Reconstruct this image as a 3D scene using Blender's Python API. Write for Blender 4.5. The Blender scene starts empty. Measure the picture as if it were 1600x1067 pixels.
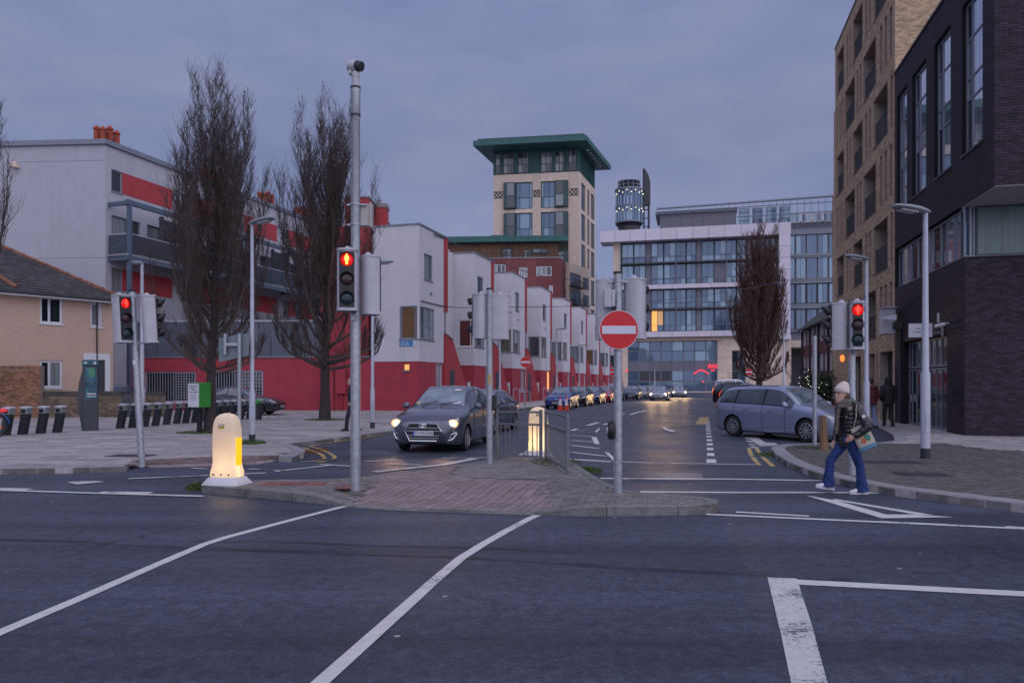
import bpy, math, random
from mathutils import Vector, Matrix
from mathutils.geometry import tessellate_polygon
R = math.radians
rng = random.Random(7)
SC = bpy.context.scene
COL = SC.collection
F = 1150.0          # focal length in photo pixels (1600 wide)
CAMZ = 1.65
# ------------------------------------------------------------------ camera
cam = bpy.data.objects.new('camera', bpy.data.cameras.new('camera'))
COL.objects.link(cam)
cam.location = (0, 0, CAMZ); cam.rotation_euler = (R(90), 0, 0)
cam.data.sensor_width = 36; cam.data.lens = 36 * F / 1600
cam.data.shift_y = (600 - 533.5) / 1600
cam.data.clip_end = 3000
SC.camera = cam
# ------------------------------------------------------------------ world: dusk overcast
W = bpy.data.worlds.new('World'); SC.world = W; W.use_nodes = True
nt = W.node_tree; nt.nodes.clear()
SUN_EL, SUN_AZ = 32.0, 150.0
sky = nt.nodes.new('ShaderNodeTexSky'); sky.sky_type = 'NISHITA'; sky.sun_disc = False
sky.sun_elevation = R(SUN_EL); sky.sun_rotation = R(SUN_AZ)
tc = nt.nodes.new('ShaderNodeTexCoord')
mp = nt.nodes.new('ShaderNodeMapping'); mp.inputs['Scale'].default_value = (1.0, 1.0, 3.2)
n1 = nt.nodes.new('ShaderNodeTexNoise'); n1.inputs['Scale'].default_value = 2.3; n1.inputs['Detail'].default_value = 7; n1.inputs['Roughness'].default_value = .55
cr = nt.nodes.new('ShaderNodeValToRGB')
cr.color_ramp.elements[0].position = .30; cr.color_ramp.elements[0].color = (.95, 1.19, 2.33, 1)
cr.color_ramp.elements[1].position = .72; cr.color_ramp.elements[1].color = (1.76, 1.92, 3.06, 1)
sep = nt.nodes.new('ShaderNodeSeparateXYZ')
gr = nt.nodes.new('ShaderNodeValToRGB')
gr.color_ramp.elements[0].position = 0.0; gr.color_ramp.elements[0].color = (1.0, 1.04, 1.12, 1)
gr.color_ramp.elements[1].position = 1.0; gr.color_ramp.elements[1].color = (1.95, 1.85, 1.72, 1)
_e = gr.color_ramp.elements.new(.30); _e.color = (1.02, 1.0, .98, 1)
mul = nt.nodes.new('ShaderNodeMixRGB'); mul.blend_type = 'MULTIPLY'; mul.inputs[0].default_value = 1
mx = nt.nodes.new('ShaderNodeMixRGB'); mx.inputs[0].default_value = .94
bg = nt.nodes.new('ShaderNodeBackground'); bg.inputs['Strength'].default_value = .1
wo = nt.nodes.new('ShaderNodeOutputWorld')
L = nt.links.new
L(tc.outputs['Generated'], mp.inputs['Vector']); L(mp.outputs[0], n1.inputs['Vector']); L(n1.outputs['Fac'], cr.inputs[0])
L(tc.outputs['Generated'], sep.inputs[0]); L(sep.outputs['Z'], gr.inputs[0])
L(cr.outputs[0], mul.inputs[1]); L(gr.outputs[0], mul.inputs[2])
L(sky.outputs[0], mx.inputs[1]); L(mul.outputs[0], mx.inputs[2])
L(mx.outputs[0], bg.inputs[0]); L(bg.outputs[0], wo.inputs[0])
sl = bpy.data.lights.new('sun', 'SUN'); sl.energy = 1.5; sl.angle = R(130); sl.color = (.885, .86, 1.0)
so = bpy.data.objects.new('sun', sl); COL.objects.link(so)
az = R(SUN_AZ); el = R(SUN_EL)
sd = Vector((math.sin(az) * math.cos(el), math.cos(az) * math.cos(el), math.sin(el)))
so.rotation_euler = sd.to_track_quat('Z', 'Y').to_euler()
SC.view_settings.view_transform = 'Standard'; SC.view_settings.look = 'None'
SC.view_settings.exposure = .58; SC.view_settings.gamma = 1; SC.view_settings.use_curve_mapping = False
SC.cycles.use_denoising = True; SC.cycles.max_bounces = 5; SC.cycles.diffuse_bounces = 2; SC.cycles.glossy_bounces = 3; SC.cycles.transmission_bounces = 3
SC.cycles.sample_clamp_indirect = 2; SC.cycles.sample_clamp_direct = 1.6
# ------------------------------------------------------------------ helpers
def G(px, py, z=0.0):
    d = (CAMZ - z) * F / (py - 600.0)
    return ((px - 800) * d / F, d)
def XD(px, d): return (px - 800) * d / F
def ZD(py, d): return CAMZ + (600 - py) * d / F
def lerp(a, b, t): return a + (b - a) * t
def sstep(t):
    t = max(0, min(1, t)); return t * t * (3 - 2 * t)

class MB:
    def __init__(s, M=None):
        s.v = []; s.f = []; s.m = []; s.M = M; s.c = 0
    def add(s, vs, fs):
        b = len(s.v)
        if s.M is None: s.v.extend(tuple(v) for v in vs)
        else:
            M = s.M; s.v.extend(tuple(M @ Vector(v)) for v in vs)
        for f in fs:
            s.f.append(tuple(b + i for i in f)); s.m.append(s.c)
    def quad(s, a, b, c, d): s.add((a, b, c, d), ((0, 1, 2, 3),))
    def box(s, x0, x1, y0, y1, z0, z1):
        s.add(((x0,y0,z0),(x1,y0,z0),(x1,y1,z0),(x0,y1,z0),(x0,y0,z1),(x1,y0,z1),(x1,y1,z1),(x0,y1,z1)),
              ((0,3,2,1),(4,5,6,7),(0,1,5,4),(1,2,6,5),(2,3,7,6),(3,0,4,7)))
    def obox(s, c, sz, rz=0, rx=0, ry=0):
        M = Matrix.Translation(c) @ Matrix.Rotation(rz, 4, 'Z') @ Matrix.Rotation(ry, 4, 'Y') @ Matrix.Rotation(rx, 4, 'X')
        x, y, z = sz[0] / 2, sz[1] / 2, sz[2] / 2
        vs = [M @ Vector(p) for p in ((-x,-y,-z),(x,-y,-z),(x,y,-z),(-x,y,-z),(-x,-y,z),(x,-y,z),(x,y,z),(-x,y,z))]
        s.add(vs, ((0,3,2,1),(4,5,6,7),(0,1,5,4),(1,2,6,5),(2,3,7,6),(3,0,4,7)))
    def prism(s, poly, z0, z1):
        n = len(poly)
        zt = z1 if callable(z1) else (lambda x, y: z1)
        vs = [(p[0], p[1], z0) for p in poly] + [(p[0], p[1], zt(p[0], p[1])) for p in poly]
        fs = [(i, (i + 1) % n, n + (i + 1) % n, n + i) for i in range(n)]
        if n <= 4: fs += [tuple(range(n, 2 * n)), tuple(range(n - 1, -1, -1))]
        else:
            for t in tessellate_polygon([[Vector((p[0], p[1], 0)) for p in poly]]):
                a, b, c = t
                cr_ = (poly[b][0]-poly[a][0])*(poly[c][1]-poly[a][1])-(poly[b][1]-poly[a][1])*(poly[c][0]-poly[a][0])
                if cr_ < 0: b, c = c, b
                fs.append((n + a, n + b, n + c))
        s.add(vs, fs)
    def tube(s, pts, rs, n=8, cap=True):
        pts = [Vector(p) for p in pts]
        if not hasattr(rs, '__len__'): rs = [rs] * len(pts)
        vs = []; fs = []; up = None
        for i, p in enumerate(pts):
            t = (pts[min(i + 1, len(pts) - 1)] - pts[max(i - 1, 0)])
            if t.length < 1e-9: t = Vector((0, 0, 1))
            t.normalize()
            if up is None:
                up = t.orthogonal().normalized()
            else:
                up = (up - t * up.dot(t))
                if up.length < 1e-6: up = t.orthogonal()
                up.normalize()
            w = t.cross(up)
            r = rs[i]; rx, ry = (r, r) if not hasattr(r, '__len__') else r
            for k in range(n):
                a = 2 * math.pi * k / n
                vs.append(p + up * (math.cos(a) * rx) + w * (math.sin(a) * ry))
        for i in range(len(pts) - 1):
            for k in range(n):
                k2 = (k + 1) % n
                fs.append((i*n+k, i*n+k2, (i+1)*n+k2, (i+1)*n+k))
        if cap:
            fs.append(tuple(range(n - 1, -1, -1))); fs.append(tuple(range((len(pts)-1)*n, len(pts)*n)))
        s.add(vs, fs)
    def lathe(s, prof, n=16, M=None):
        vs = []; fs = []
        for r, z in prof:
            for k in range(n):
                a = 2 * math.pi * k / n
                p = Vector((r * math.cos(a), r * math.sin(a), z))
                vs.append(M @ p if M else p)
        for i in range(len(prof) - 1):
            for k in range(n):
                k2 = (k + 1) % n
                fs.append((i*n+k, i*n+k2, (i+1)*n+k2, (i+1)*n+k))
        fs.append(tuple(range(n - 1, -1, -1))); fs.append(tuple(range((len(prof)-1)*n, len(prof)*n)))
        s.add(vs, fs)
    def rings(s, rings, cap=True):
        n = len(rings[0]); vs = [p for r in rings for p in r]; fs = []
        for i in range(len(rings) - 1):
            for k in range(n):
                k2 = (k + 1) % n
                fs.append((i*n+k, i*n+k2, (i+1)*n+k2, (i+1)*n+k))
        if cap:
            fs.append(tuple(range(n - 1, -1, -1))); fs.append(tuple(range((len(rings)-1)*n, len(rings)*n)))
        s.add(vs, fs)
    def ell(s, secs, n=14):
        # secs: (x, y, z, rx, ry)
        s.rings([[(x + rx*math.cos(2*math.pi*k/n), y + ry*math.sin(2*math.pi*k/n), z) for k in range(n)] for x, y, z, rx, ry in secs])
    def disc(s, c, r, nrm, n=20, th=.004):
        q = Vector(nrm).normalized().to_track_quat('Z', 'Y').to_matrix().to_4x4()
        s.lathe([(r, -th), (r, 0)], n, Matrix.Translation(c) @ q)
    def mesh(s, name, mats, smooth=False, ang=40):
        me = bpy.data.meshes.new(name); me.from_pydata(s.v, [], s.f)
        if not isinstance(mats, (list, tuple)): mats = [mats]
        for m in mats: me.materials.append(m)
        if len(mats) > 1: me.polygons.foreach_set('material_index', s.m)
        if smooth:
            me.polygons.foreach_set('use_smooth', [True] * len(me.polygons)); me.set_sharp_from_angle(angle=R(ang))
        me.update(); return me
    def build(s, name, mats, parent=None, smooth=False, bevel=0, world=False, seg=2, ang=40):
        o = link(name, s.mesh(name, mats, smooth, ang), parent, world)
        if bevel:
            b = o.modifiers.new('bevel', 'BEVEL'); b.width = bevel; b.segments = seg; b.limit_method = 'ANGLE'; b.angle_limit = R(40)
            if not smooth:
                o.data.polygons.foreach_set('use_smooth', [True] * len(o.data.polygons)); b.harden_normals = True
        return o

def wm(o):
    m = Matrix.LocRotScale(o.location, o.rotation_euler, o.scale)
    return wm(o.parent) @ o.matrix_parent_inverse @ m if o.parent else m
def link(name, me, parent=None, world=False, M=None):
    o = bpy.data.objects.new(name, me); COL.objects.link(o)
    if parent:
        o.parent = parent
        if world: o.matrix_parent_inverse = wm(parent).inverted()
    if M is not None:
        o.location, q, o.scale = M.decompose(); o.rotation_euler = q.to_euler()
    return o
def thing(name, label, cat, loc=(0,0,0), rz=0, group=None):
    o = bpy.data.objects.new(name, None); COL.objects.link(o); o.empty_display_size = .2
    o.location = loc if len(loc) == 3 else (loc[0], loc[1], 0); o.rotation_euler = (0, 0, rz)
    return tag(o, label, cat, group)
def tag(o, label=None, cat=None, group=None, kind=None):
    if label: o['label'] = label
    if cat: o['category'] = cat
    if group: o['group'] = group
    if kind: o['kind'] = kind
    return o
KIDS = {}
def copy_tree(o, loc=None, rz=None, label=None, parent=None, sc=None):
    c = o.copy(); COL.objects.link(c)
    if parent: c.parent = parent
    for ch in [x for x in COL.objects if x.parent == o]: copy_tree(ch, parent=c)
    if loc is not None: c.location = loc if len(loc) == 3 else (loc[0], loc[1], 0)
    if rz is not None: c.rotation_euler = (0, 0, rz)
    if sc: c.scale = sc
    if label: c['label'] = label
    return c
def evaluated(o, name):
    dg = bpy.context.evaluated_depsgraph_get(); dg.update()
    return bpy.data.meshes.new_from_object(o.evaluated_get(dg))
def text_mesh(txt, size, ext=.003, align='CENTER'):
    cu = bpy.data.curves.new('text', 'FONT'); cu.body = txt; cu.size = size; cu.extrude = ext; cu.align_x = align; cu.align_y = 'CENTER'
    cu.resolution_u = 2
    t = bpy.data.objects.new('tmp', cu); COL.objects.link(t)
    me = evaluated(t, 'text'); bpy.data.objects.remove(t)
    return me
def text(name, txt, size, m, parent, M, ext=.003, align='CENTER', world=False):
    me = text_mesh(txt, size, ext, align); me.materials.clear(); me.materials.append(m)
    return link(name, me, parent, world, M)

def clip_rect(poly, q):
    """clip polygon by convex quad q (CCW)"""
    out = [(p[0], p[1]) for p in poly]
    for i in range(len(q)):
        a, b = q[i], q[(i + 1) % len(q)]
        ex, ey = b[0] - a[0], b[1] - a[1]
        res = []
        for j in range(len(out)):
            p, r = out[j], out[(j + 1) % len(out)]
            sp = ex * (p[1] - a[1]) - ey * (p[0] - a[0]); sr = ex * (r[1] - a[1]) - ey * (r[0] - a[0])
            if sp >= 0: res.append(p)
            if (sp >= 0) != (sr >= 0):
                t = sp / (sp - sr); res.append((p[0] + (r[0]-p[0])*t, p[1] + (r[1]-p[1])*t))
        out = res
        if len(out) < 3: return []
    res = []
    for p in out:
        if not res or abs(p[0]-res[-1][0]) + abs(p[1]-res[-1][1]) > 1e-4: res.append(p)
    return res if len(res) >= 3 else []
def area(p): return .5 * sum(p[i][0]*p[(i+1)%len(p)][1] - p[(i+1)%len(p)][0]*p[i][1] for i in range(len(p)))
def offset_poly(poly, d):
    """shift a CCW polygon's edges inward by d"""
    n = len(poly); out = []
    for i in range(n):
        p0, p1, p2 = Vector(poly[i-1]), Vector(poly[i]), Vector(poly[(i+1) % n])
        e1 = (p1 - p0).normalized(); e2 = (p2 - p1).normalized()
        n1_ = Vector((-e1.y, e1.x)); n2_ = Vector((-e2.y, e2.x))
        b = n1_ + n2_
        k = d / max(.35, b.length * b.length / 2)
        q = p1 + b * k; out.append((q.x, q.y))
    return out
# ------------------------------------------------------------------ materials
def newmat(name):
    m = bpy.data.materials.new(name); m.use_nodes = True
    t = m.node_tree; b = t.nodes['Principled BSDF']
    return m, t, b
def pm(name, col, rough=.6, metal=0, var=.12, scale=3, bump=0, bscale=80, rand=0, isl=0, coat=0, spec=.5, stain=0, stcol=None, emit=None, es=0, det=5, st=(1,1,1), rv=0, streak=0):
    m, t, b = newmat(name); N = t.nodes.new; Lk = t.links.new
    b.inputs['Roughness'].default_value = rough; b.inputs['Metallic'].default_value = metal
    b.inputs['Coat Weight'].default_value = coat; b.inputs['Coat Roughness'].default_value = .06
    b.inputs['Specular IOR Level'].default_value = spec
    b.inputs['Base Color'].default_value = (*col, 1)
    g = N('ShaderNodeNewGeometry')
    src = None
    pos = N('ShaderNodeMapping'); pos.inputs['Scale'].default_value = st; Lk(g.outputs['Position'], pos.inputs[0])
    def mixc(kind, f, a, c):
        x = N('ShaderNodeMixRGB'); x.blend_type = kind
        if hasattr(f, 'is_linked'): Lk(f, x.inputs[0])
        else: x.inputs[0].default_value = f
        for s_, i in ((a, 1), (c, 2)):
            if hasattr(s_, 'is_linked'): Lk(s_, x.inputs[i])
            else: x.inputs[i].default_value = (*s_, 1)
        return x.outputs[0]
    cur = col
    if var:
        no = N('ShaderNodeTexNoise'); no.inputs['Scale'].default_value = scale; no.inputs['Detail'].default_value = det; no.inputs['Roughness'].default_value = .6
        Lk(pos.outputs[0], no.inputs['Vector'])
        mr = N('ShaderNodeMapRange'); mr.inputs['From Min'].default_value = .3; mr.inputs['From Max'].default_value = .7; Lk(no.outputs['Fac'], mr.inputs[0])
        cur = mixc('MIX', mr.outputs[0], tuple(c * (1 - var) for c in col), tuple(min(1, c * (1 + var)) for c in col))
        if rv:
            m2 = N('ShaderNodeMapRange'); m2.inputs['To Min'].default_value = max(.02, rough - rv); m2.inputs['To Max'].default_value = min(1, rough + rv)
            Lk(no.outputs['Fac'], m2.inputs[0]); Lk(m2.outputs[0], b.inputs['Roughness'])
    if stain:
        no = N('ShaderNodeTexNoise'); no.inputs['Scale'].default_value = .7; no.inputs['Detail'].default_value = 8; no.inputs['Roughness'].default_value = .7
        Lk(g.outputs['Position'], no.inputs['Vector'])
        mr = N('ShaderNodeMapRange'); mr.inputs['From Min'].default_value = .5; mr.inputs['From Max'].default_value = .75; mr.inputs['To Max'].default_value = stain; Lk(no.outputs['Fac'], mr.inputs[0])
        cur = mixc('MIX', mr.outputs[0], cur, stcol or tuple(c * .45 for c in col))
    if streak:
        mp2 = N('ShaderNodeMapping'); mp2.inputs['Scale'].default_value = (2.2, 2.2, .10); Lk(g.outputs['Position'], mp2.inputs[0])
        no = N('ShaderNodeTexNoise'); no.inputs['Scale'].default_value = 1.6; no.inputs['Detail'].default_value = 6; Lk(mp2.outputs[0], no.inputs['Vector'])
        mr = N('ShaderNodeMapRange'); mr.inputs['From Min'].default_value = .48; mr.inputs['From Max'].default_value = .72; mr.inputs['To Max'].default_value = streak * 3; Lk(no.outputs['Fac'], mr.inputs[0])
        cur = mixc('MIX', mr.outputs[0], cur, tuple(c * .62 for c in col))
    for amt, node in ((rand, 'o'), (isl, 'i')):
        if amt:
            if node == 'o': oi = N('ShaderNodeObjectInfo'); out = oi.outputs['Random']
            else: out = g.outputs['Random Per Island']
            mr = N('ShaderNodeMapRange'); mr.inputs['To Min'].default_value = 1 - amt; mr.inputs['To Max'].default_value = 1 + amt; Lk(out, mr.inputs[0])
            cur = mixc('MULTIPLY', 1.0, cur, mr.outputs[0])
    if hasattr(cur, 'is_linked'): Lk(cur, b.inputs['Base Color'])
    if bump:
        nb = N('ShaderNodeTexNoise'); nb.inputs['Scale'].default_value = bscale; nb.inputs['Detail'].default_value = 4
        Lk(pos.outputs[0], nb.inputs['Vector'])
        bu = N('ShaderNodeBump'); bu.inputs['Strength'].default_value = bump; bu.inputs['Distance'].default_value = .02
        Lk(nb.outputs['Fac'], bu.inputs['Height']); Lk(bu.outputs[0], b.inputs['Normal'])
    if emit:
        b.inputs['Emission Color'].default_value = (*emit, 1); b.inputs['Emission Strength'].default_value = es
    return m
def glassmat(name, dark, pale, thr=.6, rough=.04, curtain=.22, metal=0):
    """window pane: dark room or pale curtain behind, chosen per pane; sky reflects in it"""
    m, t, b = newmat(name); N = t.nodes.new; Lk = t.links.new
    b.inputs['Roughness'].default_value = rough; b.inputs['Specular IOR Level'].default_value = .75; b.inputs['Metallic'].default_value = metal
    oi = N('ShaderNodeObjectInfo'); g = N('ShaderNodeNewGeometry')
    ad = N('ShaderNodeMath'); ad.operation = 'ADD'; Lk(oi.outputs['Random'], ad.inputs[0]); Lk(g.outputs['Random Per Island'], ad.inputs[1])
    fr = N('ShaderNodeMath'); fr.operation = 'FRACT'; Lk(ad.outputs[0], fr.inputs[0])
    cr_ = N('ShaderNodeValToRGB'); e = cr_.color_ramp.elements
    e[0].position = 0; e[0].color = (*dark, 1); e[1].position = thr; e[1].color = (*[lerp(a, c, .25) for a, c in zip(dark, pale)], 1)
    x = cr_.color_ramp.elements.new(min(.99, thr + .03)); x.color = (*[lerp(a, c, .7) for a, c in zip(dark, pale)], 1)
    x = cr_.color_ramp.elements.new(1.0); x.color = (*pale, 1)
    Lk(fr.outputs[0], cr_.inputs[0])
    wv = N('ShaderNodeTexWave'); wv.inputs['Scale'].default_value = 1.7; wv.inputs['Distortion'].default_value = 2; wv.bands_direction = 'DIAGONAL'
    mpn = N('ShaderNodeMapping'); mpn.inputs['Scale'].default_value = (1, 1, .05); Lk(g.outputs['Position'], mpn.inputs[0]); Lk(mpn.outputs[0], wv.inputs['Vector'])
    mr = N('ShaderNodeMapRange'); mr.inputs['To Min'].default_value = 1 - curtain; mr.inputs['To Max'].default_value = 1.1; Lk(wv.outputs['Fac'], mr.inputs[0])
    mxn = N('ShaderNodeMixRGB'); mxn.blend_type = 'MULTIPLY'; mxn.inputs[0].default_value = 1; Lk(cr_.outputs[0], mxn.inputs[1]); Lk(mr.outputs[0], mxn.inputs[2])
    Lk(mxn.outputs[0], b.inputs['Base Color'])
    return m
def emat(name, col, s):
    m, t, b = newmat(name)
    b.inputs['Base Color'].default_value = (*[c * .5 for c in col], 1)
    b.inputs['Emission Color'].default_value = (*col, 1); b.inputs['Emission Strength'].default_value = s
    b.inputs['Roughness'].default_value = .3; m.cycles.emission_sampling = 'NONE'
    return m
def asphalt_nodes(m, t, b, paint=None, wear=.5):
    N = t.nodes.new; Lk = t.links.new
    g = N('ShaderNodeNewGeometry')
    def noise(scale, det, st=(1,1,1), rot=0, rough=.6):
        mp_ = N('ShaderNodeMapping'); mp_.inputs['Scale'].default_value = st; mp_.inputs['Rotation'].default_value = (0, 0, rot)
        Lk(g.outputs['Position'], mp_.inputs[0])
        n = N('ShaderNodeTexNoise'); n.inputs['Scale'].default_value = scale; n.inputs['Detail'].default_value = det; n.inputs['Roughness'].default_value = rough
        Lk(mp_.outputs[0], n.inputs['Vector']); return n.outputs['Fac']
    def mr(x, a, c, d, e):
        k = N('ShaderNodeMapRange'); k.inputs['From Min'].default_value = a; k.inputs['From Max'].default_value = c
        k.inputs['To Min'].default_value = d; k.inputs['To Max'].default_value = e; Lk(x, k.inputs[0]); return k.outputs[0]
    def mul_(a, c):
        k = N('ShaderNodeMath'); k.operation = 'MULTIPLY'; Lk(a, k.inputs[0]); Lk(c, k.inputs[1]); return k.outputs[0]
    fine = noise(30, 9, rough=.95); patch = noise(.45, 7); track = noise(1.0, 6, (.06, 1.0, 1), R(12)); mid = noise(8, 8, rough=.8)
    val = mul_(mul_(mr(fine, .36, .64, .25, 1.85), mr(patch, .3, .7, .78, 1.2)), mul_(mr(track, .35, .6, .62, 1.12), mr(mid, .34, .66, .55, 1.45)))
    colr = N('ShaderNodeMixRGB'); colr.blend_type = 'MULTIPLY'; colr.inputs[0].default_value = 1; colr.inputs[1].default_value = (.049, .057, .085, 1); Lk(val, colr.inputs[2])
    vo = N('ShaderNodeTexVoronoi'); vo.inputs['Scale'].default_value = 2.6; Lk(g.outputs['Position'], vo.inputs['Vector'])
    sp = mr(vo.outputs['Distance'], .045, .065, 1, 0)
    sp2 = mul_(sp, mr(noise(2.1, 2), .5, .56, 0, .8))
    m2 = N('ShaderNodeMixRGB'); Lk(sp2, m2.inputs[0]); Lk(colr.outputs[0], m2.inputs[1]); m2.inputs[2].default_value = (.42, .41, .40, 1)
    vc = N('ShaderNodeTexVoronoi'); vc.feature = 'DISTANCE_TO_EDGE'; vc.inputs['Scale'].default_value = .42
    wp = N('ShaderNodeTexNoise'); wp.inputs['Scale'].default_value = 1.6; wp.inputs['Detail'].default_value = 6; Lk(g.outputs['Position'], wp.inputs['Vector'])
    ws = N('ShaderNodeVectorMath'); ws.operation = 'SCALE'; ws.inputs['Scale'].default_value = .55; Lk(wp.outputs['Color'], ws.inputs[0])
    wa = N('ShaderNodeVectorMath'); Lk(g.outputs['Position'], wa.inputs[0]); Lk(ws.outputs[0], wa.inputs[1]); Lk(wa.outputs[0], vc.inputs['Vector'])
    ck = mul_(mr(vc.outputs['Distance'], .004, .011, 1, 0), mr(noise(.33, 2), .52, .60, 0, .6))
    m4 = N('ShaderNodeMixRGB'); Lk(ck, m4.inputs[0]); Lk(m2.outputs[0], m4.inputs[1]); m4.inputs[2].default_value = (.016, .017, .022, 1)
    out = m4.outputs[0]
    if paint:
        w = noise(26, 9, rough=.85); w2 = noise(1.1, 3)
        sm = N('ShaderNodeMath'); sm.operation = 'ADD'; Lk(w, sm.inputs[0]); Lk(mr(w2, .3, .7, -.16, .16), sm.inputs[1])
        fac = mr(sm.outputs[0], wear - .06, wear + .03, 1, 0)
        pv = N('ShaderNodeMixRGB'); pv.blend_type = 'MULTIPLY'; pv.inputs[0].default_value = 1; pv.inputs[1].default_value = (*paint, 1); Lk(mr(mid, .3, .7, .82, 1.1), pv.inputs[2])
        m3 = N('ShaderNodeMixRGB'); Lk(fac, m3.inputs[0]); Lk(out, m3.inputs[1]); Lk(pv.outputs[0], m3.inputs[2]); out = m3.outputs[0]
    Lk(out, b.inputs['Base Color'])
    Lk(mr(patch, .3, .7, .42, .62), b.inputs['Roughness'])
    b.inputs['Specular IOR Level'].default_value = .35
    bu = N('ShaderNodeBump'); bu.inputs['Strength'].default_value = .55; bu.inputs['Distance'].default_value = .012
    Lk(fine, bu.inputs['Height']); Lk(bu.outputs[0], b.inputs['Normal'])
def roadmat(name, paint=None, wear=.6):
    m, t, b = newmat(name); asphalt_nodes(m, t, b, paint, wear); return m

rail_grey = pm('dull grey railing', (.17,.175,.19), .55, metal=.3, var=.25, scale=14)
kerb_moss_shade = pm('mossy shaded kerb', (.17,.165,.16), .9, var=.3, scale=9, isl=.1, rand=.1, bump=.4, stain=.9, stcol=(.035,.038,.02))  # dark tone is moss plus the kerb face's shade put into the colour
asphalt = roadmat('asphalt')
white_line = roadmat('white road paint', (.62, .60, .58), .66)
worn_line = roadmat('worn road paint', (.52, .50, .49), .57)
yellow_line = roadmat('yellow road paint', (.50, .35, .12), .60)
white_render_old = pm('greyed white render', (.43, .43, .48), .85, var=.05, scale=1.5, bump=.25, bscale=45, stain=.2, stcol=(.33,.33,.36), streak=.05)
white_render = pm('white render', (.62, .60, .63), .85, var=.05, scale=1.5, bump=.25, bscale=45, stain=.16, stcol=(.42,.40,.42), streak=.05)
grey_screen = pm('blue grey screen panel', (.10,.115,.15), .4, var=.15, rand=.15)
red_render = pm('red render', (.39, .045, .065), .85, var=.10, scale=1.2, bump=.25, bscale=45, stain=.3, stcol=(.28,.04,.055), streak=.08)
red_strip = pm('bright red render', (.40, .048, .055), .8, var=.08, bump=.2, bscale=45)
pebble = pm('pebble dash', (.58, .405, .305), .95, var=.35, scale=38, bump=.7, bscale=55, stain=.2)
pale_paint = pm('white window paint', (.66, .66, .70), .5, var=.05, rand=.05)
grey_frame = pm('grey window frame', (.20, .22, .26), .5, var=.08, rand=.08)
dark_frame = pm('dark frame', (.045, .05, .058), .5, var=.1)
green_frame = pm('dark green frame', (.03, .075, .075), .5, var=.12)
coping = pm('grey metal coping', (.22, .24, .28), .5, metal=.3, var=.1)
pane = glassmat('window glass', (.020, .028, .034), (.24, .26, .27), .55)
pane_dark = glassmat('dark window glass', (.012, .016, .020), (.06, .075, .08), .7)
pane_teal = glassmat('teal office glass', (.075, .12, .20), (.20, .30, .38), .62, curtain=.12, metal=.30)
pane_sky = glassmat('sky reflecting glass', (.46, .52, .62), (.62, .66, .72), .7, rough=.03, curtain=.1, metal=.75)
blind = pm('brown roller blind', (.16, .085, .035), .8, var=.25, scale=6)
lit_glass = emat('lit window', (1.0, .40, .10), .75)
mortar_tan = pm('tan mortar', (.33, .27, .22), .9, var=.15, scale=6)
brick_tan = pm('tan brick', (.58, .40, .25), .85, var=.2, scale=12, isl=.30, rand=.25, bump=.3)
mortar_dark = pm('dark mortar', (.010, .009, .012), .9, var=.2, scale=6)
brick_dark = pm('purple brown engineering brick', (.036, .023, .036), .65, spec=.25, var=.25, scale=14, isl=.4, rand=.4, bump=.25)
mortar_red = pm('pale mortar', (.24, .19, .15), .95, var=.25, scale=5)
brick_old = pm('weathered garden brick', (.25, .12, .07), .9, var=.35, scale=6, isl=.4, rand=.4, bump=.5, stain=.4, stcol=(.08,.07,.05))
brick_red = pm('red brick', (.175, .052, .050), .85, var=.15, scale=5, isl=.25, rand=.2, bump=.2)
stone = pm('buff stone cladding', (.66, .53, .42), .8, var=.10, scale=1.2, rand=.10, isl=.10, bump=.1)
copper = pm('green copper', (.03, .115, .105), .6, var=.25, scale=1.2, stain=.3, stcol=(.03,.13,.11))
copper_dark = pm('dark green copper', (.02, .085, .075), .6, var=.25, scale=.6)
cedar = pm('cedar boards', (.26, .14, .085), .8, var=.35, scale=2, st=(3, 3, .3), rand=.2, isl=.2)
concrete = pm('concrete', (.27, .26, .27), .9, var=.18, scale=2, bump=.2, stain=.3)
flag = pm('paving flags', (.31, .28, .275), .85, var=.25, scale=7, rand=.22, isl=.25, bump=.3, bscale=70, stain=.35, stcol=(.16,.15,.155))
paver_dark = pm('dark brick pavers', (.095,.085,.080), .85, var=.3, scale=9, rand=.25, isl=.25, bump=.3, stain=.5, stcol=(.045,.043,.038))
paver = pm('brick pavers', (.165, .145, .138), .85, var=.25, scale=9, rand=.22, isl=.22, bump=.3, stain=.4, stcol=(.09,.085,.07))
paver_red = pm('red brick pavers', (.20, .085, .075), .85, var=.25, scale=9, rand=.2, isl=.2, bump=.3)
joint = pm('paving joint', (.075, .07, .068), .95, var=.3, scale=8)
kerbm = pm('granite kerb', (.25, .24, .25), .8, var=.2, scale=12, rand=.06, isl=.06, bump=.3, stain=.45, stcol=(.10,.105,.075))
tactile = pm('tactile paving', (.215, .165, .16), .85, var=.2, scale=6, rand=.15, isl=.15)
galv = pm('galvanised steel', (.36, .38, .41), .45, metal=.55, var=.22, scale=16, bump=.05, rv=.12)
lamp_paint = pm('pale grey lamp post paint', (.42, .44, .50), .5, metal=.1, var=.12, scale=6)
sig_grey = pm('signal housing grey', (.46, .45, .49), .5, var=.10, scale=5, stain=.25, stcol=(.30,.29,.30))
black_plastic = pm('black plastic', (.012, .012, .014), .45, var=.2)
rubber = pm('tyre rubber', (.014, .014, .015), .8, var=.2, scale=20)
darkmetal = pm('dark grey metal', (.035, .038, .045), .5, metal=.2, var=.15)
chrome = pm('chrome', (.65, .66, .68), .15, metal=1, var=0)
alloy = pm('alloy wheel', (.45, .46, .48), .3, metal=.8, var=.05)
tile_slate = pm('concrete roof tile', (.052, .048, .052), .85, var=.3, scale=5, rand=.3, isl=.3, bump=.3, stain=.4, stcol=(.09,.085,.06))
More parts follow.
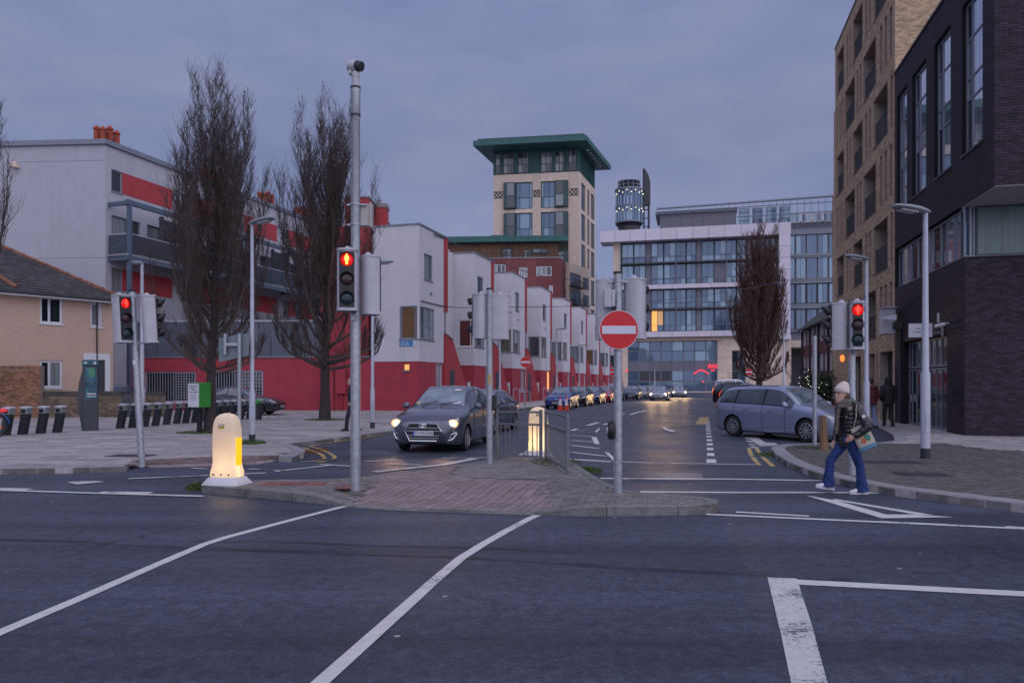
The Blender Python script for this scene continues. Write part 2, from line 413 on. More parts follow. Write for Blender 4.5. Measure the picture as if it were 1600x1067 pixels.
tile_ridge = pm('terracotta ridge tile', (.20, .085, .05), .85, var=.3, scale=5, rand=.2)
chimney_red = pm('terracotta chimney pot', (.34, .06, .03), .8, var=.2)
bark = pm('bark', (.048, .036, .034), .95, var=.35, scale=14, bump=.6, bscale=40)
twig = pm('twigs', (.080, .058, .052), .9, var=.3, scale=3)
twig_red = pm('red brown twigs', (.095, .050, .038), .9, var=.35, scale=2)
leaf_dead = pm('dead brown leaves', (.13, .055, .02), .8, var=.4, scale=4, isl=.5)
leaf_gold = pm('golden leaves', (.32, .15, .03), .8, var=.35, scale=4, isl=.5)
grassm = pm('grass blades', (.06, .105, .025), .8, var=.4, scale=6, isl=.4)
hedge_leaf = pm('hedge leaves', (.03, .055, .02), .8, var=.4, isl=.5)
moss = pm('moss', (.06, .075, .025), .95, var=.4, scale=9)
sign_red = pm('sign red', (.58, .005, .010), .35, var=.03)
sign_white = pm('sign white', (.62, .60, .66), .4, var=.03)
sign_blue = pm('sign blue', (.06, .22, .48), .4, var=.05)
sign_back = pm('sign back grey', (.16, .20, .22), .5, metal=.2, var=.1)
panel_grey = pm('grey cladding panel', (.16, .155, .19), .6, var=.06, rand=.1)
frame_white = pm('pale metal cladding', (.62, .56, .62), .5, var=.04, rand=.05)
soffit = pm('soffit', (.30, .28, .29), .8, var=.08)
wood_post = pm('weathered wood', (.22, .13, .075), .9, var=.4, scale=5, st=(4, 4, .5), bump=.5)
# ================================================================== GROUND
def struct(o, label=None): return tag(o, label, None, None, 'structure')
mb = MB(); mb.quad((-900,-900,-.06),(900,-900,-.06),(900,1500,-.06),(-900,1500,-.06)); struct(mb.build('ground', concrete))
mb = MB(); mb.quad((-120,-40,0),(160,-40,0),(160,210,0),(-120,210,0)); road = struct(mb.build('road', asphalt))

MZ = [.004]
def nz_():
    MZ[0] += .00012; return MZ[0]
def strip(pts, w, m=white_line, z=None, px=True, ends=None):
    z = z or nz_()
    P = [Vector(G(*p)) if px else Vector(p) for p in pts]
    Lf = []; Rt = []
    for i, p in enumerate(P):
        t = (P[min(i+1, len(P)-1)] - P[max(i-1, 0)]).normalized(); n = Vector((-t.y, t.x)) * w / 2
        Lf.append(p + n); Rt.append(p - n)
    mb = MB()
    vs = [(p.x, p.y, z) for p in Lf] + [(p.x, p.y, z) for p in Rt]; n = len(P)
    mb.add(vs, [(n+i, n+i+1, i+1, i) for i in range(n-1)])
    return struct(mb.build('road_marking', m))
def flat(poly, m=white_line, z=None):
    z = z or nz_()
    P = [G(*p) for p in poly]
    if area(P) < 0: P.reverse()
    mb = MB(); n = len(P)
    mb.add([(p[0], p[1], z) for p in P], [tuple(range(n))] if n <= 4 else [t if (P[t[1]][0]-P[t[0]][0])*(P[t[2]][1]-P[t[0]][1])-(P[t[1]][1]-P[t[0]][1])*(P[t[2]][0]-P[t[0]][0]) > 0 else t[::-1] for t in tessellate_polygon([[Vector((p[0],p[1],0)) for p in P]])])
    return struct(mb.build('road_marking', m))
strip([(575,784),(530,793),(480,806),(440,816.5),(400,827),(355,839),(320,850),(285,865),(250,880),(120,937),(0,988),(-330,1140)], .105)
strip([(866,793.5),(830,809),(790,830),(755,850),(720,872),(680,906),(640,942),(500,1067),(380,1175)], .105)
flat([(1199,902),(1245,904),(1268,975),(1293,1067),(1310,1130),(1244,1130),(1236,1067),(1220,990)], roadmat('lightly worn road paint', (.60,.58,.56), .61))
strip([(1246,909.5),(1600,928),(2100,954)], .16)
strip([(1103,803.5),(1350,814.5),(1600,826),(2200,853)], .10)
strip([(1150,800),(1264,806.5)], .09); strip([(1377,815),(1482,820)], .08); strip([(1572,823),(1700,830)], .08)
seam = roadmat('tar seam', (.022, .024, .032), .52)
strip([(-200,838),(120,846),(330,857),(520,863),(700,869),(860,878),(1000,889),(1180,897),(1330,905)], .10, seam, z=.0025)
strip([(300,845),(420,846),(560,851),(760,856),(900,862)], .07, seam, z=.0024)
strip([(905,744),(985,733),(1100,730),(1215,736)], .06, seam, z=.0023)
# give way triangle
flat([(1259,774),(1306,782),(1385,804),(1428,804),(1491,808),(1378,810)]); flat([(1300,779),(1306,782),(1430,804),(1460,805)])
strip([(938,747.5),(1140,748.5),(1285,751)], .13); strip([(1000,768.5),(1150,769.5),(1300,769.5),(1412,770.5)], .13)
strip([(880,717),(1011,723),(1120,725),(1180,726)], .12, worn_line)
flat([(1000,738),(1096,739),(1099,750),(985,750)], roadmat('worn trench patch', (.16,.15,.17), .55), z=.0025)
for i in range(13):
    t0 = 15.4 + i * 1.46; a = lerp(4.2, 8.9, (t0-15.5)/18); b_ = lerp(4.2, 8.9, (t0+.75-15.5)/18)
    strip([(a, t0), (b_, t0 + .75)], .16 if i else .2, px=False)
strip([(1101,652),(1094,664)], .45, yellow_line)
for y in (654, 658, 663): strip([(985, y), (1096, y + .3)], .14, yellow_line if y != 658 else worn_line)
# yellow no waiting lines and parking ticks on the right
strip([(1170,700),(1174,712),(1186,727)], .1, yellow_line); strip([(1181,699),(1190,713),(1208,729)], .1, yellow_line)
for k in range(4): strip([(1166 + 3*k, 684 + 4.5*k), (1172 + 3*k, 686.6 + 4.5*k)], .18, worn_line)
strip([(1176,683),(1196,698)], .3, worn_line); strip([(1196,692),(1204,698)], .5, worn_line)
# hatching left of the exit lane
for a, c in (((893,718),(955,722)),((893,707),(948,713)),((893,696),(936,701)),((893,688),(930,691)),((893,680),(925,682)),((896,673),(915,673))): strip([a, c], .13)
flat([(944,706),(951,707),(966,722),(960,722)]); flat([(924,683),(932,683),(937,694),(929,694)]); flat([(929,674.5),(936,669),(938,669),(933,676)])
strip([(893,673),(902,670)], .15); strip([(918,665),(935,660)], .2); strip([(944,664),(958,659)], .2); strip([(962,650),(975,646)], .22); strip([(985,648),(1000,643)], .22); strip([(1000,644),(1010,641)], .2)
flat([(1034,667),(1040,667),(1046,671),(1056,673),(1052,676),(1038,672)], worn_line)
for x, y in ((1035,648),(1060,649),(1078,650),(1082,630),(1094,624),(1100,618)): strip([(x, y), (x+9, y-.8)], .18, worn_line)
# left side: edge line, arrows, give way dashes, double yellow
strip([(-300,758),(0,766.5),(160,771.5),(318,776)], .11); strip([(-60,763),(45,765.5)], .2, worn_line); strip([(157,769.6),(236,771)], .16)
flat([(104,754),(120,757.5),(140,756),(163,753.5),(150,752),(128,752.3)], worn_line)
strip([(200,748.5),(300,744.5),(415,739.5)], .10); strip([(430,737),(475,732),(520,727)], .10)
for a, c in (((300,732),(352,734)),((388,733),(450,736)),((500,726),(548,729)),((570,721),(626,720)),((610,726),(660,727)),((690,717),(765,715.5))): strip([a, c], .11, worn_line)
strip([(585,738),(640,732),(690,727),(742,717)], .22, worn_line)
strip([(840,702),(800,716)], .18, worn_line)
strip([(470,722.5),(495,720.5),(508,717),(503,711),(488,705),(474,699.5)], .09, yellow_line); strip([(497,723),(518,719),(524,715),(514,708),(500,702),(484,697.5),(530,690),(600,680)], .09, yellow_line)
strip([(600,679.7),(625,676.5)], .1, yellow_line)

ZP = .12
def W2(pts, z=ZP): return [G(x, y, z) for x, y in pts]
def inview(x, y, m=40): return y > 1 and -m < 800 + x * F / y < 1600 + m
def slabs(parent, poly, sx, sy, ang, zf, m, name, singles=0, dmax=60, gap=.008, th=.014, bond=True, mask=None, bounds=None):
    """paving units clipped to the pavement outline; the nearest ones single, the rest joined"""
    ca, sa = math.cos(ang), math.sin(ang)
    xs = [p[0]*ca + p[1]*sa for p in poly]; ys = [-p[0]*sa + p[1]*ca for p in poly]
    cells = []
    j0, j1 = math.floor(min(ys)/sy), math.ceil(max(ys)/sy)
    for j in range(j0, j1):
        off = (.5 * sx if (j % 2 and bond) else 0)
        for i in range(math.floor((min(xs)-off)/sx)-1, math.ceil((max(xs)-off)/sx)+1):
            u, v = i*sx + off, j*sy
            cx, cy = (u+sx/2)*ca - (v+sy/2)*sa, (u+sx/2)*sa + (v+sy/2)*ca
            if not inview(cx, cy) or cy > dmax: continue
            if mask and not mask(cx, cy): continue
            g = gap / 2
            q = [(a*ca - b*sa, a*sa + b*ca) for a, b in ((u+g,v+g),(u+sx-g,v+g),(u+sx-g,v+sy-g),(u+g,v+sy-g))]
            p = clip_rect(poly, q)
            if len(p) >= 3 and abs(area(p)) > .002: cells.append((math.hypot(cx, cy), p))
    cells.sort(key=lambda c: c[0])
    def emit(mb, p):
        dz = rng.uniform(-.002, .002); n = len(p)
        if area(p) < 0: p = p[::-1]
        z = [zf(x, y) + dz for x, y in p]
        vs = [(x, y, zz) for (x, y), zz in zip(p, z)] + [(x, y, zz - th) for (x, y), zz in zip(p, z)]
        mb.add(vs, [tuple(range(n))] + [(i, n+i, n+(i+1) % n, (i+1) % n) for i in range(n)])
    for d, p in cells[:singles]:
        mb = MB(); emit(mb, p); mb.build(name, m, parent)
    rest = cells[singles:]
    if rest:
        mb = MB()
        for d, p in rest: emit(mb, p)
        tag(mb.build(name, m, parent), kind='stuff')
def kerb(parent, pts, w=.28, zf=lambda x, y: ZP, step=.92, zb=-.02, rest_from=45, m=None):
    """kerb stones along an outline (pavement on the left hand side)"""
    P = [Vector(p) for p in pts]
    tot = 0; segs = []
    for a, b in zip(P, P[1:]): segs.append((tot, a, b)); tot += (b-a).length
    def at(s):
        for s0, a, b in reversed(segs):
            if s >= s0 - 1e-9:
                Ln = (b-a).length
                return a + (b-a) * min(1, (s-s0)/Ln)
        return P[0]
    def nrm(s):
        t = (at(min(tot, s+.15)) - at(max(0, s-.15))); t.normalize(); return Vector((-t.y, t.x))
    s = 0; far = MB()
    while s < tot - .05:
        p = at(s); st = step if p.length < rest_from else 4.0
        e = min(tot, s + st)
        k = max(1, int((e-s)/.3)); mb = MB(); rows = []
        for i in range(k+1):
            q = s + (e-s)*i/k
            if i == 0: q += .005
            if i == k: q -= .005
            o = at(q); n = nrm(q); zt = zf(o.x, o.y) + .003
            i_ = o + n*w
            zi = zf(i_.x, i_.y) + .003
            b = min(.02, max(.002, (zt-zb)*.3))
            rows.append([(o.x, o.y, zb), (o.x, o.y, zt-b), (o.x+n.x*b, o.y+n.y*b, zt), (i_.x, i_.y, zi), (i_.x, i_.y, zb)])
        tgt = mb if p.length < rest_from else far
        tgt.rings([r[::-1] for r in rows][::1])
        if tgt is mb and inview(p.x, p.y, 120): mb.build('kerb_stone', m or kerbm, parent)
        s = e
    if far.v: tag(far.build('kerb_stone', kerbm, parent), kind='stuff')

# ---- left pavement
SD = Vector((.2835, .959)); SN = Vector((.959, -.2835)); H0 = Vector((-5.3, 42.0))     # house row frame
def HS(s, w): return (H0.x + SD.x*s + SN.x*w, H0.y + SD.y*s + SN.y*w)
lk_near = [(-60, 13.75), (-25, 13.72)] + W2([(-400,730.5),(0,730.8),(110,729.4),(195,727.2)])
ramp_back = W2([(208,718.5),(300,714),(400,711),(452,710.5)])
lk_tip = W2([(456,713),(474,707),(477,702),(466,697),(447,692.5)])
lk_far = W2([(490,687.5),(530,683),(575,677),(620,672)]) + [HS(-11, 4.6), HS(0, 4.3), HS(40, 4.3), HS(96, 4.3)]
lp = lk_near + ramp_back + lk_tip + lk_far + [(10, 140), (-90, 140), (-90, 13.8)]
mb = MB(); mb.prism(lp, -.03, ZP - .010); pav_l = struct(mb.build('pavement', flag))
zc = lambda x, y: ZP
kerb(pav_l, lk_near); kerb(pav_l, lk_tip + lk_far)
lpi = offset_poly(lp, .29)
slabs(pav_l, lpi, .75, .5, R(-4), zc, flag, 'paving_slab', 300, 44)
# dropped kerb with tactile slabs
rf = [G(x, y, .01) for x, y in ((195,729.5),(255,729.5),(330,728),(400,725),(455,716))]
rb = W2([(195,727.2),(208,718.5),(300,714),(400,711),(452,710.5)])
mb = MB(); n = 5
NV = 8
def rampz(u, v): return (lambda a, b, k: (lerp(a[0], b[0], k), lerp(a[1], b[1], k), lerp(-.004, ZP-.012, k)))(tuple(lerp(rf[min(3,int(u))][c], rf[min(3,int(u))+1][c], u-min(3,int(u))) for c in (0,1)), tuple(lerp(rb[min(3,int(u))][c], rb[min(3,int(u))+1][c], u-min(3,int(u))) for c in (0,1)), v)
NU = 16
mb.add([rampz(4*i/NU, j/NV) for j in range(NV+1) for i in range(NU+1)], [(j*(NU+1)+i, j*(NU+1)+i+1, (j+1)*(NU+1)+i+1, (j+1)*(NU+1)+i) for j in range(NV) for i in range(NU)])
tr = struct(mb.build('dropped_kerb_ramp', joint))
for i in range(NU):
    for j in range(3):
        q = [rampz(4*(i+.03)/NU, (j+.03)/3), rampz(4*(i+.97)/NU, (j+.03)/3), rampz(4*(i+.97)/NU, (j+.97)/3), rampz(4*(i+.03)/NU, (j+.97)/3)]
        mb = MB(); mb.add([(x, y, z+.012) for x, y, z in q] + [(x, y, z-.01) for x, y, z in q], [(0,1,2,3)] + [(k, 4+k, 4+(k+1) % 4, (k+1) % 4) for k in range(4)])
        if i > 2 and j > 0:      # rows of raised blisters
            a, b_, c_, d_ = [Vector(v) for v in q]
            for r in range(4):
                for s_ in range(3):
                    p = (a.lerp(b_, (r+.5)/4)).lerp(d_.lerp(c_, (r+.5)/4), (s_+.5)/3); mb.obox((p.x, p.y, p.z+.014), (.05, .09, .008), R(-3))
        mb.build('tactile_slab', tactile, tr)
# ---- traffic island
FR = [(315,757.5),(345,760.5),(400,764.5),(440,768),(510,774.5),(575,780.5),(650,784),(760,787.5),(870,791),(910,791.5),(985,791),(1060,790.5),(1100,788.5),(1119,786),(1125,781)]
BK = [(1112,777.5),(1060,773),(1000,769),(972,763.5),(945,752),(925,740),(905,727),(885,716),(860,711),(815,712),(775,716),(740,723),(690,728.5),(640,735),(560,742.5),(480,748),(400,750),(345,751),(318,752.5)]
isl = W2(FR) + W2(BK)
def zisl(x, y):
    z = ZP
    e = max(0, y - (10.05 - .208*x)); k = 1 - sstep((x + 2.9)/.9) if x < -1.2 else sstep((x - .1)/.9)
    z = min(z, lerp(.012 + .108*sstep(e/1.3), ZP, k))
    if -3.6 < x < -.6:
        e2 = max(0, 16.0 + 1.05*x - y); k2 = max(1 - sstep((x+3.5)/.7), sstep((x+1.3)/.6))
        z = min(z, lerp(.012 + .108*sstep(e2/1.4), ZP, k2))
    return z
mb = MB()
for gx in range(-40, 30):
    for gy in range(56, 96):
        x0, y0 = gx*.2 + .013, gy*.2 - 2.4
        p = clip_rect(isl, [(x0,y0),(x0+.2,y0),(x0+.2,y0+.2),(x0,y0+.2)])
        if len(p) >= 3: mb.add([(x, y, zisl(x, y) - .011) for x, y in p], [tuple(range(len(p)))])
island = struct(mb.build('traffic_island', joint))
ik = W2(FR) + W2(BK) + W2(FR[:1])
kerb(island, ik, .15, zisl, .9, -.04, m=kerb_moss_shade)
isi = offset_poly(isl, .16)
def midz(x, y): return -2.15 < x < .5
slabs(island, isi, .13, .4, R(-18), zisl, tactile, 'tactile_slab', 290, 40, bond=False, mask=lambda x, y: midz(x, y) and (y < 11.9 - .2*x or (y > 12.9+.5*x and x < -1)), gap=.012)
slabs(island, isi, .2, .1, R(-11), zisl, paver, 'paver', 300, 40, mask=lambda x, y: not (midz(x, y) and (y < 11.9 - .2*x or (y > 12.9+.5*x and x < -1))), gap=.008)
mb = MB(); bl = 0
for px, py, w, h in ((420,757,180,5),):    # red inset slabs near the bollard
    pass
for x0, x1, y in ((402,505,757),(520,546,762.5)):
    a = G(x0, y, ZP+.006); b_ = G(x1, y+.6, ZP+.006)
    t = (Vector(b_)-Vector(a)); nn = Vector((-t.y, t.x)).normalized()*.34; k = max(1, round(t.length/.36))
    for i in range(k):
        p = Vector(a)+t*(i+.04)/k; q = Vector(a)+t*(i+.96)/k
        mb = MB(); mb.prism([p, q, q+nn, p+nn], ZP-.004, ZP+.008); mb.build('red_slab', paver_red, island)
# ---- right pavement
rk = [(1207,697.5),(1205,700),(1213,709),(1232,721),(1262,732.5),(1300,743.5),(1350,754.5),(1400,762.5),(1500,774.5),(1600,786.5),(1800,810)]
RK = [(8.0,19.15),(7.65,19.0)] + W2([(1225,693.4)]) + W2(rk) + [(16.5, 7.2), (40, 1.0)]
RS = [(40,110),(23.6,64),(14.6,30),(11.6,22.4),(10.4,20.0),(9.6,19.3)]
rp = RS + RK + [(60, 0), (60, 110)]
if area(rp) < 0: rp.reverse()
mb = MB(); mb.prism(rp, -.03, ZP - .010); pav_r = struct(mb.build('pavement', flag))
kerb(pav_r, RS + RK, .3)
rpi = offset_poly(rp, .31)
# pavers near the kerb, flags near the buildings
brk = lambda x, y: y < 18.95 - .42*(x-7) or (x < 11.2 and y < 19.0)
slabs(pav_r, rpi, .21, .105, R(40), zc, paver_dark, 'paver', 300, 30, mask=brk, gap=.009)
slabs(pav_r, rpi, .7, .5, R(-14), zc, flag, 'paving_slab', 200, 45, mask=lambda x, y: not brk(x, y))
# far kerb of the cross street
mb = MB(); mb.box(10, 90, 146.5, 150, -.03, .14); struct(mb.build('pavement', stone))
# utility covers
for px, py, w, d in ((1395,722,1.1,.5),(1440,741,.8,.5),(205,712,.9,.5)):
    x, y = G(px, py, ZP); mb = MB(); mb.obox((x, y, ZP+.003), (w, d, .012), R(-8)); mb.obox((x-w*.22, y, ZP+.006), (w*.42, d*.86, .012), R(-8)); mb.obox((x+w*.22, y, ZP+.006), (w*.42, d*.86, .012), R(-8))
    struct(mb.build('utility_cover', darkmetal))
# grass in the cracks
def tuft(name, label, px, py, z, r, n, h, seed, group='grass tufts in the paving', ell=1.0, m=grassm):
    x, y = G(px, py, z); g = random.Random(seed); mb = MB()
    for i in range(n):
        a = g.uniform(0, 6.283); q = math.sqrt(g.random())*r; bx, by = x+q*math.cos(a), y+q*math.sin(a)*ell
        hh = h*g.uniform(.4, 1.1)*(1-.5*q/r); w = g.uniform(.006, .014); t = g.uniform(0, 6.283); ln = g.uniform(0, .7)*hh; dx, dy = math.cos(t), math.sin(t); sx, sy = -dy*w, dx*w
        mb.add([(bx-sx,by-sy,z-.01),(bx+sx,by+sy,z-.01),(bx+dx*ln*.4+sx*.7,by+dy*ln*.4+sy*.7,z+hh*.6),(bx+dx*ln*.4-sx*.7,by+dy*ln*.4-sy*.7,z+hh*.6),(bx+dx*ln,by+dy*ln,z+hh)], [(0,1,2,3),(3,2,4)])
    o = mb.build(name, m); tag(o, label, 'grass', None, 'stuff'); return o
tuft('grass', 'grass tuft at the foot of the near lamp post', 392, 693, ZP, .38, 500, .16, 1)
tuft('grass', 'grass round the trunk of the left bare tree', 322, 676, ZP, .9, 900, .10, 2, ell=.8)
tuft('grass', 'grass round the trunk of the bare tree by the tall pole', 508, 656, ZP, .9, 700, .10, 3, ell=.8)
tuft('weeds', 'green weeds growing against the left end of the island kerb', 312, 764, 0, .20, 420, .17, 4)
tuft('weeds', 'small weeds on the island kerb in front of the lit bollard', 345, 768, 0, .14, 160, .12, 5, ell=.5)
tuft('grass', 'grass at the corner of the island beside the guard rail', 906, 735, .05, .42, 900, .09, 6)
tuft('grass', 'mossy grass under the guard rail', 868, 722, ZP, .5, 500, .05, 7, ell=1.6)
tuft('grass', 'grass strip along the kerb tip under the silver car', 1206, 712, 0, .35, 500, .08, 8, ell=1.8)
tuft('grass', 'grass round the wooden post', 1272, 700, ZP, .5, 350, .05, 9, ell=.5)
g = random.Random(5); mb = MB()
for i in range(260):
    px, py = g.uniform(440, 512), 0
    py = lerp(706, 694, (px-440)/72) + g.uniform(-4, 4); x, y = G(px, min(py+8, 716), 0)
    mb.obox((x, y, .012), (g.uniform(.02,.06), g.uniform(.02,.05), .012), g.uniform(0,3), g.uniform(-.5,.5))
tag(mb.build('fallen_leaves', leaf_dead), 'brown fallen leaves in the gutter of the left kerb', 'leaves', None, 'stuff')
# ================================================================== BUILDING HELPERS
class Fac:
    """a vertical facade plane: u along it (to the right as seen from outside), y into the building, z up"""
    def __init__(s, P, d):
        s.P = Vector(P); s.d = Vector(d).normalized()
        s.M = Matrix(((s.d.x, -s.d.y, 0, s.P.x), (s.d.y, s.d.x, 0, s.P.y), (0, 0, 1, 0), (0, 0, 0, 1)))
    def u(s, px):
        k = (px - 800) / F
        return (k*s.P.y - s.P.x) / (s.d.x - k*s.d.y)
    def z(s, px, py): return ZD(py, s.P.y + s.u(px)*s.d.y)
    def rect(s, x0, x1, y0, y1):
        """photo box (left edge heights are taken at its middle)"""
        m = (x0 + x1) / 2
        return (s.u(x0), s.u(x1), s.z(m, y1), s.z(m, y0))
    def w(s, u, y=0, z=0): return s.M @ Vector((u, y, z))
def facade(mb, u0, u1, z0, z1, ops=(), rev=.12, y=0):
    us = sorted({u0, u1, *[max(u0, min(u1, v)) for o in ops for v in o[:2]]}); zs = sorted({z0, z1, *[max(z0, min(z1, v)) for o in ops for v in o[2:4]]})
    for a, b in zip(us, us[1:]):
        run = None
        for c, d in zip(zs, zs[1:]):
            m, n = (a+b)/2, (c+d)/2
            hole = any(o[0] < m < o[1] and o[2] < n < o[3] for o in ops)
            if not hole: run = (run[0], d) if run else (c, d)
            if hole or d == zs[-1]:
                if run: mb.quad((a,y,run[0]),(b,y,run[0]),(b,y,run[1]),(a,y,run[1])); run = None
    for o in ops:
        a, b, c, d = [max(u0, min(u1, o[0])), max(u0, min(u1, o[1])), max(z0, min(z1, o[2])), max(z0, min(z1, o[3]))]
        if b - a < 1e-4 or d - c < 1e-4: continue
        r = o[4] if len(o) > 4 else rev
        mb.quad((a,y,c),(a,y,d),(a,y+r,d),(a,y+r,c)); mb.quad((b,y,c),(b,y+r,c),(b,y+r,d),(b,y,d))
        mb.quad((a,y,d),(b,y,d),(b,y+r,d),(a,y+r,d)); mb.quad((a,y,c),(a,y+r,c),(b,y+r,c),(b,y,c))
WC = {}
def window(par, M, u0, u1, z0, z1, nx=1, nz=1, y=.1, fw=.06, fm=grey_frame, pmat=pane, name='window', sep=True, bar=None, zs=None, us=None, sill=0, label=None, sm=None):
    w, h = round(u1-u0, 3), round(z1-z0, 3); bar = bar or fw*.8
    key = (w, h, nx, nz, fw, fm.name, tuple(zs or ()), tuple(us or ()), bar, sill, sm.name if sm else '')
    us_ = us or [i/nx for i in range(nx+1)]; zs_ = zs or [i/nz for i in range(nz+1)]
    if key not in WC:
        mb = MB(); mb.box(0,w,0,.07,0,fw); mb.box(0,w,0,.07,h-fw,h); mb.box(0,fw,0,.07,fw,h-fw); mb.box(w-fw,w,0,.07,fw,h-fw)
        for t in us_[1:-1]: mb.box(w*t-bar/2, w*t+bar/2, .006, .066, fw, h-fw)
        for t in zs_[1:-1]: mb.box(fw, w-fw, .010, .062, h*t-bar/2, h*t+bar/2)
        me = mb.mesh('window', fm)
        sme = None
        if sill:
            m3 = MB(); m3.box(-.04, w+.04, -y-.05, .0, -.06, 0); sme = m3.mesh('sill', sm or fm)
        WC[key] = (me, {}, sme)
    me, pc, sme = WC[key]
    Mw = M @ Matrix.Translation((u0, y, z0))
    o = link(name, me, par, True, Mw)
    if label: o['label'] = label
    if sme: link('sill', sme, o, True, Mw)
    def pmesh(i, j, a, b, c, d, mat_):
        k = (i, j, mat_.name)
        if k not in pc:
            m2 = MB(); m2.box(a, b, .035, .045, c, d); pc[k] = m2.mesh('pane', mat_)
        return pc[k]
    cells = [(i, j) for j in range(len(zs_)-1) for i in range(len(us_)-1)]
    if sep:
        for n_, (i, j) in enumerate(cells):
            pmx = pmat[n_ % len(pmat)] if isinstance(pmat, (list, tuple)) else pmat
            link('pane', pmesh(i, j, w*us_[i]+bar*.4, w*us_[i+1]-bar*.4, h*zs_[j]+bar*.4, h*zs_[j+1]-bar*.4, pmx), o, True, Mw)
    else: link('pane', pmesh('a', 0, fw*.5, w-fw*.5, fw*.5, h-fw*.5, pmat if not isinstance(pmat, (list, tuple)) else pmat[0]), o, True, Mw)
    return o
BR = {}
def bricks(par, M, u0, u1, z0, z1, ops, m, singles=0, name='brick', bl=.215, bh=.065, j=.010, head=False):
    """running bond laid on the wall plane; nearest ones single objects, the rest one joined part"""
    L_, H_ = bl + j, bh + j
    out = []
    nz = int((z1 - z0) / H_)
    for r in range(nz):
        za = z0 + r*H_ + j/2; zb = za + bh; off = (L_/2 if r % 2 else 0)
        n = int((u1-u0)/L_) + 2
        spans = [(o[0], o[1]) for o in ops if o[2] < zb - .01 and o[3] > za + .01]
        for i in range(-1, n):
            a = max(u0 + .002, u0 + i*L_ + off + j/2); b = min(u1 - .002, u0 + i*L_ + off + j/2 + bl)
            segs = [(a, b)]
            for s0, s1 in spans:
                ns = []
                for p, q in segs:
                    if s1 <= p or s0 >= q: ns.append((p, q))
                    else:
                        if s0 > p: ns.append((p, s0))
                        if s1 < q: ns.append((s1, q))
                segs = ns
            out += [(p, q, za, zb) for p, q in segs if q - p > .025]
    def dist(s):
        p = M @ Vector(((s[0]+s[1])/2, 0, (s[2]+s[3])/2)); px = 800 + p.x*F/p.y; py = 600 - (p.z-CAMZ)*F/p.y
        return p.length + (0 if -5 < px < 1605 and -5 < py < 1070 else 1000)
    if singles: out.sort(key=dist)
    def faces(mb, a, b, c, d):
        y = -.007 + rng.uniform(-.002, .002)
        mb.add(((a,y,c),(b,y,c),(b,y,d),(a,y,d),(a,.004,c),(b,.004,c),(b,.004,d),(a,.004,d)), ((0,1,2,3),(0,4,5,1),(2,6,7,3),(0,3,7,4),(1,5,6,2)))
    for a, b, c, d in out[:singles]:
        k = (round(b-a, 3), round(d-c, 3), m.name)
        if k not in BR:
            mb = MB(); faces(mb, 0, b-a, 0, d-c); BR[k] = mb.mesh('brick', m)
        link(name, BR[k], par, True, M @ Matrix.Translation((a, rng.uniform(-.002, .002), c)))
    mb = MB(M)
    for s in out[singles:]: faces(mb, *s)
    if mb.v: tag(mb.build(name, m, par, world=True), kind='stuff')
def bar_between(mb, a, b, r, n=6): mb.tube([a, b], r, n)
# ================================================================== RIGHT: dark brick building
T = Vector((.236, .972)).normalized(); RR = Vector((T.y, -T.x)); C0 = Vector((12.97, 19.8))
def TP(t): return C0 + T*t
B = thing('dark_brick_building', 'dark purple brick corner building with overhanging upper floor and tall windows', 'building', (*TP(6), 0))
E_ = 9.9
fu = Fac(TP(E_), -T); fr = Fac(C0, RR)                    # upper left facade (u = 9.9 - t), upper front
flo = Fac(TP(E_), -T); frl = Fac(TP(2.2), RR)
wins = [(E_-tb, E_-ta, 8.45, 12.95, .16) for ta, tb in ((.8,2.4),(3.4,5.0),(5.88,7.5),(8.2,9.55))]
mb = MB(fu.M); facade(mb, 0, E_, 7.0, 14.0, wins, .16)
mb.M = fr.M; facade(mb, 0, 14, 7.0, 14.0, ())
mb.M = None
def q3(a, b, c, d): mb.quad(a, b, c, d)
p0, p1, p2, p3 = TP(E_), C0, C0 + RR*14, TP(E_) + RR*14
mb.quad((*p0,14),(*p1,14),(*p2,14),(*p3,14))
lops = [(1.15, 6.16, .1, 3.24, .3)]
mb.M = flo.M; facade(mb, 0, 7.7, -.05, 5.44, lops, .3)
mb.M = frl.M; facade(mb, 0, 14, -.05, 5.44, ())
mb.M = None
mb.quad((*TP(E_), -.05), (*(TP(E_)+RR*14), -.05), (*(TP(E_)+RR*14), 14), (*TP(E_), 14))
mb.build('wall', mortar_dark, B, world=True)
mb = MB(); a, b = C0, C0 + RR*14; c, d = TP(2.6) + RR*14, TP(2.6)
mb.prism([tuple(x) for x in (a + T*.03 + RR*.03, b, c, d + RR*.03)], 6.96, 7.03)
mb.build('soffit', soffit, B, world=True)
bricks(B, fu.M, 0, E_, 7.0, 14.0, wins, brick_dark, 70)
bricks(B, fr.M, 0, 2.4, 7.0, 14.0, (), brick_dark, 50)
bricks(B, flo.M, 0, 7.7, .12, 5.44, lops, brick_dark, 60)
bricks(B, frl.M, 0, 3.4, .12, 5.44, (), brick_dark, 120)
for a, b, c, d, _ in wins:
    window(B, fu.M, a+.02, b-.02, c+.02, d-.02, us=[0, .30, 1], zs=[0, .36, .50, .76, 1], y=.10, fw=.07, fm=coping, pmat=[pane_dark, pane_sky, pane_sky, pane_sky, pane_sky, pane_sky, pane_dark, pane_sky], sill=1, sm=darkmetal)
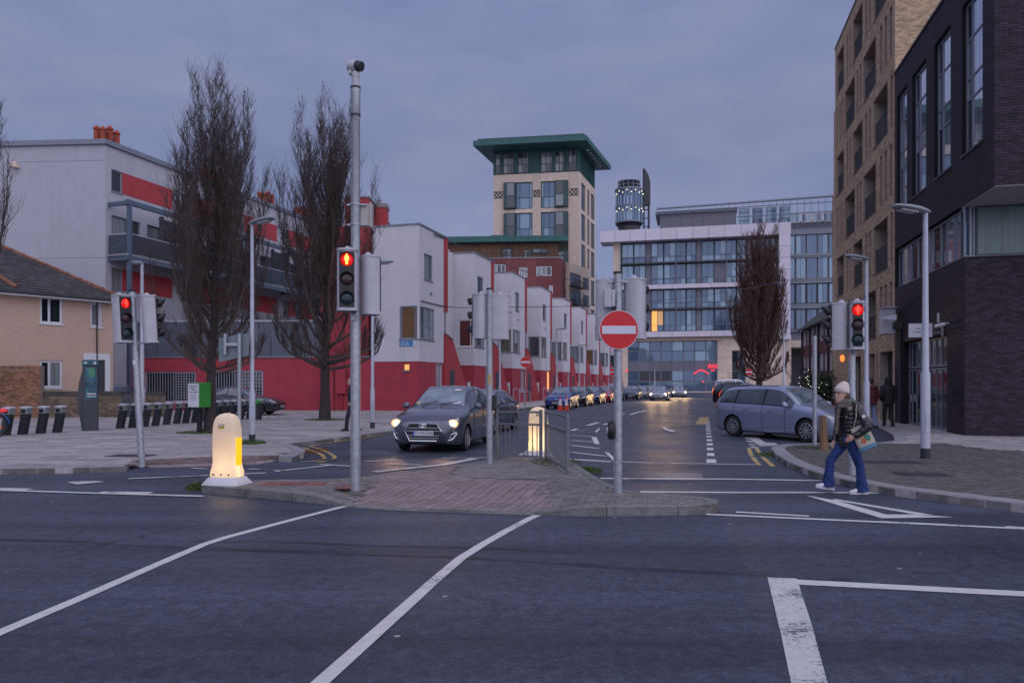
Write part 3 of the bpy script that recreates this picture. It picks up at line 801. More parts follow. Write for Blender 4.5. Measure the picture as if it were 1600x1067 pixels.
# strip window under the overhang
mb = MB(fu.M); mb.box(0, 7.7, .02, .3, 5.36, 5.46); mb.M = frl.M; mb.box(0.01, 14, .02, .3, 5.36, 5.46); mb.build('sill', coping, B, world=True)
for k in range(6): window(B, fu.M, k*1.28+.01, k*1.28+1.27, 5.46, 6.98, us=[0, .38, 1], y=.14, fw=.07, fm=coping, pmat=[pane_sky, pane_dark] if k % 2 else [pane_dark, pane_sky])
cur = pm('green grey curtain behind glass', (.10, .17, .16), .35, var=.25, scale=2, st=(9, 9, .15), spec=.7)
window(B, frl.M, .02, .32, 5.46, 6.98, y=.12, fw=.05, fm=coping, pmat=pane_teal)
for k in range(4): window(B, frl.M, .34+k*1.9, .34+k*1.9+1.88, 5.46, 6.98, y=.14, fw=.06, fm=dark_frame, pmat=cur)
# ground floor glazing
us_ = [0, .08, .19, .30, .41, .52, .64, .76, .88, 1]
window(B, fu.M, 1.17, 6.14, .14, 2.20, us=us_, y=.2, fw=.06, bar=.05, fm=coping, pmat=[pane_dark, pane_dark, pane, pane_dark, pane_dark, pane_dark, pane, pane_dark])
window(B, fu.M, 1.17, 6.14, 2.24, 3.22, us=us_, y=.2, fw=.06, bar=.05, fm=coping, pmat=[pane_dark, pane, pane_dark])
mb = MB(fu.M); mb.box(1.2, 1.24, .15, .2, 1.0, 1.25); mb.box(1.55, 1.59, .15, .2, 1.0, 1.25); mb.build('handle', chrome, B, world=True)
mb = MB(fu.M); mb.box(-.03, E_+.03, -.05, .3, 14.0, 14.08); mb.M = fr.M; mb.box(.03, 14, -.05, .3, 14.0, 14.08); mb.build('coping', darkmetal, B, world=True)
# ================================================================== RIGHT: tan brick apartment block
B = thing('tan_brick_apartments', 'tall tan brick apartment block with staggered recessed balconies', 'building', (*TP(16), 0))
E2 = 22.4; ft = Fac(TP(E2), -T); TL = E2 - E_
ops = []; bigs = []; slots = []
for k in range(7):
    z0 = .9 + 2.8*k; z1 = z0 + 2.1
    A = [(11.0,13.4),(15.6,17.7),(20.0,21.9)]; Bb = [(13.0,15.4),(17.3,19.7)]
    As = [(10.2,10.55),(13.9,14.25),(14.6,14.95),(18.2,18.5),(18.85,19.2)]; Bs = [(10.3,10.7),(11.1,11.5),(11.9,12.3),(15.85,16.2),(16.5,16.85),(20.1,20.4),(20.8,21.15),(21.6,21.9)]
    bg_, sl_ = (A, As) if k % 2 == 0 else (Bb, Bs)
    if k == 0: bg_, sl_, z0 = [(10.2,12.3),(13.2,14.4),(16.0,18.0)], [(12.65,12.95)], .12
    for a, b in bg_: bigs.append((E2-b, E2-a, z0, z1, 1.1 if k else .4)); ops.append(bigs[-1])
    for a, b in sl_: slots.append((E2-b, E2-a, z0, z1, .22)); ops.append(slots[-1])
mb = MB(ft.M); facade(mb, 0, TL, -.05, 20.5, ops)
fg = Fac(TP(E_), RR); mb.M = fg.M; facade(mb, 0, 12, 14.0, 20.5, ())
mb.M = None; a, b, c, d = TP(E2), TP(E_), TP(E_)+RR*12, TP(E2)+RR*12
mb.quad((*a,20.5),(*b,20.5),(*c,20.5),(*d,20.5)); mb.quad((*d,-.05),(*d,20.5),(*c,20.5),(*c,-.05)); mb.quad((*a,-.05),(*a,20.5),(*d,20.5),(*d,-.05))
mb.M = ft.M; mb.box(-.7, -.0, .05, 8, -.05, 17.2); mb.box(-1.4, -.7, .1, 8, -.05, 12.6)
mb.build('wall', mortar_tan, B, world=True)
bricks(B, ft.M, 0, TL, .12, 20.5, ops, brick_tan, 150)
bricks(B, fg.M, 0, 6, 14.0, 20.5, (), brick_tan, 150)
for e0, e1, yy, zt in ((-.7, 0, .05, 17.2), (-1.4, -.7, .1, 12.6)):
    bricks(B, ft.M @ Matrix.Translation((0, yy, 0)), e0, e1, .12, zt, (), brick_tan)
for a, b, c, d, r in bigs:
    # brick side walls of the balcony, glazed back and rail
    window(B, ft.M, a+.01, b-.01, c+.02, d-.02, us=[0,.5,1], y=r-.07, fw=.07, fm=dark_frame, pmat=[pane_dark, pane], name='balcony_door' if c > .5 else 'entrance')
    if c > .5:
        mb = MB(ft.M); mb.box(a+.01, b-.01, .06, .10, c+1.02, c+1.06)
        n = int((b-a)/.13)
        for i in range(n): x = a+.06+(b-a-.1)*i/(n-1); mb.box(x-.008, x+.008, .07, .09, c+.02, c+1.02)
        mb.build('balcony_rail', dark_frame, B, world=True)
    mb = MB(ft.M); mb.box(a-.02, b+.02, -.03, .05, c-.05, c-.003); mb.build('sill', darkmetal, B, world=True)
for a, b, c, d, r in slots: window(B, ft.M, a+.01, b-.01, c+.02, d-.02, y=.16, fw=.03, fm=dark_frame, pmat=pane_dark, sep=False)
mb = MB(ft.M); mb.box(0, TL, -.04, .3, 20.5, 20.58); mb.M = fg.M; mb.box(.0, 12, -.04, .3, 20.5, 20.58); mb.build('coping', darkmetal, B, world=True)
# things fixed to the right buildings
o = thing('utility_cabinet', 'grey metal cabinet with antenna on the wall corner between both brick buildings', 'cabinet', (*(TP(9.4)-RR*.42), 3.6))
mb = MB(fu.M); mb.box(.1, .75, -.62, -.16, 3.62, 4.62); mb.box(.0, .85, -.66, -.12, 4.62, 4.66); mb.build('case', sig_grey, o, world=True, bevel=.01)
mb = MB(fu.M); mb.box(.2, .65, -.16, 0.0, 3.8, 3.9); mb.box(.2, .65, -.16, 0, 4.3, 4.4); mb.box(.9, 1.15, -.3, 0, 3.78, 4.05); mb.tube([(.95,-.05,3.75),(.95,-.05,.2)], .05, 8); mb.build('bracket', darkmetal, o, world=True)
mb = MB(fu.M); mb.add([(.85,-.7,4.2),(1.5,-.35,4.1),(1.5,-.35,4.3),(.85,-.7,4.25),(.85,-.66,4.2),(1.5,-.3,4.1),(1.5,-.3,4.3),(.85,-.66,4.25)], [(0,1,2,3),(7,6,5,4),(0,4,5,1),(1,5,6,2),(2,6,7,3),(3,7,4,0)]); mb.build('antenna', sign_white, o, world=True)
o = thing('projecting_sign', 'small white sign on a bracket projecting from the dark brick wall', 'sign', (*(TP(4.1)), 3.2))
Msg = Matrix.Translation((*TP(4.1), 0)) @ Matrix.Rotation(math.atan2(-RR.y, -RR.x), 4, 'Z')
mb = MB(Msg); mb.box(.32, 1.02, -.02, .02, 3.17, 3.62); mb.build('sign_panel', sign_white, o, world=True, bevel=.005)
mb = MB(Msg); mb.box(0, .34, -.015, .015, 3.3, 3.34); mb.box(0, .34, -.015, .015, 3.48, 3.52); mb.box(-.0, .04, -.08, .08, 3.2, 3.6); mb.build('bracket', coping, o, world=True)
ink = pm('grey sign ink', (.25, .25, .28), .6, var=0)
mb = MB(Msg)
for zz, runs in ((3.45, ((.42,.66),(.69,.8))), (3.34, ((.42,.52),(.55,.62),(.65,.9)))):
    for a, b in runs: mb.box(a, b, .02, .024, zz-.018, zz+.018)
mb.build('lettering', ink, o, world=True)
o = thing('wall_camera', 'small white security camera on the dark brick wall above the shop front', 'camera', (*TP(3.6), 3.5))
mb = MB(fu.M); mb.box(6.3, 6.36, -.25, 0, 3.55, 3.6); mb.build('bracket', sig_grey, o, world=True)
mb = MB(fu.M); mb.tube([(6.33,-.4,3.48),(6.33,-.12,3.54)], .06, 10); mb.build('camera_body', sign_white, o, world=True, smooth=True)
mb = MB(fu.M); mb.tube([(6.33,-.3,3.6),(6.33,-.3,3.9)], .04, 8); mb.build('lamp', sig_grey, o, world=True)
# ================================================================== RIGHT: red brick terrace behind
B = thing('red_brick_terrace', 'low red brick terrace with white window panels and mossy slate roof', 'building', (24, 57, 0))
fb = Fac((26.0, 66.0), (-.22, -.975)); UL = fb.u(1330)
mb = MB(fb.M); ops = []
for i in range(9):
    a = .6 + i*1.95
    ops += [(a, a+1.5, 5.0, 6.3), (a, a+1.5, 2.6, 4.0)]
facade(mb, 0, UL, -.05, 6.6, ops, .15)
fgab = Fac(Vector((26.0, 66.0)) + Vector((-.975, .22))*-0, (.975, -.22)); mb.M = None
e0 = fb.w(0); e1 = fb.w(UL); bk0 = fb.w(0, 7); bk1 = fb.w(UL, 7); rg0 = fb.w(0, 3.5, 9.6); rg1 = fb.w(UL, 3.5, 9.6)
v = lambda p, z: (p.x, p.y, z)
mb.add([v(e0,-.05), v(e0,6.6), tuple(rg0), v(bk0,6.6), v(bk0,-.05)], [(0,1,2,3,4)])
mb.add([v(e1,-.05), v(bk1,-.05), v(bk1,6.6), tuple(rg1), v(e1,6.6)], [(0,1,2,3,4)])
mb.quad(v(bk0,-.05), v(bk0,6.6), v(bk1,6.6), v(bk1,-.05))
mb.build('wall', brick_red, B, world=True)
for i, o_ in enumerate(ops): window(B, fb.M, *o_, nx=4, y=.05, fw=.07, bar=.09, fm=pale_paint, pmat=[pane_dark, pane, sign_white, pane_dark], sep=False)
mb = MB(fb.M)
mb.add([(-.3,-.35,6.45),(UL+.2,-.35,6.45),(UL+.2,3.5,9.75),(-.3,3.5,9.75),(-.3,-.35,6.3),(UL+.2,-.35,6.3),(UL+.2,3.5,9.6),(-.3,3.5,9.6),(-.3,7.35,6.45),(UL+.2,7.35,6.45)], [(0,1,2,3),(4,7,6,5),(0,4,5,1),(0,3,7,4),(3,2,9,8)])
mb.build('roof', pm('mossy slate', (.055,.06,.05), .9, var=.4, scale=3, stain=.5, stcol=(.05,.07,.02)), B, world=True)
mb = MB(fb.M); mb.box(-.2, UL, -.3, -.02, 2.15, 2.4)
for i in range(5): x = .3+i*3.9; mb.box(x-.05, x+.05, -.12, -.005, -.05, 6.3)
mb.build('canopy', darkmetal, B, world=True)
mb = MB(fb.M)
for i in range(10): mb.box(.2+i*1.95, .95+i*1.95, -.05, .02, .12, 2.1)
mb.build('door', dark_frame, B, world=True)
o = thing('garden_wall', 'grey rendered garden wall by the far right pavement', 'wall', (21.6, 47, 0))
mb = MB(); a = Vector((21.9, 49)); b = Vector((18.6, 42.6)); n_ = Vector((.9,-.3)); mb.prism([tuple(x) for x in (b, b+n_*.3, a+n_*.3, a)][::1], -.05, 2.9); mb.build('panel', concrete, o, world=True)
mb = MB(); mb.prism([(18.4,42.4),(18.9,42.2),(22.3,49.1),(21.8,49.2)], 2.9, 3.0); mb.build('coping', soffit, o, world=True)
o = thing('low_brick_wall', 'low red brick garden wall in front of the hedge', 'wall', (18.6, 40, 0))
mb = MB(); mb.prism([(16.6,37.5),(16.85,37.4),(21.0,48.6),(20.8,48.8)], -.05, .85); mb.build('brickwork', brick_red, o, world=True)
mb = MB(); mb.prism([(16.55,37.4),(16.9,37.3),(21.05,48.6),(20.75,48.85)], .85, .93); mb.build('coping', concrete, o, world=True)
# ================================================================== FAR: glass office building
OD = Vector((.972, -.236)); fo = Fac((XD(1085, 150), 150), OD)
B = thing('glass_office_building', 'glass office block with pale metal frame closing the end of the street', 'building', (fo.P.x, fo.P.y, 0))
U = fo.u
mb = MB(fo.M)
uL, uR = U(968), U(1216)
mb.box(uL, U(1232), .9, 24, 0, 33.0)                                       # core behind the glazing
mb.build('wall', panel_grey, B, world=True)
mb = MB(fo.M)
n = 12
for i in range(n):
    a, b = lerp(U(939), U(1234), i/n), lerp(U(939), U(1234), (i+1)/n); mb2 = MB(fo.M); mb2.box(a+.03, b-.03, -2.0, 3, 31.0, 33.3); mb2.build('cladding_panel', frame_white, B, world=True)
for i in range(9):
    a, b = lerp(10.4, 31.0, i/9), lerp(10.4, 31.0, (i+1)/9); mb2 = MB(fo.M); mb2.box(U(1215.5), U(1233), -2.0, 3, a+.03, b-.03); mb2.build('cladding_panel', frame_white, B, world=True)
for i in range(12):
    a, b = lerp(U(972), U(1215), i/12), lerp(U(972), U(1215), (i+1)/12); mb2 = MB(fo.M); mb2.box(a+.02, b-.02, -1.6, 1, 11.25, 12.35); mb2.build('cladding_panel', frame_white, B, world=True)
    mb2 = MB(fo.M); mb2.box(a+.02, b-.02, -1.0, 1, 21.15, 22.0); mb2.build('cladding_panel', frame_white, B, world=True)
rows = [(26.75, 30.85), (22.15, 26.25), (17.25, 21.0), (12.5, 16.8)]
cols = [971, 990, 1009, 1017, 1037, 1056, 1072, 1088, 1096, 1116, 1135, 1151, 1167, 1175, 1195, 1214]
curtain_warm = emat('warm lit curtain', (.75, .42, .2), .35)
g = random.Random(3)
for r, (za, zb) in enumerate(rows):
    mb = MB(fo.M); mb.box(U(970), uR, -.6, 1, za-.38, za-.04); mb.build('floor_slab', dark_frame, B, world=True)
    for c, (x0, x1) in enumerate(zip(cols, cols[1:])):
        a, b = U(x0)+.06, U(x1)-.06
        if (x1 - x0) < 10 or (r == 1 and c in (2, 9)) or (r == 3 and c == 11):
            mb = MB(fo.M); mb.box(a-.05, b+.05, .15, .6, za, zb); mb.build('cladding_panel', panel_grey, B, world=True)
        else:
            lit = (r == 3 and c == 3)
            window(B, fo.M, a, b, za, zb, us=[0, .5, 1], zs=[0, .30, 1], y=.3, fw=.10, fm=dark_frame, pmat=pane_teal if not lit else [lit_glass, pane_teal, lit_glass, curtain_warm])
    mb = MB(fo.M)
    for x in (970, 1056.5, 1135, 1214): mb.tube([(U(x), -.7, za-.4), (U(x), -.7, zb+.3)], .09, 6)
    mb.tube([(U(970), -.6, za+1.2), (uR, -.6, za+1.2)], .05, 4)
    mb.build('balcony_rail', grey_frame, B, world=True)
# stone base and entrance hall
mb = MB(fo.M); hall = (U(981), U(1121), -.05, 10.5); facade(mb, U(958), U(1236), -.05, 11.2, [hall, (U(1143), U(1165), 2.0, 8.4)], .5, y=-.2)
mb.box(U(958), U(970), -.3, 1, 11.2, 31.0); mb.build('stone_base', stone, B, world=True)
for i in range(24):      # stone panels
    x0 = U(1122)+.06+(i % 3)*.9; z0 = .1 + (i//3)*1.35; mb = MB(fo.M); mb.box(x0, x0+.84, -.24, -.19, z0, z0+1.28); mb.build('stone_panel', stone, B, world=True)
hz = [-.03, 2.2, 4.4, 6.3, 8.4, 10.4]
for j in range(5):
    for i in range(8):
        a, b = lerp(hall[0], hall[1], i/8), lerp(hall[0], hall[1], (i+1)/8)
        window(B, fo.M, a+.04, b-.04, hz[j]+.04, hz[j+1]-.02, y=.0, fw=.09, fm=grey_frame, pmat=(pane_teal if j != 1 or i > 3 or i == 0 else dark_frame) if j != 2 else panel_grey)
window(B, fo.M, U(1143)+.05, U(1165)-.05, 2.05, 8.35, nx=2, zs=[0,.36,.6,1], y=.1, fw=.12, fm=grey_frame, pmat=[pane_dark, pane_teal])
neon = emat('red neon', (1.0, .03, .06), 1.2)
mb = MB(fo.M); zc_ = 4.6
for k in range(3):
    x = U(1105)+.2+k*.65; mb.box(x, x+.45, -.42, -.36, 5.35, 5.55); mb.box(x, x+.16, -.42, -.36, 4.85, 5.35); mb.box(x+.2, x+.45, -.42, -.36, 4.95, 5.1)
mb.box(U(1111), U(1116), -.42, -.36, 4.3, 4.5)
mb.tube([(U(1084+k*2.6), -.4, 3.6+.85*math.sin(math.pi*(k+.3)/9.5)) for k in range(10)], .10, 6)
mb.box(U(1098), U(1099.5), -.42, -.36, 2.0, 2.3); mb.box(U(979), U(980.6), -.42, -.3, 4.2, 4.7)
mb.build('neon_sign', neon, B, world=True)
# right wing, set back
fw_ = Fac(fo.w(U(1232), 6).xy, OD); W0, W1 = 0.0, fw_.u(1330)
mb = MB(fw_.M); mb.box(0, W1, .9, 18, 9.5, 34.2); mb.build('wing_wall', panel_grey, B, world=True)
for r, (za, zb) in enumerate([(28.0, 32.2), (23.3, 27.6), (18.2, 22.2), (12.9, 17.0)]):
    mb = MB(fw_.M); mb.box(0, W1, .1, 1, zb+.1, za+5.4 if r == 0 else zb+.75); mb.box(0, W1, .1, 1, za-.5, za-.1); mb.build('floor_slab', grey_frame, B, world=True)
    for i in range(6):
        a, b = lerp(0, W1, i/6)+.1, lerp(0, W1, (i+1)/6)-.1
        window(B, fw_.M, a, b, za, zb, nx=2, y=.4, fw=.12, fm=dark_frame if r > 1 else grey_frame, pmat=pane_teal)
mb = MB(fw_.M); mb.box(.0, W1, -.5, 14, 9.2, 10.6); mb.build('soffit', stone, B, world=True)
mb = MB(fw_.M); mb.box(0, W1, 9, 10, 0, 9.2); mb.build('undercroft', dark_frame, B, world=True)
mb = MB(fo.M); mb.box(U(1029), U(1153), 6, 16, 33.0, 37.8)
mb.build('plant_room', panel_grey, B, world=True)
mb = MB(fo.M)
for i in range(7): x = lerp(U(1029), U(1153), i/7); mb.box(x+.06, x+.1, 5.9, 6.0, 33.2, 37.6)
mb.box(U(1022), U(1155), 5.5, 17, 37.8, 38.3); mb.tube([(U(1025), 5, 38.9), (U(1330), 5, 39.6)], .25, 5); mb.tube([(U(1025), 5, 38.2), (U(1330), 5, 38.4)], .12, 5)
for i in range(28): x = lerp(U(1025), U(1320), i/27); mb.tube([(x, 5, 34 if i > 13 else 37.8), (x, 5, 39.2)], .08, 4)
mb.box(U(1153), U(1330), 7, 17, 34.0, 35.2); mb.tube([(U(1153), 5.4, 36.4), (U(1330), 5.4, 36.6)], .12, 5)
mb.build('roof_rail', grey_frame, B, world=True)
for i in range(4): window(B, fo.M, U(1158+i*22), U(1176+i*22), 35.2, 38.6, nx=2, y=7.5, fw=.15, fm=grey_frame, pmat=pane_teal)
for i in range(5): window(B, fo.M, U(1240+i*18), U(1256+i*18), 34.6, 36.4, nx=2, y=5.4, fw=.12, fm=stone, pmat=pane_teal)
# ---- lit glass lift tower with fin, behind
o = thing('round_glass_tower', 'round glass rooftop tower with lit ceiling lamps and a tall fin', 'tower', (XD(983,175), 175, 0))
cx, cy, k = XD(983,175), 175, 175/F
mb = MB(); Mt = Matrix.Translation((cx, cy, 0)); mb.lathe([(2.6,30),(2.6,38.9),(3.1,39.4)], 20, Mt); mb.build('shaft', darkmetal, o, world=True)
for j, (za, zb) in enumerate(((40.0, 43.3), (43.7, 47.4))):
    mb = MB(); mb.lathe([(3.3, za-.35), (3.35, za)], 20, Mt); mb.build('floor_slab', grey_frame, o, world=True)
    for i in range(12):
        a0, a1 = math.pi*(1+i/12)+.03, math.pi*(1+(i+1)/12)-.03; mb = MB(Mt)
        q = [(3.25*math.cos(a), 3.25*math.sin(a)) for a in (a0, a1)]
        mb.add([(*q[0],za),(*q[1],za),(*q[1],zb),(*q[0],zb)], [(0,1,2,3)]); mb.build('pane', pane_teal, o, world=True)
    mb = MB(Mt)
    for i in range(9): a = math.pi*(1.1+.8*i/8); mb.lathe([(.10,-.10),(.10,.10)], 8, Matrix.Translation((3.30*math.cos(a), 3.36*math.sin(a), zb-.9+(.5 if i % 2 else 0))))
    mb.build('lamp', emat('tower lamps', (1, .80, .5), 1.3), o, world=True)
mb = MB(Mt); mb.lathe([(3.4,47.4),(3.4,47.8)], 20)
for i in range(14): a = 2*math.pi*i/14; mb.tube([(2.6*math.cos(a),2.6*math.sin(a),47.8),(2.6*math.cos(a),2.6*math.sin(a),49.6)], .08, 4)
mb.lathe([(2.65,49.5),(2.65,49.65)], 16); mb.lathe([(2.65,48.6),(2.65,48.7)], 16); mb.build('roof_rail', grey_frame, o, world=True)
mb = MB(); fx = XD(1009,175); x0, x1 = XD(1005,175), XD(1015,175)
mb.add([(x0,174,30),(x1,174,30),(x1,174,50.5),(x1-.1,174,52.3),(x0+.1,174,52.8),(x0,174,51),(x0,175.6,30),(x1,175.6,30),(x1,175.6,50.5),(x1-.1,175.6,52.3),(x0+.1,175.6,52.8),(x0,175.6,51)][:0] or [(x0,174,44),(x1,174,44),(x1,174,49.4),(x1-.5,174,51.2),(x0,174,52.8),(x0,175.6,44),(x1,175.6,44),(x1,175.6,49.4),(x1-.5,175.6,51.2),(x0,175.6,52.8)], [(0,1,2,3,4),(9,8,7,6,5),(0,5,6,1),(1,6,7,2),(2,7,8,3),(3,8,9,4),(4,9,5,0)])
mb.tube([(x0+.15,174.8,30),(x0+.15,174.8,44)], .18, 6); mb.tube([(x1-.25,174.8,30),(x1-.25,174.8,44)], .25, 6)
for z in range(31, 44, 2): mb.tube([(x0+.15,174.8,z),(x1-.25,174.8,z)], .12, 5)
mb.build('fin', darkmetal, o, world=True)
mb = MB(); mb.box(XD(988,175), x0, 174, 175, 40, 40.3); mb.box(XD(988,175), x0, 174, 175, 43.5, 43.8); mb.box(XD(988,175), XD(1002,175), 174.2, 175, 40.3, 47.3); mb.build('bridge', pane_teal, o, world=True)
# ================================================================== FAR: stone tower with green copper roof
B = thing('stone_tower', 'tall buff stone tower with green copper top storey and flat overhanging roof', 'building', (XD(838,190), 192, 0))
d1, d2, d3 = 193.5, 190.0, 208.0
A1, A2, A3 = Vector((XD(771,d1), d1)), Vector((XD(905,d2), d2)), Vector((XD(930,d3), d3))
f1 = Fac(A1, A2-A1); f2 = Fac(A2, A3-A2); L1, L2 = (A2-A1).length, (A3-A2).length
ZS = ZD(268, d2); ZT = ZD(231, d2)
rws = [(f1.z(838,349.5)+0, f1.z(838,282)), None]
def rowz(yb, yt): return (f1.z(838, yb), f1.z(838, yt))
R1 = [rowz(326, 284), rowz(374, 335)] ; hgt = R1[0][0]-R1[1][0]
allr = [(R1[0][0]-hgt*k, R1[0][1]-hgt*k) for k in range(6)]
ops1 = [(f1.u(a), f1.u(b), z0, z1, .6) for z0, z1 in allr for a, b in ((787, 832), (845, 888))]
ops2 = [(L2*a, L2*b, z0, z1, .5) for z0, z1 in allr for a, b in ((.12, .36), (.5, .62), (.72, .95))]
mb = MB(f1.M); facade(mb, 0, L1, 0, ZS, ops1); mb.M = f2.M; facade(mb, 0, L2, 0, ZS, ops2); mb.M = None
A4 = A1 + (A3-A2); mb.quad((*A4,0),(*A4,ZS),(*A1,ZS),(*A1,0)); mb.quad((*A3,0),(*A3,ZS),(*A4,ZS),(*A4,0)); mb.quad((*A1,ZS),(*A2,ZS),(*A3,ZS),(*A4,ZS))
mb.build('wall', stone, B, world=True)
for a, b, z0, z1, r in ops1:
    lf = a < L1/2
    window(B, f1.M, a+.05, b-.05, z0+.05, z1-.05, us=[0,.14,.34,.44,.56,.9,1] if lf else [0,.1,.3,.5,.56,.66,.9,1], zs=[0,.42,1], y=.35, fw=.22, bar=.2, fm=green_frame, pmat=pane_teal)
    mb = MB(f1.M); x0, x1 = (a+.1, a+(b-a)*.42) if lf else (a+(b-a)*.52, b-.1); mb.box(x0, x1, -.9, .3, z0+.1, z1-.1); mb.build('bay', green_frame, B, world=True)
    w_ = (x1-x0)
    window(B, f1.M, x0+.25*w_ if lf else x0+.05*w_, x0+.95*w_ if lf else x0+.7*w_, z0+.25, z1-.25, zs=[0,.48,1], y=-1.0, fw=.15, bar=.3, fm=green_frame, pmat=pane)
for a, b, z0, z1, r in ops2: window(B, f2.M, a+.05, b-.05, z0+.05, z1-.05, nx=2 if b-a > 3 else 1, nz=2, y=.2, fw=.25, bar=.25, fm=green_frame, pmat=pane_dark)
# decorative chequer panels
zd0, zd1 = f1.z(838, 308), f1.z(838, 297)
for x0, x1 in ((771.5, 786), (833, 844.5), (889.5, 904)):
    mb = MB(f1.M); a, b = f1.u(x0), f1.u(x1); mb.box(a, b, -.06, .1, zd0, zd1); mb.build('frieze', dark_frame, B, world=True)
    mb = MB(f1.M); n = 5
    for i in range(n):
        for j in range(3):
            if (i+j) % 2 == 0:
                w_ = (b-a)/n; h_ = (zd1-zd0-.5)/3; mb.box(a+i*w_+.08, a+(i+1)*w_-.08, -.1, -.05, zd0+.25+j*h_, zd0+.25+(j+1)*h_-.05)
    mb.build('frieze_block', stone, B, world=True)
mb = MB(f1.M); mb.box(0.05, L1-.05, .3, 1, ZS, ZT)
for x in (772.5, 783, 806, 829, 841, 865, 885.5, 903.5): mb.box(f1.u(x)-.3, f1.u(x)+.3, -.1, .5, ZS, ZT)
mb.M = f2.M; mb.box(.05, L2, .3, 1, ZS, ZT)
for i in range(11): x = L2*(i+.3)/11; mb.box(x-.25, x+.25, -.1, .5, ZS, ZT)
mb.build('copper_storey', copper_dark, B, world=True)
for x0, x1 in ((774, 781.5), (786, 803), (809, 826), (845, 863), (867, 882), (888, 901)):
    window(B, f1.M, f1.u(x0), f1.u(x1), ZS+.2, ZT-.6, us=[0,.45,.8,1] if x1-x0 > 12 else [0,1], zs=[0,.42,1], y=.05, fw=.2, bar=.2, fm=dark_frame, pmat=pane)
def roofpt(px, py, d): return (XD(px, d), d, ZD(py, d))
zr = ZD(226, 187)
c1 = f1.w(-4.2, -6); c2 = f1.w(L1+2.2, -6); c3 = A3 + (A3-A2).normalized()*2 + (A2-A1).normalized()*4.0; c4 = A4 + (A3-A2).normalized()*2 - (A2-A1).normalized()*4.2
pts = [(c1.x,c1.y),(c2.x,c2.y),(c3.x,c3.y),(c4.x,c4.y)]
mb = MB(); mb.prism(pts, ZT-.1, ZT+1.2); mb.build('roof', copper, B, world=True)
mb = MB(); cc = (A1+A2+A3+A4)/4; mb.prism([(lerp(p[0],cc.x,.06), lerp(p[1],cc.y,.06)) for p in pts], ZT+1.2, ZT+1.9); mb.build('roof_deck', copper_dark, B, world=True)
for i in range(7):
    mb = MB(); p = A2.lerp(A3, .1+.13*i) + (A2-A1).normalized()*1.8; mb.lathe([(.35, ZT-.35), (.35, ZT-.1)], 8, Matrix.Translation((p.x, p.y, 0))); mb.build('soffit_lamp', sign_white, B, world=True)
# side balconies of the lower stone part
fs_ = Fac((XD(889,170), 170), (XD(918,180)-XD(889,170), 10)); LS = fs_.u(921)
B = thing('stone_apartment_wing', 'buff stone apartment wing with dark balconies beside the tower', 'building', (fs_.P.x, fs_.P.y, 0))
mb = MB(fs_.M); zt = ZD(415, 175); mb.box(0, LS, 0, 8, 0, zt); mb.build('wall', stone, B, world=True)
for k in range(7):
    z0 = zt - 5.2 - k*4.2
    window(B, fs_.M, LS*.05, LS*.55, z0, z0+3, nx=2, y=-.06, fw=.15, fm=dark_frame, pmat=pane_dark); window(B, fs_.M, LS*.68, LS*.95, z0, z0+2.8, nx=2, y=-.06, fw=.15, fm=dark_frame, pmat=pane_dark)
    mb = MB(fs_.M); mb.box(0, LS*.55, -1.3, -.1, z0-.35, z0-.1); n = 9
    for i in range(n): x = LS*.55*i/(n-1); mb.box(x-.05, x+.05, -1.3, -1.2, z0-.1, z0+1.1)
    mb.box(0, LS*.55, -1.32, -1.18, z0+1.1, z0+1.22); mb.build('balcony', dark_frame, B, world=True)
# ---- red brick block with cedar top and green copper roof
fc_ = Fac((XD(700,165), 165), (.99, -.06)); UR = fc_.u(877)
B = thing('red_brick_apartments', 'red brick apartment block with cedar clad top floor under a green copper roof', 'building', (XD(790,165), 165, 0))
zb_ = fc_.z(800, 404); zc2 = fc_.z(800, 379)
f2c = Fac(fc_.w(UR).xy, (XD(889,176)-fc_.w(UR).x, 176-fc_.w(UR).y)); L2c = f2c.u(889)
def rc(x0, x1, y0, y1): return fc_.rect(x0, x1, y0, y1)
opb = [rc(785-15, 790, 413, 426), rc(811, 824, 418, 433), rc(838, 862, 416, 431), rc(858, 864, 446, 458)]
mb = MB(fc_.M); facade(mb, 0, UR, 0, zb_, opb, .3); mb.M = f2c.M; opc = [(L2c*.2, L2c*.42, z-3, z-.8) for z in (zb_-1.5, zb_-6.2, zb_-11)] + [(L2c*.6, L2c*.8, z-3, z-.8) for z in (zb_-1.5, zb_-6.2, zb_-11)]
facade(mb, 0, L2c, 0, zb_, opc, .3); mb.M = fc_.M; mb.quad((0,0,zb_),(UR,0,zb_),(UR,11,zb_),(0,11,zb_)); mb.build('wall', brick_red, B, world=True)
for o_ in opb: window(B, fc_.M, *o_, nx=3, y=.1, fw=.18, bar=.15, fm=pale_paint, pmat=pane)
for o_ in opc: window(B, f2c.M, *o_, y=.1, fw=.15, fm=dark_frame, pmat=pane_dark)
ux = fc_.u(873)
n = 60
for i in range(n):
    a, b = lerp(0, ux, i/n), lerp(0, ux, (i+1)/n); mb = MB(fc_.M); mb.box(a+.03, b-.03, 1.6+rng.uniform(-.03,.03), 2.2, zb_, zc2); mb.build('board', cedar, B, world=True)
mb = MB(fc_.M); mb.box(0, ux, 1.8, 10, zb_, zc2); mb.build('cedar_storey', cedar, B, world=True)
for x0, x1, y0, y1 in ((784, 799, 386, 402), (818, 830, 388, 403), (831, 856, 386, 395)): window(B, fc_.M, *rc(x0, x1, y0, y1), nx=2, nz=1, y=1.4, fw=.2, fm=dark_frame, pmat=pane)
mb = MB(fc_.M); mb.tube([(0,.1,zb_+1.3),(UR,.1,zb_+1.3)], .08, 5); mb.tube([(0,.1,zb_+.7),(UR,.1,zb_+.7)], .05, 5)
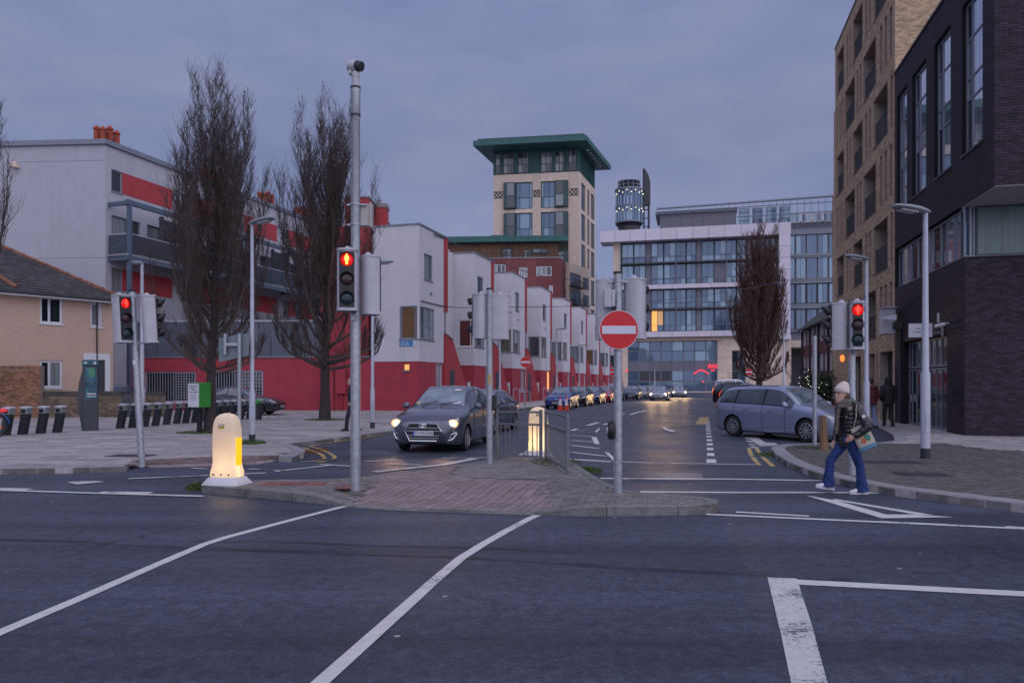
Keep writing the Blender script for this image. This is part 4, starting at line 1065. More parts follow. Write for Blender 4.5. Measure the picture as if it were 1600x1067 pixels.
for i in range(24): x = UR*i/23; mb.tube([(x,.1,zb_),(x,.1,zb_+1.3)], .05, 4)
mb.M = f2c.M; mb.tube([(0,.1,zb_+1.3),(L2c,.1,zb_+1.3)], .08, 5)
mb.build('roof_rail', dark_frame, B, world=True)
mb = MB(fc_.M); mb.box(-1, UR+1.6, -1.2, 12, zc2, zc2+1.25); mb.box(fc_.u(765), fc_.u(800), 2.5, 10, zc2+1.25, zc2+2.2); mb.build('roof', copper, B, world=True)
mb = MB(fc_.M); mb.box(-.02, UR+.02, -.12, .3, zb_-.0, zb_+.25); mb.build('coping', concrete, B, world=True)
# ================================================================== LEFT: row of red and white houses
HM = Matrix(((SD.x, -SD.y, 0, 0), (SD.y, SD.x, 0, 0), (0, 0, 1, 0), (0, 0, 0, 1)))   # x along the street, y into the house
HQ = Matrix(((SN.x, -SN.y, 0, 0), (SN.y, SN.x, 0, 0), (0, 0, 1, 0), (0, 0, 0, 1)))   # x to the right along the flank, y along the street
HT, HB = 10.75, 2.95
ords = ['first', 'second', 'third', 'fourth', 'fifth', 'sixth', 'seventh', 'eighth', 'ninth']
curt = pm('pale curtain behind glass', (.30, .29, .33), .3, var=.2, scale=2, st=(8, 8, .1), spec=.7)
def house(i):
    s0 = 9.42*i; O = HS(s0, 0)
    B = thing('terraced_house', 'white over dark red house with corner bay window, %s of the row from the corner' % ords[i] if i < 8 else 'white over dark red house at the far end of the row', 'house', (*O, 0), 0, 'row of red and white houses')
    Mt = Matrix.Translation((*O, 0)) @ HM; Mf = Matrix.Translation((*O, 0)) @ HQ
    DP = 2.95 if i == 0 else 8.0            # depth of the house
    up = (.72, 1.98, 7.75, 9.25); lw = (0, 2.25, 4.25, 6.12); gw = (2.55, 3.6, .85 if i == 0 else 1.0, HB-.05)
    fl = (-1.22, 0, 4.25, 6.12)
    mb = MB(Mt)
    facade(mb, 0, 3.75, HB, HT, [up, lw], .14)
    mb.M = Mf; facade(mb, -DP, 0, HB, HT, [fl], .14)
    mb.M = Mt
    mb.quad((0,0,HT),(4.42,0,HT),(4.42,DP,HT),(0,DP,HT)); mb.quad((3.75,0,HB),(3.75,.02,HB),(3.75,.02,HT),(3.75,0,HT))
    facade(mb, 4.42, 9.42, HB, HT, [(4.62, 5.5, 4.6, 6.0)], .1, y=1.5)
    mb.quad((4.42,1.5,HT),(9.42,1.5,HT),(9.42,DP,HT),(4.42,DP,HT)); mb.quad((9.42,1.5,0),(9.42,DP,0),(9.42,DP,HT),(9.42,1.5,HT)); mb.quad((9.42,DP,0),(0,DP,0),(0,DP,HT),(9.42,DP,HT))
    mb.build('wall', white_render, B, world=True)
    mb = MB(Mt); fo_ = [gw]
    facade(mb, 0, 4.42, -.05, HB, fo_, .16, y=.02)
    mb.M = Mf; lo = [(-1.0, -.62, 2.42, 2.82)] if i == 0 else []
    facade(mb, -DP, -.02, -.05, HB, lo, .14, y=.02)
    mb.M = Mt; facade(mb, 4.42, 9.42, -.05, HB, [], y=1.5)
    mb.build('ground_floor_wall', red_render, B, world=True)
    mb = MB(Mt); mb.box(3.76, 4.42, -.03, 1.5, 6.15, HT-.02); mb.build('red_panel', red_strip, B, world=True)
    # sloping wing wall hiding the steps
    mb = MB(Mt); P = [(3.78, .0), (3.78, 4.75), (5.1, 4.45), (8.3, .75), (8.3, .0)]
    mb.add([(u, -.10, z) for u, z in P] + [(u, .16, z) for u, z in P], [(0,4,3,2,1), (5,6,7,8,9)] + [(k, (k+1) % 5, 5+(k+1) % 5, 5+k) for k in range(5)])
    mb.build('wing_wall', red_strip, B, world=True)
    mb = MB(Mt); mb.add([(3.78,-.14,4.75),(5.1,-.14,4.45),(5.1,.2,4.45),(3.78,.2,4.75),(3.78,-.14,4.82),(5.1,-.14,4.52),(5.1,.2,4.52),(3.78,.2,4.82)], [(0,3,2,1),(4,5,6,7),(0,1,5,4),(1,2,6,5),(2,3,7,6),(3,0,4,7)]); mb.build('coping', coping, B, world=True)
    mb = MB(Mt); mb.box(4.55, 5.35, -.12, -.06, .15, 2.55); d_ = mb.build('door', dark_frame, B, world=True)
    mb = MB(Mt); mb.box(5.24, 5.28, -.16, -.12, 1.0, 1.2); mb.build('handle', chrome, d_, world=True)
    mb = MB(Mt)
    for k in range(4): mb.box(8.3+k*.0, 8.9, .2, 1.3, .1, .25+.0) if k == 0 else mb.box(8.3-.35*k, 8.3-.35*(k-1), .2, 1.3, .1, .1+.22*k)
    mb.build('steps', concrete, B, world=True)
    mb = MB(Mt)
    for k in range(5): mb.box(8.34, 8.5, -.02, .14, .35+.28*k, .45+.28*k)
    mb.box(8.5, 8.56, -.04, .16, .1, 1.8); mb.build('ladder_rail', pale_paint, B, world=True)
    mb = MB(Mt); mb.tube([(3.9, -.03, .1), (3.9, -.03, 6.1)], .045, 6); mb.box(3.84, 3.96, -.09, -.0, 6.0, 6.14); mb.build('downpipe', grey_frame, B, world=True)
    mb = MB(Mt); mb.box(1.6, 1.9, -.02, .01, 6.9, 7.1); mb.build('wall_vent', coping, B, world=True)
    # hand rails
    mb = MB(Mt)
    for o_ in (0, -.5):
        mb.tube([(5.6, -1.2+o_, 1.3), (6.3, -1.2+o_, 1.3), (8.6, -1.2+o_, .95), (8.6, -1.2+o_, .12)], .035, 6); mb.tube([(5.6, -1.2+o_, 1.3), (5.6, -1.2+o_, .12)], .03, 6)
    mb.build('hand_rail', lamp_paint, B, world=True)
    mb = MB(Mt); mb.box(-.05, 4.47, -.06, .25, HT, HT+.09); mb.M = Mf; mb.box(-DP, .0, -.055, .25, HT, HT+.088); mb.build('coping', coping, B, world=True)
    # windows
    window(B, Mt, *up, y=.06, fw=.07, fm=grey_frame, pmat=pane, sill=1, us=[0,.7,1])
    window(B, Mt, lw[0]+.02, lw[1], lw[2], lw[3], us=[0,.34,.74,1], zs=[0,.42,1], y=.04, fw=.07, fm=grey_frame, pmat=[pane, pane, curt, pane_dark, pane, curt] if i != 3 else pane, sill=1)
    fmat = [blind, blind] if i in (0, 6) else [pm('red curtain behind glass %d' % i, (.10,.012,.01), .3, var=.5, scale=3, spec=.7)] if i == 1 else [pm('olive blind %d' % i, (.10,.09,.06), .4, var=.3, scale=2, spec=.7)] if i == 2 else pane
    window(B, Mf, fl[0], fl[1]-.06, fl[2], fl[3], us=[0, .1, .82, 1], y=.04, fw=.07, fm=pale_paint if i == 1 else grey_frame, pmat=fmat if isinstance(fmat, list) else [fmat], sill=1)
    window(B, Mt, *gw, y=.08, fw=.06, fm=pale_paint, pmat=curt if i != 3 else lit_glass, sill=1)
    window(B, Mt, 4.64, 5.48, 4.62, 5.98, y=1.55, fw=.06, fm=grey_frame, pmat=pane)
    if i == 0:
        window(B, Mf, *lo[0], y=.1, fw=.04, fm=grey_frame, pmat=lit_glass, sill=1)
    return B, Mt, Mf
for i in range(9):
    Bh, Mt, Mf = house(i)
    if i == 0: H1, MF0, MT0 = Bh, Mf, Mt
o = thing('street_name_plate', 'blue street name plate with white number box under the corner bay window', 'street sign', tuple(MF0 @ Vector((-.6, 0, 4.0))))
mb = MB(MF0); mb.box(-1.22, -.38, -.03, -.004, 3.82, 4.14); mb.build('plate', sign_blue, o, world=True)
mb = MB(MF0); mb.box(-.36, -.17, -.03, -.004, 3.82, 4.14); mb.build('number_plate', sign_white, o, world=True)
mb = MB(MF0)
for zz, runs in ((4.04, ((-1.08,-.9),(-.82,-.62))), (3.91, ((-1.12,-.92),(-.86,-.56)))):
    for a, b in runs:
        n = int((b-a)/.05)
        for k in range(n): mb.box(a+k*.05, a+k*.05+.034, -.034, -.029, zz-.035, zz+.035 if k % 3 else zz+.045)
mb.box(-.29, -.24, -.034, -.029, 3.93, 4.03); mb.build('lettering', sign_white, o, world=True)
# chimney on the first house and tall red stair tower beside it
o = thing('chimney_stack', 'dark red chimney stack with concrete cap and single pot on the corner house', 'chimney', (XD(590,46), 46, HT))
x0, x1 = XD(578,46), XD(603,46); zt = ZD(324,46)
mb = MB(); mb.box(x0, x1, 46, 47, 9, zt); mb.build('stack', red_strip, o, world=True)
mb = MB(); mb.box(x0-.06, x1+.06, 45.94, 47.06, zt, zt+.25); mb.build('cap', concrete, o, world=True)
mb = MB(); mb.lathe([(.16,zt+.25),(.13,zt+.5),(.16,zt+.52),(.02,zt+.72)], 10, Matrix.Translation(((x0+x1)/2, 46.5, 0))); mb.build('pot', concrete, o, world=True)
o = thing('red_stair_tower', 'tall dark red stair tower behind the bare tree and tall pole', 'building', (XD(557,44), 45, 0))
mb = MB(); mb.box(XD(539,44), XD(577,44)-.05, 44, 52, -.05, ZD(309,44)); mb.build('wall', red_strip, o, world=True)
mb = MB(); mb.box(XD(539,44)-.05, XD(577,44), 43.95, 52.05, ZD(309,44), ZD(309,44)+.1); mb.build('coping', coping, o, world=True)
mb = MB(); x = XD(520,43.6); mb.box(XD(500,44), XD(540,44), 44.3, 50, -.05, ZD(352,44)); mb.build('lower_wall', red_render, o, world=True)
# ---- long red boundary wall
RW0, RW1 = Vector((XD(172,43.6), 43.6)), Vector(HS(0, -2.95))
fr_ = Fac(RW0, RW1-RW0); UW = (RW1-RW0).length
o = thing('red_boundary_wall', 'long dark red rendered wall with barred openings behind the black saloon', 'wall', (RW0.x, RW0.y, 0))
g1 = fr_.rect(226, 306, 581, 628); g2 = fr_.rect(326, 411, 579, 628)
mb = MB(fr_.M); facade(mb, 0, UW, -.05, 3.2, [g1, g2], .35); mb.quad((0,0,3.2),(UW,0,3.2),(UW,.5,3.2),(0,.5,3.2)); mb.box(fr_.u(500), fr_.u(522), -.12, .0, .1, 3.1); mb.build('render', red_render, o, world=True)
for a, b, c, d in (g1, g2):
    window(o, fr_.M, a, b, c, d, nx=4, y=.3, fw=.1, fm=dark_frame, pmat=pane_dark)
    mb = MB(fr_.M); mb.box(a, b, .05, .1, c, c+.06); mb.box(a, b, .05, .1, d-.06, d); mb.box(a, a+.06, .05, .1, c, d); mb.box(b-.06, b, .05, .1, c, d)
    n = int((b-a)/.16)
    for k in range(n): x = a+.1+(b-a-.2)*k/(n-1); mb.box(x-.012, x+.012, .06, .09, c+.06, d-.06)
    n = 9 if a > 5 else 11
    for k in range(n): z = c+.1+(d-c-.2)*k/(n-1); mb.box(a+(b-a)*.55, b-.06, .064, .086, z-.012, z+.012)
    mb.build('grille', lamp_paint, o, world=True)
mb = MB(fr_.M); mb.box(0, UW, -.05, .52, 3.2, 3.28); mb.build('coping', coping, o, world=True)
mb = MB(fr_.M); x = fr_.u(534); mb.box(x-.3, x+.3, -.3, -.01, 1.1, 2.6); mb.box(x-.05, x+.05, -.16, -.01, .1, 1.1); mb.build('meter_box', red_render, o, world=True)
for k in range(16):
    a_, b__ = lerp(fr_.u(178), fr_.u(498), k/16), lerp(fr_.u(178), fr_.u(498), (k+1)/16)-.05
    mb = MB(fr_.M); mb.box(a_, b__, .7, .76, 3.0, 5.35); mb.build('screen_panel', grey_screen, o, world=True)
mb = MB(fr_.M); mb.box(fr_.u(178), fr_.u(498), .66, .8, 5.36, 5.46); mb.build('screen_rail', lamp_paint, o, world=True)
# ---- big white apartment building with balconies
P = Vector((-23.2, 42.0)); DA = Vector((.29, .957)).normalized()
fa = Fac(P, DA); fl_ = Fac(P - Vector((.9978, -.066))*20, Vector((.9978, -.066)))
UA = fa.u(546); ZA = fa.z(165, 226)
B = thing('white_apartment_building', 'large white rendered apartment building with red bands and steel balconies', 'building', (P.x, P.y, 0))
def ra(x0, x1, y0, y1): return fa.rect(x0, x1, y0, y1)
zband = (fa.z(180, 300), fa.z(180, 266)); zmid = (fa.z(190, 403)+.12, fa.z(190, 340)); zlow = (fa.z(180, 453), fa.z(180, 419)); zg = (.3, 2.8)
unit = 5.6; ops = []; wl = []; reds = []
for k in range(6):
    u0 = k*unit
    if u0 + 5 > UA: break
    ops.append((u0+.42, u0+1.2, *zband)); wl.append((ops[-1], 1, 1)); reds.append((u0+1.2, u0+5.2, *zband))
    ops.append((u0+.42, u0+2.6, *zmid)); wl.append((ops[-1], 2, 1)); ops.append((u0+3.1, u0+4.9, *zmid)); wl.append((ops[-1], 1, 1))
    ops.append((u0+.42, u0+1.2, *zlow)); wl.append((ops[-1], 1, 1)); reds.append((u0+1.2, u0+5.2, *zlow))
mb = MB(fa.M); facade(mb, 0, UA, -.05, ZA, ops, .15)
mb.M = fl_.M; facade(mb, 0, 20, -.05, ZA, ()); mb.M = None
mb.M = fa.M; mb.quad((0,0,ZA),(UA,0,ZA),(UA,14,ZA),(0,14,ZA)); mb.quad((UA,0,0),(UA,14,0),(UA,14,ZA),(UA,0,ZA)); mb.build('wall', white_render_old, B, world=True)
mb = MB(fl_.M); zz = fl_.z(80, 253)
for z in (zz, fl_.z(80, 404)): mb.box(0, 20, -.004, .01, z, z+.03)
mb.build('render_joint', coping, B, world=True)
for k, ((a, b, c, d), nx, nz) in enumerate(wl): window(B, fa.M, a, b, c, d, nx=nx, nz=nz, y=.08, fw=.07, fm=grey_frame, pmat=pane, sill=1)
for k, (a, b, c, d) in enumerate(reds):
    mb = MB(fa.M); mb.box(a, b, -.02, .02, c, d); mb.build('red_panel', red_strip, B, world=True)
mb = MB(fa.M); mb.box(-.1, UA, -.15, .3, ZA, ZA+.28); mb.M = fl_.M; mb.box(0, 20.1, -.15, .3, ZA, ZA+.281); mb.build('coping', coping, B, world=True)
blue_steel = pm('blue grey steel', (.10, .135, .19), .5, metal=.2, var=.1); mesh_glass = pm('grey balcony glass', (.055, .065, .08), .15, var=.15, spec=.6)
ztop = fa.z(190, 322); zfl = fa.z(190, 404)
mb = MB(fa.M)
for k in range(5):
    u0 = k*unit + .15
    mb.box(u0, u0+.2, -1.55, -1.35, .1, ztop)
    mb.box(u0+.01, u0+.19, -1.35, 0, ztop-.24, ztop-.02); mb.box(u0+.02, u0+.18, -1.35, 0, zfl-.3, zfl-.05)
mb.box(.0, UA-1, -1.56, -1.34, ztop-.25, ztop+.02); mb.box(0, UA-1, -1.57, -1.33, zfl-.34, zfl-.06)
mb.build('balcony_frame', blue_steel, B, world=True)
mb = MB(fa.M); mb.box(.1, UA-1, -1.5, -.01, zfl-.05, zfl+.06); mb.build('balcony_floor', concrete, B, world=True)
n = 20
for k in range(n):
    a, b = lerp(.36, UA-1, k/n), lerp(.36, UA-1, (k+1)/n)-.05; mb = MB(fa.M); mb.box(a, b, -1.5, -1.47, zfl+.1, zfl+1.15); mb.build('balcony_panel', mesh_glass, B, world=True)
mb = MB(fa.M); mb.box(.17, .2, -1.3, -.05, zfl+.1, zfl+1.15); mb.build('balcony_panel', mesh_glass, B, world=True)
mb = MB(fa.M); mb.tube([(.2,-.05,zfl+1.2),(.2,-1.48,zfl+1.2),(UA-1,-1.48,zfl+1.2)], .03, 6); mb.build('balcony_rail', lamp_paint, B, world=True)
for k in range(4):
    mb = MB(fa.M); a = k*unit+3.0
    for j in range(9): mb.box(a+.04, a+1.9, -1.25+j*.02, -1.2+j*.02, zfl+.5+j*.2, zfl+.62+j*.2)
    mb.box(a, a+.05, -1.3, -1.0, zfl+.2, ztop-.3); mb.box(a+1.9, a+1.95, -1.3, -1.0, zfl+.2, ztop-.3); mb.box(a+.05, a+1.9, -1.0, -.97, zfl+.4, ztop-.4); mb.build('louvre_screen', dark_frame, B, world=True)
mb = MB(fl_.M); x = fl_.u(26); z = fl_.z(26, 258); mb.box(x-.18, x+.18, -.3, -.0, z-.2, z+.12); mb.box(x-.1, x+.1, -.34, -.3, z-.18, z+.02); mb.build('vent_cover', stone, B, world=True)
for j, (px, py, nm) in enumerate(((162, 222, 'nearest the corner of the white building'), (262, 256, 'behind the upper branches of the left tree'), (362, 285, 'above the right edge of the left tree'), (428, 318, 'between the two bare trees'))):
    u0 = [-.9, 9.0, 15.5, 20.5][j]
    o = thing('chimney_stack', 'red chimney pots ' + nm, 'chimney', tuple(fa.w(max(0,u0), 1.0, ZA)), 0, 'chimney pot groups on the white building')
    mb = MB(fa.M); mb.box(max(.2,u0), max(.2,u0)+1.6, .5, 1.4, ZA-.1, ZA+.45); mb.build('stack', coping if j == 0 else chimney_red, o, world=True)
    for k in range(6):
        mb = MB(fa.M); cx, cy = max(.2,u0)+.3+(k//2)*.5, .7+(k % 2)*.45; mb.lathe([(.17,ZA+.45),(.15,ZA+1.0+.1*(k % 3)),(.2,ZA+1.02+.1*(k % 3)),(.2,ZA+1.1+.1*(k % 3)),(.04,ZA+1.28+.1*(k % 3))], 10, Matrix.Translation((cx, cy, 0)))
        mb.build('chimney_pot', chimney_red, o, world=True, smooth=True)
# ---- beige pebble dash house with tiled hip roof
PH = Vector((-20.6, 38.0)); DH = Vector((.617, .787)).normalized()
fh = Fac(PH - DH*9, DH); HZ = 5.8
B = thing('pebble_dash_house', 'beige pebble dash house with white windows and dark tiled hip roof', 'house', (PH.x-3, PH.y-3, 0))
rh = fh.rect
wa, wb, wc_, dr = rh(62, 98, 464, 506), rh(141, 160, 473, 511), rh(62, 98, 563, 606), rh(137, 170, 553, 640)
mb = MB(fh.M); facade(mb, 0, 9, -.05, HZ, [wa, wb, wc_, (dr[0], dr[1], 0, dr[3])], .14); mb.quad((9,0,0),(9,9,0),(9,9,HZ),(9,0,HZ)); mb.build('wall', pebble, B, world=True)
for w_ in (wa, wc_): window(B, fh.M, *w_, us=[0,.42,1], y=.05, fw=.11, bar=.1, fm=pale_paint, pmat=[pane_dark, pane], sill=1)
window(B, fh.M, *wb, us=[0,.8,1], y=.05, fw=.11, bar=.1, fm=pale_paint, pmat=pane, sill=1)
mb = MB(fh.M); mb.box(dr[0]-.2, dr[1]+.05, -.06, .1, dr[3]-.3, dr[3]+.02); mb.box(dr[0]-.2, dr[0]+.05, -.06, .1, 0, dr[3]-.3); mb.box(dr[1]-.2, dr[1]+.05, -.06, .1, 0, dr[3]-.3); mb.build('door_frame', pale_paint, B, world=True)
mb = MB(fh.M); mb.box(dr[0]+.05, dr[1]-.2, .0, .06, 0, dr[3]-.3); mb.build('door', dark_frame, B, world=True)
mb = MB(fh.M); mb.box(0, 9.4, -.42, -.02, HZ, HZ+.06); mb.box(0, 9.42, -.45, -.42, HZ-.02, HZ+.2); mb.build('fascia', pale_paint, B, world=True)
mb = MB(fh.M); mb.tube([(0,-.5,HZ+.12),(9.5,-.5,HZ+.12)], .06, 8); mb.tube([(8.2,-.06,HZ),(8.2,-.06,.1)], .035, 6); mb.build('gutter', darkmetal, B, world=True)
mb = MB(fh.M); pit = .62; RD = 5.0
mb.add([(-6,-.45,HZ+.18),(9.42,-.45,HZ+.18),(9.42-RD,RD-.45,HZ+.18+RD*pit),(-6,RD-.45,HZ+.18+RD*pit),(9.42,2*RD,HZ+.18)], [(0,1,2,3),(1,4,2)]); mb.build('roof', tile_slate, B, world=True)
# tiles laid in courses
sl_ = math.hypot(1, pit); cl, tw = .30, .32; sing = 0
mbs = MB(fh.M); order = []
for r in range(int(RD*sl_/cl)):
    y0 = r*cl/sl_
    umax = 9.42 - y0
    for c in range(int((umax+3)/tw)): order.append((r, umax - (c+1)*tw - (tw/2 if r % 2 else 0)))
order.sort(key=lambda t: -t[1]*.3 + t[0])
for r, u0 in order:
    y0, y1 = r*cl/sl_ - .45, (r+1.1)*cl/sl_ - .45; z0, z1 = HZ+.18+(y0+.45)*pit, HZ+.18+(y1+.45)*pit
    dz = rng.uniform(0, .012); g_ = .004
    tg = MB(fh.M) if sing < 290 else mbs
    tg.add([(u0+g_,y0-.02,z0+.055+dz),(u0+tw-g_,y0-.02,z0+.055+dz),(u0+tw-g_,y1,z1+.02),(u0+g_,y1,z1+.02),(u0+g_,y0-.02,z0+.01),(u0+tw-g_,y0-.02,z0+.01)], [(0,1,2,3),(4,5,1,0)])
    if sing < 290: tg.build('roof_tile', tile_slate, B, world=True); sing += 1
tag(mbs.build('roof_tile', tile_slate, B, world=True), kind='stuff')
mb = MB(fh.M); n = 13
for k in range(n):
    a, b = k/n*RD, (k+.96)/n*RD; mb = MB(fh.M); mb.tube([(9.42-a,a-.45,HZ+.24+a*pit),(9.42-b,b-.45,HZ+.22+b*pit)], .11, 6); mb.build('hip_tile', tile_ridge, B, world=True)
ra_ = fh.u(22); 
for k in range(5):
    a, b = k*.42, k*.42+.4; mb = MB(fh.M); mb.tube([(ra_-a*.55,a-.3,HZ+.26+a*pit+.1),(ra_-b*.55,b-.3,HZ+.26+b*pit+.1)], .13, 6); mb.build('ridge_tile', tile_ridge, B, world=True)
# ---- garden walls in front of it
o = thing('garden_brick_wall', 'tall weathered brick garden wall left of the ticket terminal', 'wall', (-24, 33.6, 0))
fgw = Fac((XD(-60,33.4), 33.4), (1, .02)); UG = fgw.u(63); zt = fgw.z(30, 572)
mb = MB(fgw.M); mb.box(0, UG, .004, .3, -.05, zt); mb.build('core', mortar_red, o, world=True)
bricks(o, fgw.M, 0, UG, .12, zt-.12, (), brick_old, 280)
n = int(UG/.085)
for k in range(n):
    mb = MB(fgw.M); mb.box(k*.085, k*.085+.072, -.02, .3, zt-.115, zt+.01+rng.uniform(-.01,.01)); mb.build('coping_brick', brick_old, o, world=True)
o = thing('low_garden_wall', 'low rubble garden wall with dark coping in front of the beige house', 'wall', (-20, 33.9, 0))
flw = Fac((XD(63,33.7), 33.7), (1, .14)); ULW = flw.u(256); zt = 1.12
mb = MB(flw.M); mb.box(0, ULW, .02, .3, -.05, zt); mb.build('core', mortar_red, o, world=True)
rub = pm('rubble stone', (.16,.12,.085), .95, var=.35, scale=5, isl=.4, rand=.3, bump=.5)
bricks(o, flw.M, 0, ULW, .12, zt, [(flw.u(190), flw.u(206), 0, zt)], rub, 150, 'stone', .26, .10, .014)
mb = MB(flw.M); mb.box(-.02, flw.u(190), -.05, .35, zt, zt+.2); mb.box(flw.u(206), ULW, -.05, .35, zt, zt+.16); mb.build('coping', pm('dark wall coping', (.07,.065,.06), .95, var=.3, bump=.3), o, world=True)
mb = MB(flw.M); mb.box(flw.u(190), flw.u(207), -.02, .1, .1, zt+.05); mb.build('gate', dark_frame, o, world=True)
# ================================================================== STREET FURNITURE
def part(name, mb, m, par, loc=(0,0,0), rz=0, smooth=False, bevel=0, ang=40):
    o = mb.build(name, m, par, smooth=smooth, bevel=bevel, ang=ang); o.location = loc; o.rotation_euler = (0, 0, rz); return o
lens_red = pm('dark red lens', (.028,.007,.010), .3, var=0); lens_green = pm('dark green lens', (.005,.024,.028), .3, var=0); lens_amber = pm('dark amber lens', (.10,.03,.02), .25, var=0)
man_glow = emat('red man light', (1.0, .22, .03), 5.0); lens_lit = emat('lit red lens', (1.0, .012, .008), .30); man_red = emat('bright red signal', (1.0, .03, .015), 1.8)
def red_man_mesh(h=.17, y=-.012):
    mb = MB(); k = h/1.0
    def bx(x0, x1, z0, z1): mb.box(x0*k, x1*k, y, y+.006, z0*k, z1*k)
    mb.lathe([(.085*k, -.003), (.085*k, .003)], 12, Matrix.Translation((0, y+.003, .90*k)) @ Matrix.Rotation(R(90), 4, 'X'))
    mb.add([(-.17*k,y,.78*k),(-.2*k,y,.42*k),(-.12*k,y,.42*k),(-.1*k,y,.02*k),(-.01*k,y,.02*k),(0,y,.4*k),(.01*k,y,.02*k),(.1*k,y,.02*k),(.12*k,y,.42*k),(.2*k,y,.42*k),(.17*k,y,.78*k),(0,y,.82*k)], [(0,1,2,11),(2,3,4,5),(5,6,7,8),(8,9,10,11),(2,5,8,11)])
    return mb
def signal_head(par, loc, rz, lit=False, hood=.0, h=.82, w=.30, visors=True, mats=(lens_red, lens_red, lens_green), mm=man_glow, lm=lens_lit):
    mb = MB(); d = .17
    pr = [(-w/2, 0), (-w/2+.02, -d+.03), (-w/2+.05, -d), (w/2-.05, -d), (w/2-.02, -d+.03), (w/2, 0), (w/2-.03, .05), (w/2-.09, .075), (-w/2+.09, .075), (-w/2+.03, .05)]
    mb.prism(pr, 0, h)
    o = part('signal_head', mb, sig_grey, par, loc, rz, bevel=.006)
    mb = MB(); mb.prism([(x*1.05, y*1.06-.004) for x, y in pr], h+.001, h+.03); mb.prism([(x*1.05, y*1.06-.004) for x, y in pr], -.03, -.001)
    mb.lathe([(.05, h+.03), (.045, h+.065), (.02, h+.08)], 10, Matrix.Translation((0, -.02, 0))); part('cap', mb, sig_grey, o, bevel=.005)
    mb = MB(); mb.box(-w/2+.045, w/2-.045, -d-.012, -d-.001, .02, h-.02); part('front_panel', mb, black_plastic, o)
    for i in range(3):
        z = h*(5-2*i)/6; r = .092
        on = lit and i == 0
        mb = MB(); Ml = Matrix.Translation((0, -d-.012, z)) @ Matrix.Rotation(R(90), 4, 'X')
        mb.lathe([(r, 0), (r*.9, .008), (r*.55, .018), (.005, .022)], 20, Ml); part('lens', mb, lm if on else mats[i], o, smooth=True)
        if visors:
            mb = MB(); n = 14; a0, a1 = R(-25), R(205); dv = .16 if not lit else .05
            rr = r + .012
            mb.add([(rr*math.cos(lerp(a0,a1,k/n)), -d-.012 - (0 if j == 0 else dv*(.55+.45*math.sin(max(0, lerp(a0,a1,k/n))))), z+rr*math.sin(lerp(a0,a1,k/n))) for j in (0, 1) for k in range(n+1)], [(k, k+1, n+2+k, n+1+k) for k in range(n)])
            v = part('visor', mb, black_plastic, o, smooth=True)
            sm_ = v.modifiers.new('solid', 'SOLIDIFY'); sm_.thickness = .005
        if on:
            part('red_man', red_man_mesh(.155), mm, o, (0, -d-.035, z-.075))
    return o
def galv_pole(par, h, r0, r1=None, lean=None, steps=2, cap=True):
    mb = MB(); r1 = r1 or r0
    mb.lathe([(r0, -.02), (r0, h*.5), (r1, h*.5+.03), (r1, h)], 20); o = part('pole', mb, galv, par, smooth=True)
    if cap:
        mb = MB(); mb.lathe([(r1+.008, h), (r1+.008, h+.03), (r1*.6, h+.035)], 16); part('pole_cap', mb, black_plastic, par, smooth=True)
    return o
def clamps(par, zs, r):
    for z in zs:
        mb = MB(); mb.lathe([(r+.008, z), (r+.008, z+.03)], 16); mb.box(-.14, .14, r*.5, r+.03, z, z+.035); mb.box(r, r+.03, -.02, .02, z-.005, z+.04); part('clamp', mb, galv, par)
# tall pole with the roof camera
x, y = G(555.5, 765, ZP)
o = thing('signal_pole', 'tall galvanised pole on the island with lit red man signal and camera on top', 'traffic signal', (x, y, ZP - .01))
hp = ZD(135, y) - ZP
mb = MB(); mb.lathe([(.072,0),(.072,hp*.44),(.066,hp*.44+.03),(.064,hp-.42),(.07,hp-.41),(.07,hp),(.055,hp+.01)], 24); part('pole', mb, galv, o, smooth=True)
mb = MB(); mb.lathe([(.074,hp-.43),(.074,hp-.40)], 20); mb.lathe([(.074,hp-.03),(.074,hp)], 20); part('clamp', mb, darkmetal, o)
mb = MB(); mb.lathe([(.055,hp+.01),(.055,hp+.13),(.06,hp+.135),(.06,hp+.2),(.04,hp+.22)], 18); part('camera_mount', mb, sig_grey, o, smooth=True)
mb = MB(); mb.lathe([(.02,-.10),(.07,-.095),(.085,-.05),(.085,.05),(.07,.095),(.03,.10)], 18, Matrix.Translation((-.02,0,hp+.30)) @ Matrix.Rotation(R(90),4,'Y') @ Matrix.Rotation(R(0),4,'X')); mb.box(-.09,-.05,-.05,.05,hp+.18,hp+.33)
cm = part('camera_head', mb, sig_grey, o, smooth=True)
mb = MB(); mb.tube([(.02,-.02,hp+.30),(.10,-.05,hp+.27)], [.075,.07], 14); mb.c = 0; part('camera_lens', mb, darkmetal, cm, smooth=True)
signal_head(o, (-.085, -.13, ZD(484,y)-ZP), R(9), True)
signal_head(o, (.15, .06, ZD(487,y)-ZP), R(118), False, visors=False, h=.80)
zz = ZD(330,y)-ZP
mb = MB(); mb.box(.06,.2,.02,.14,zz-.2,zz+.12); mb.box(.2,.23,.0,.16,zz-.22,zz+.14); part('control_box', mb, pm('cream box', (.42,.40,.36), .6), o, bevel=.01)
for z in (zz-.2, zz+.09):
    mb = MB(); mb.lathe([(.078,z),(.078,z+.03)], 18); mb.box(-.12,.16,-.015,.05,z,z+.025); part('clamp', mb, galv, o)
mb = MB(); mb.box(-.045,.045,-.1,-.06,ZD(500,y)-ZP,ZD(492,y)-ZP); part('bracket', mb, galv, o)
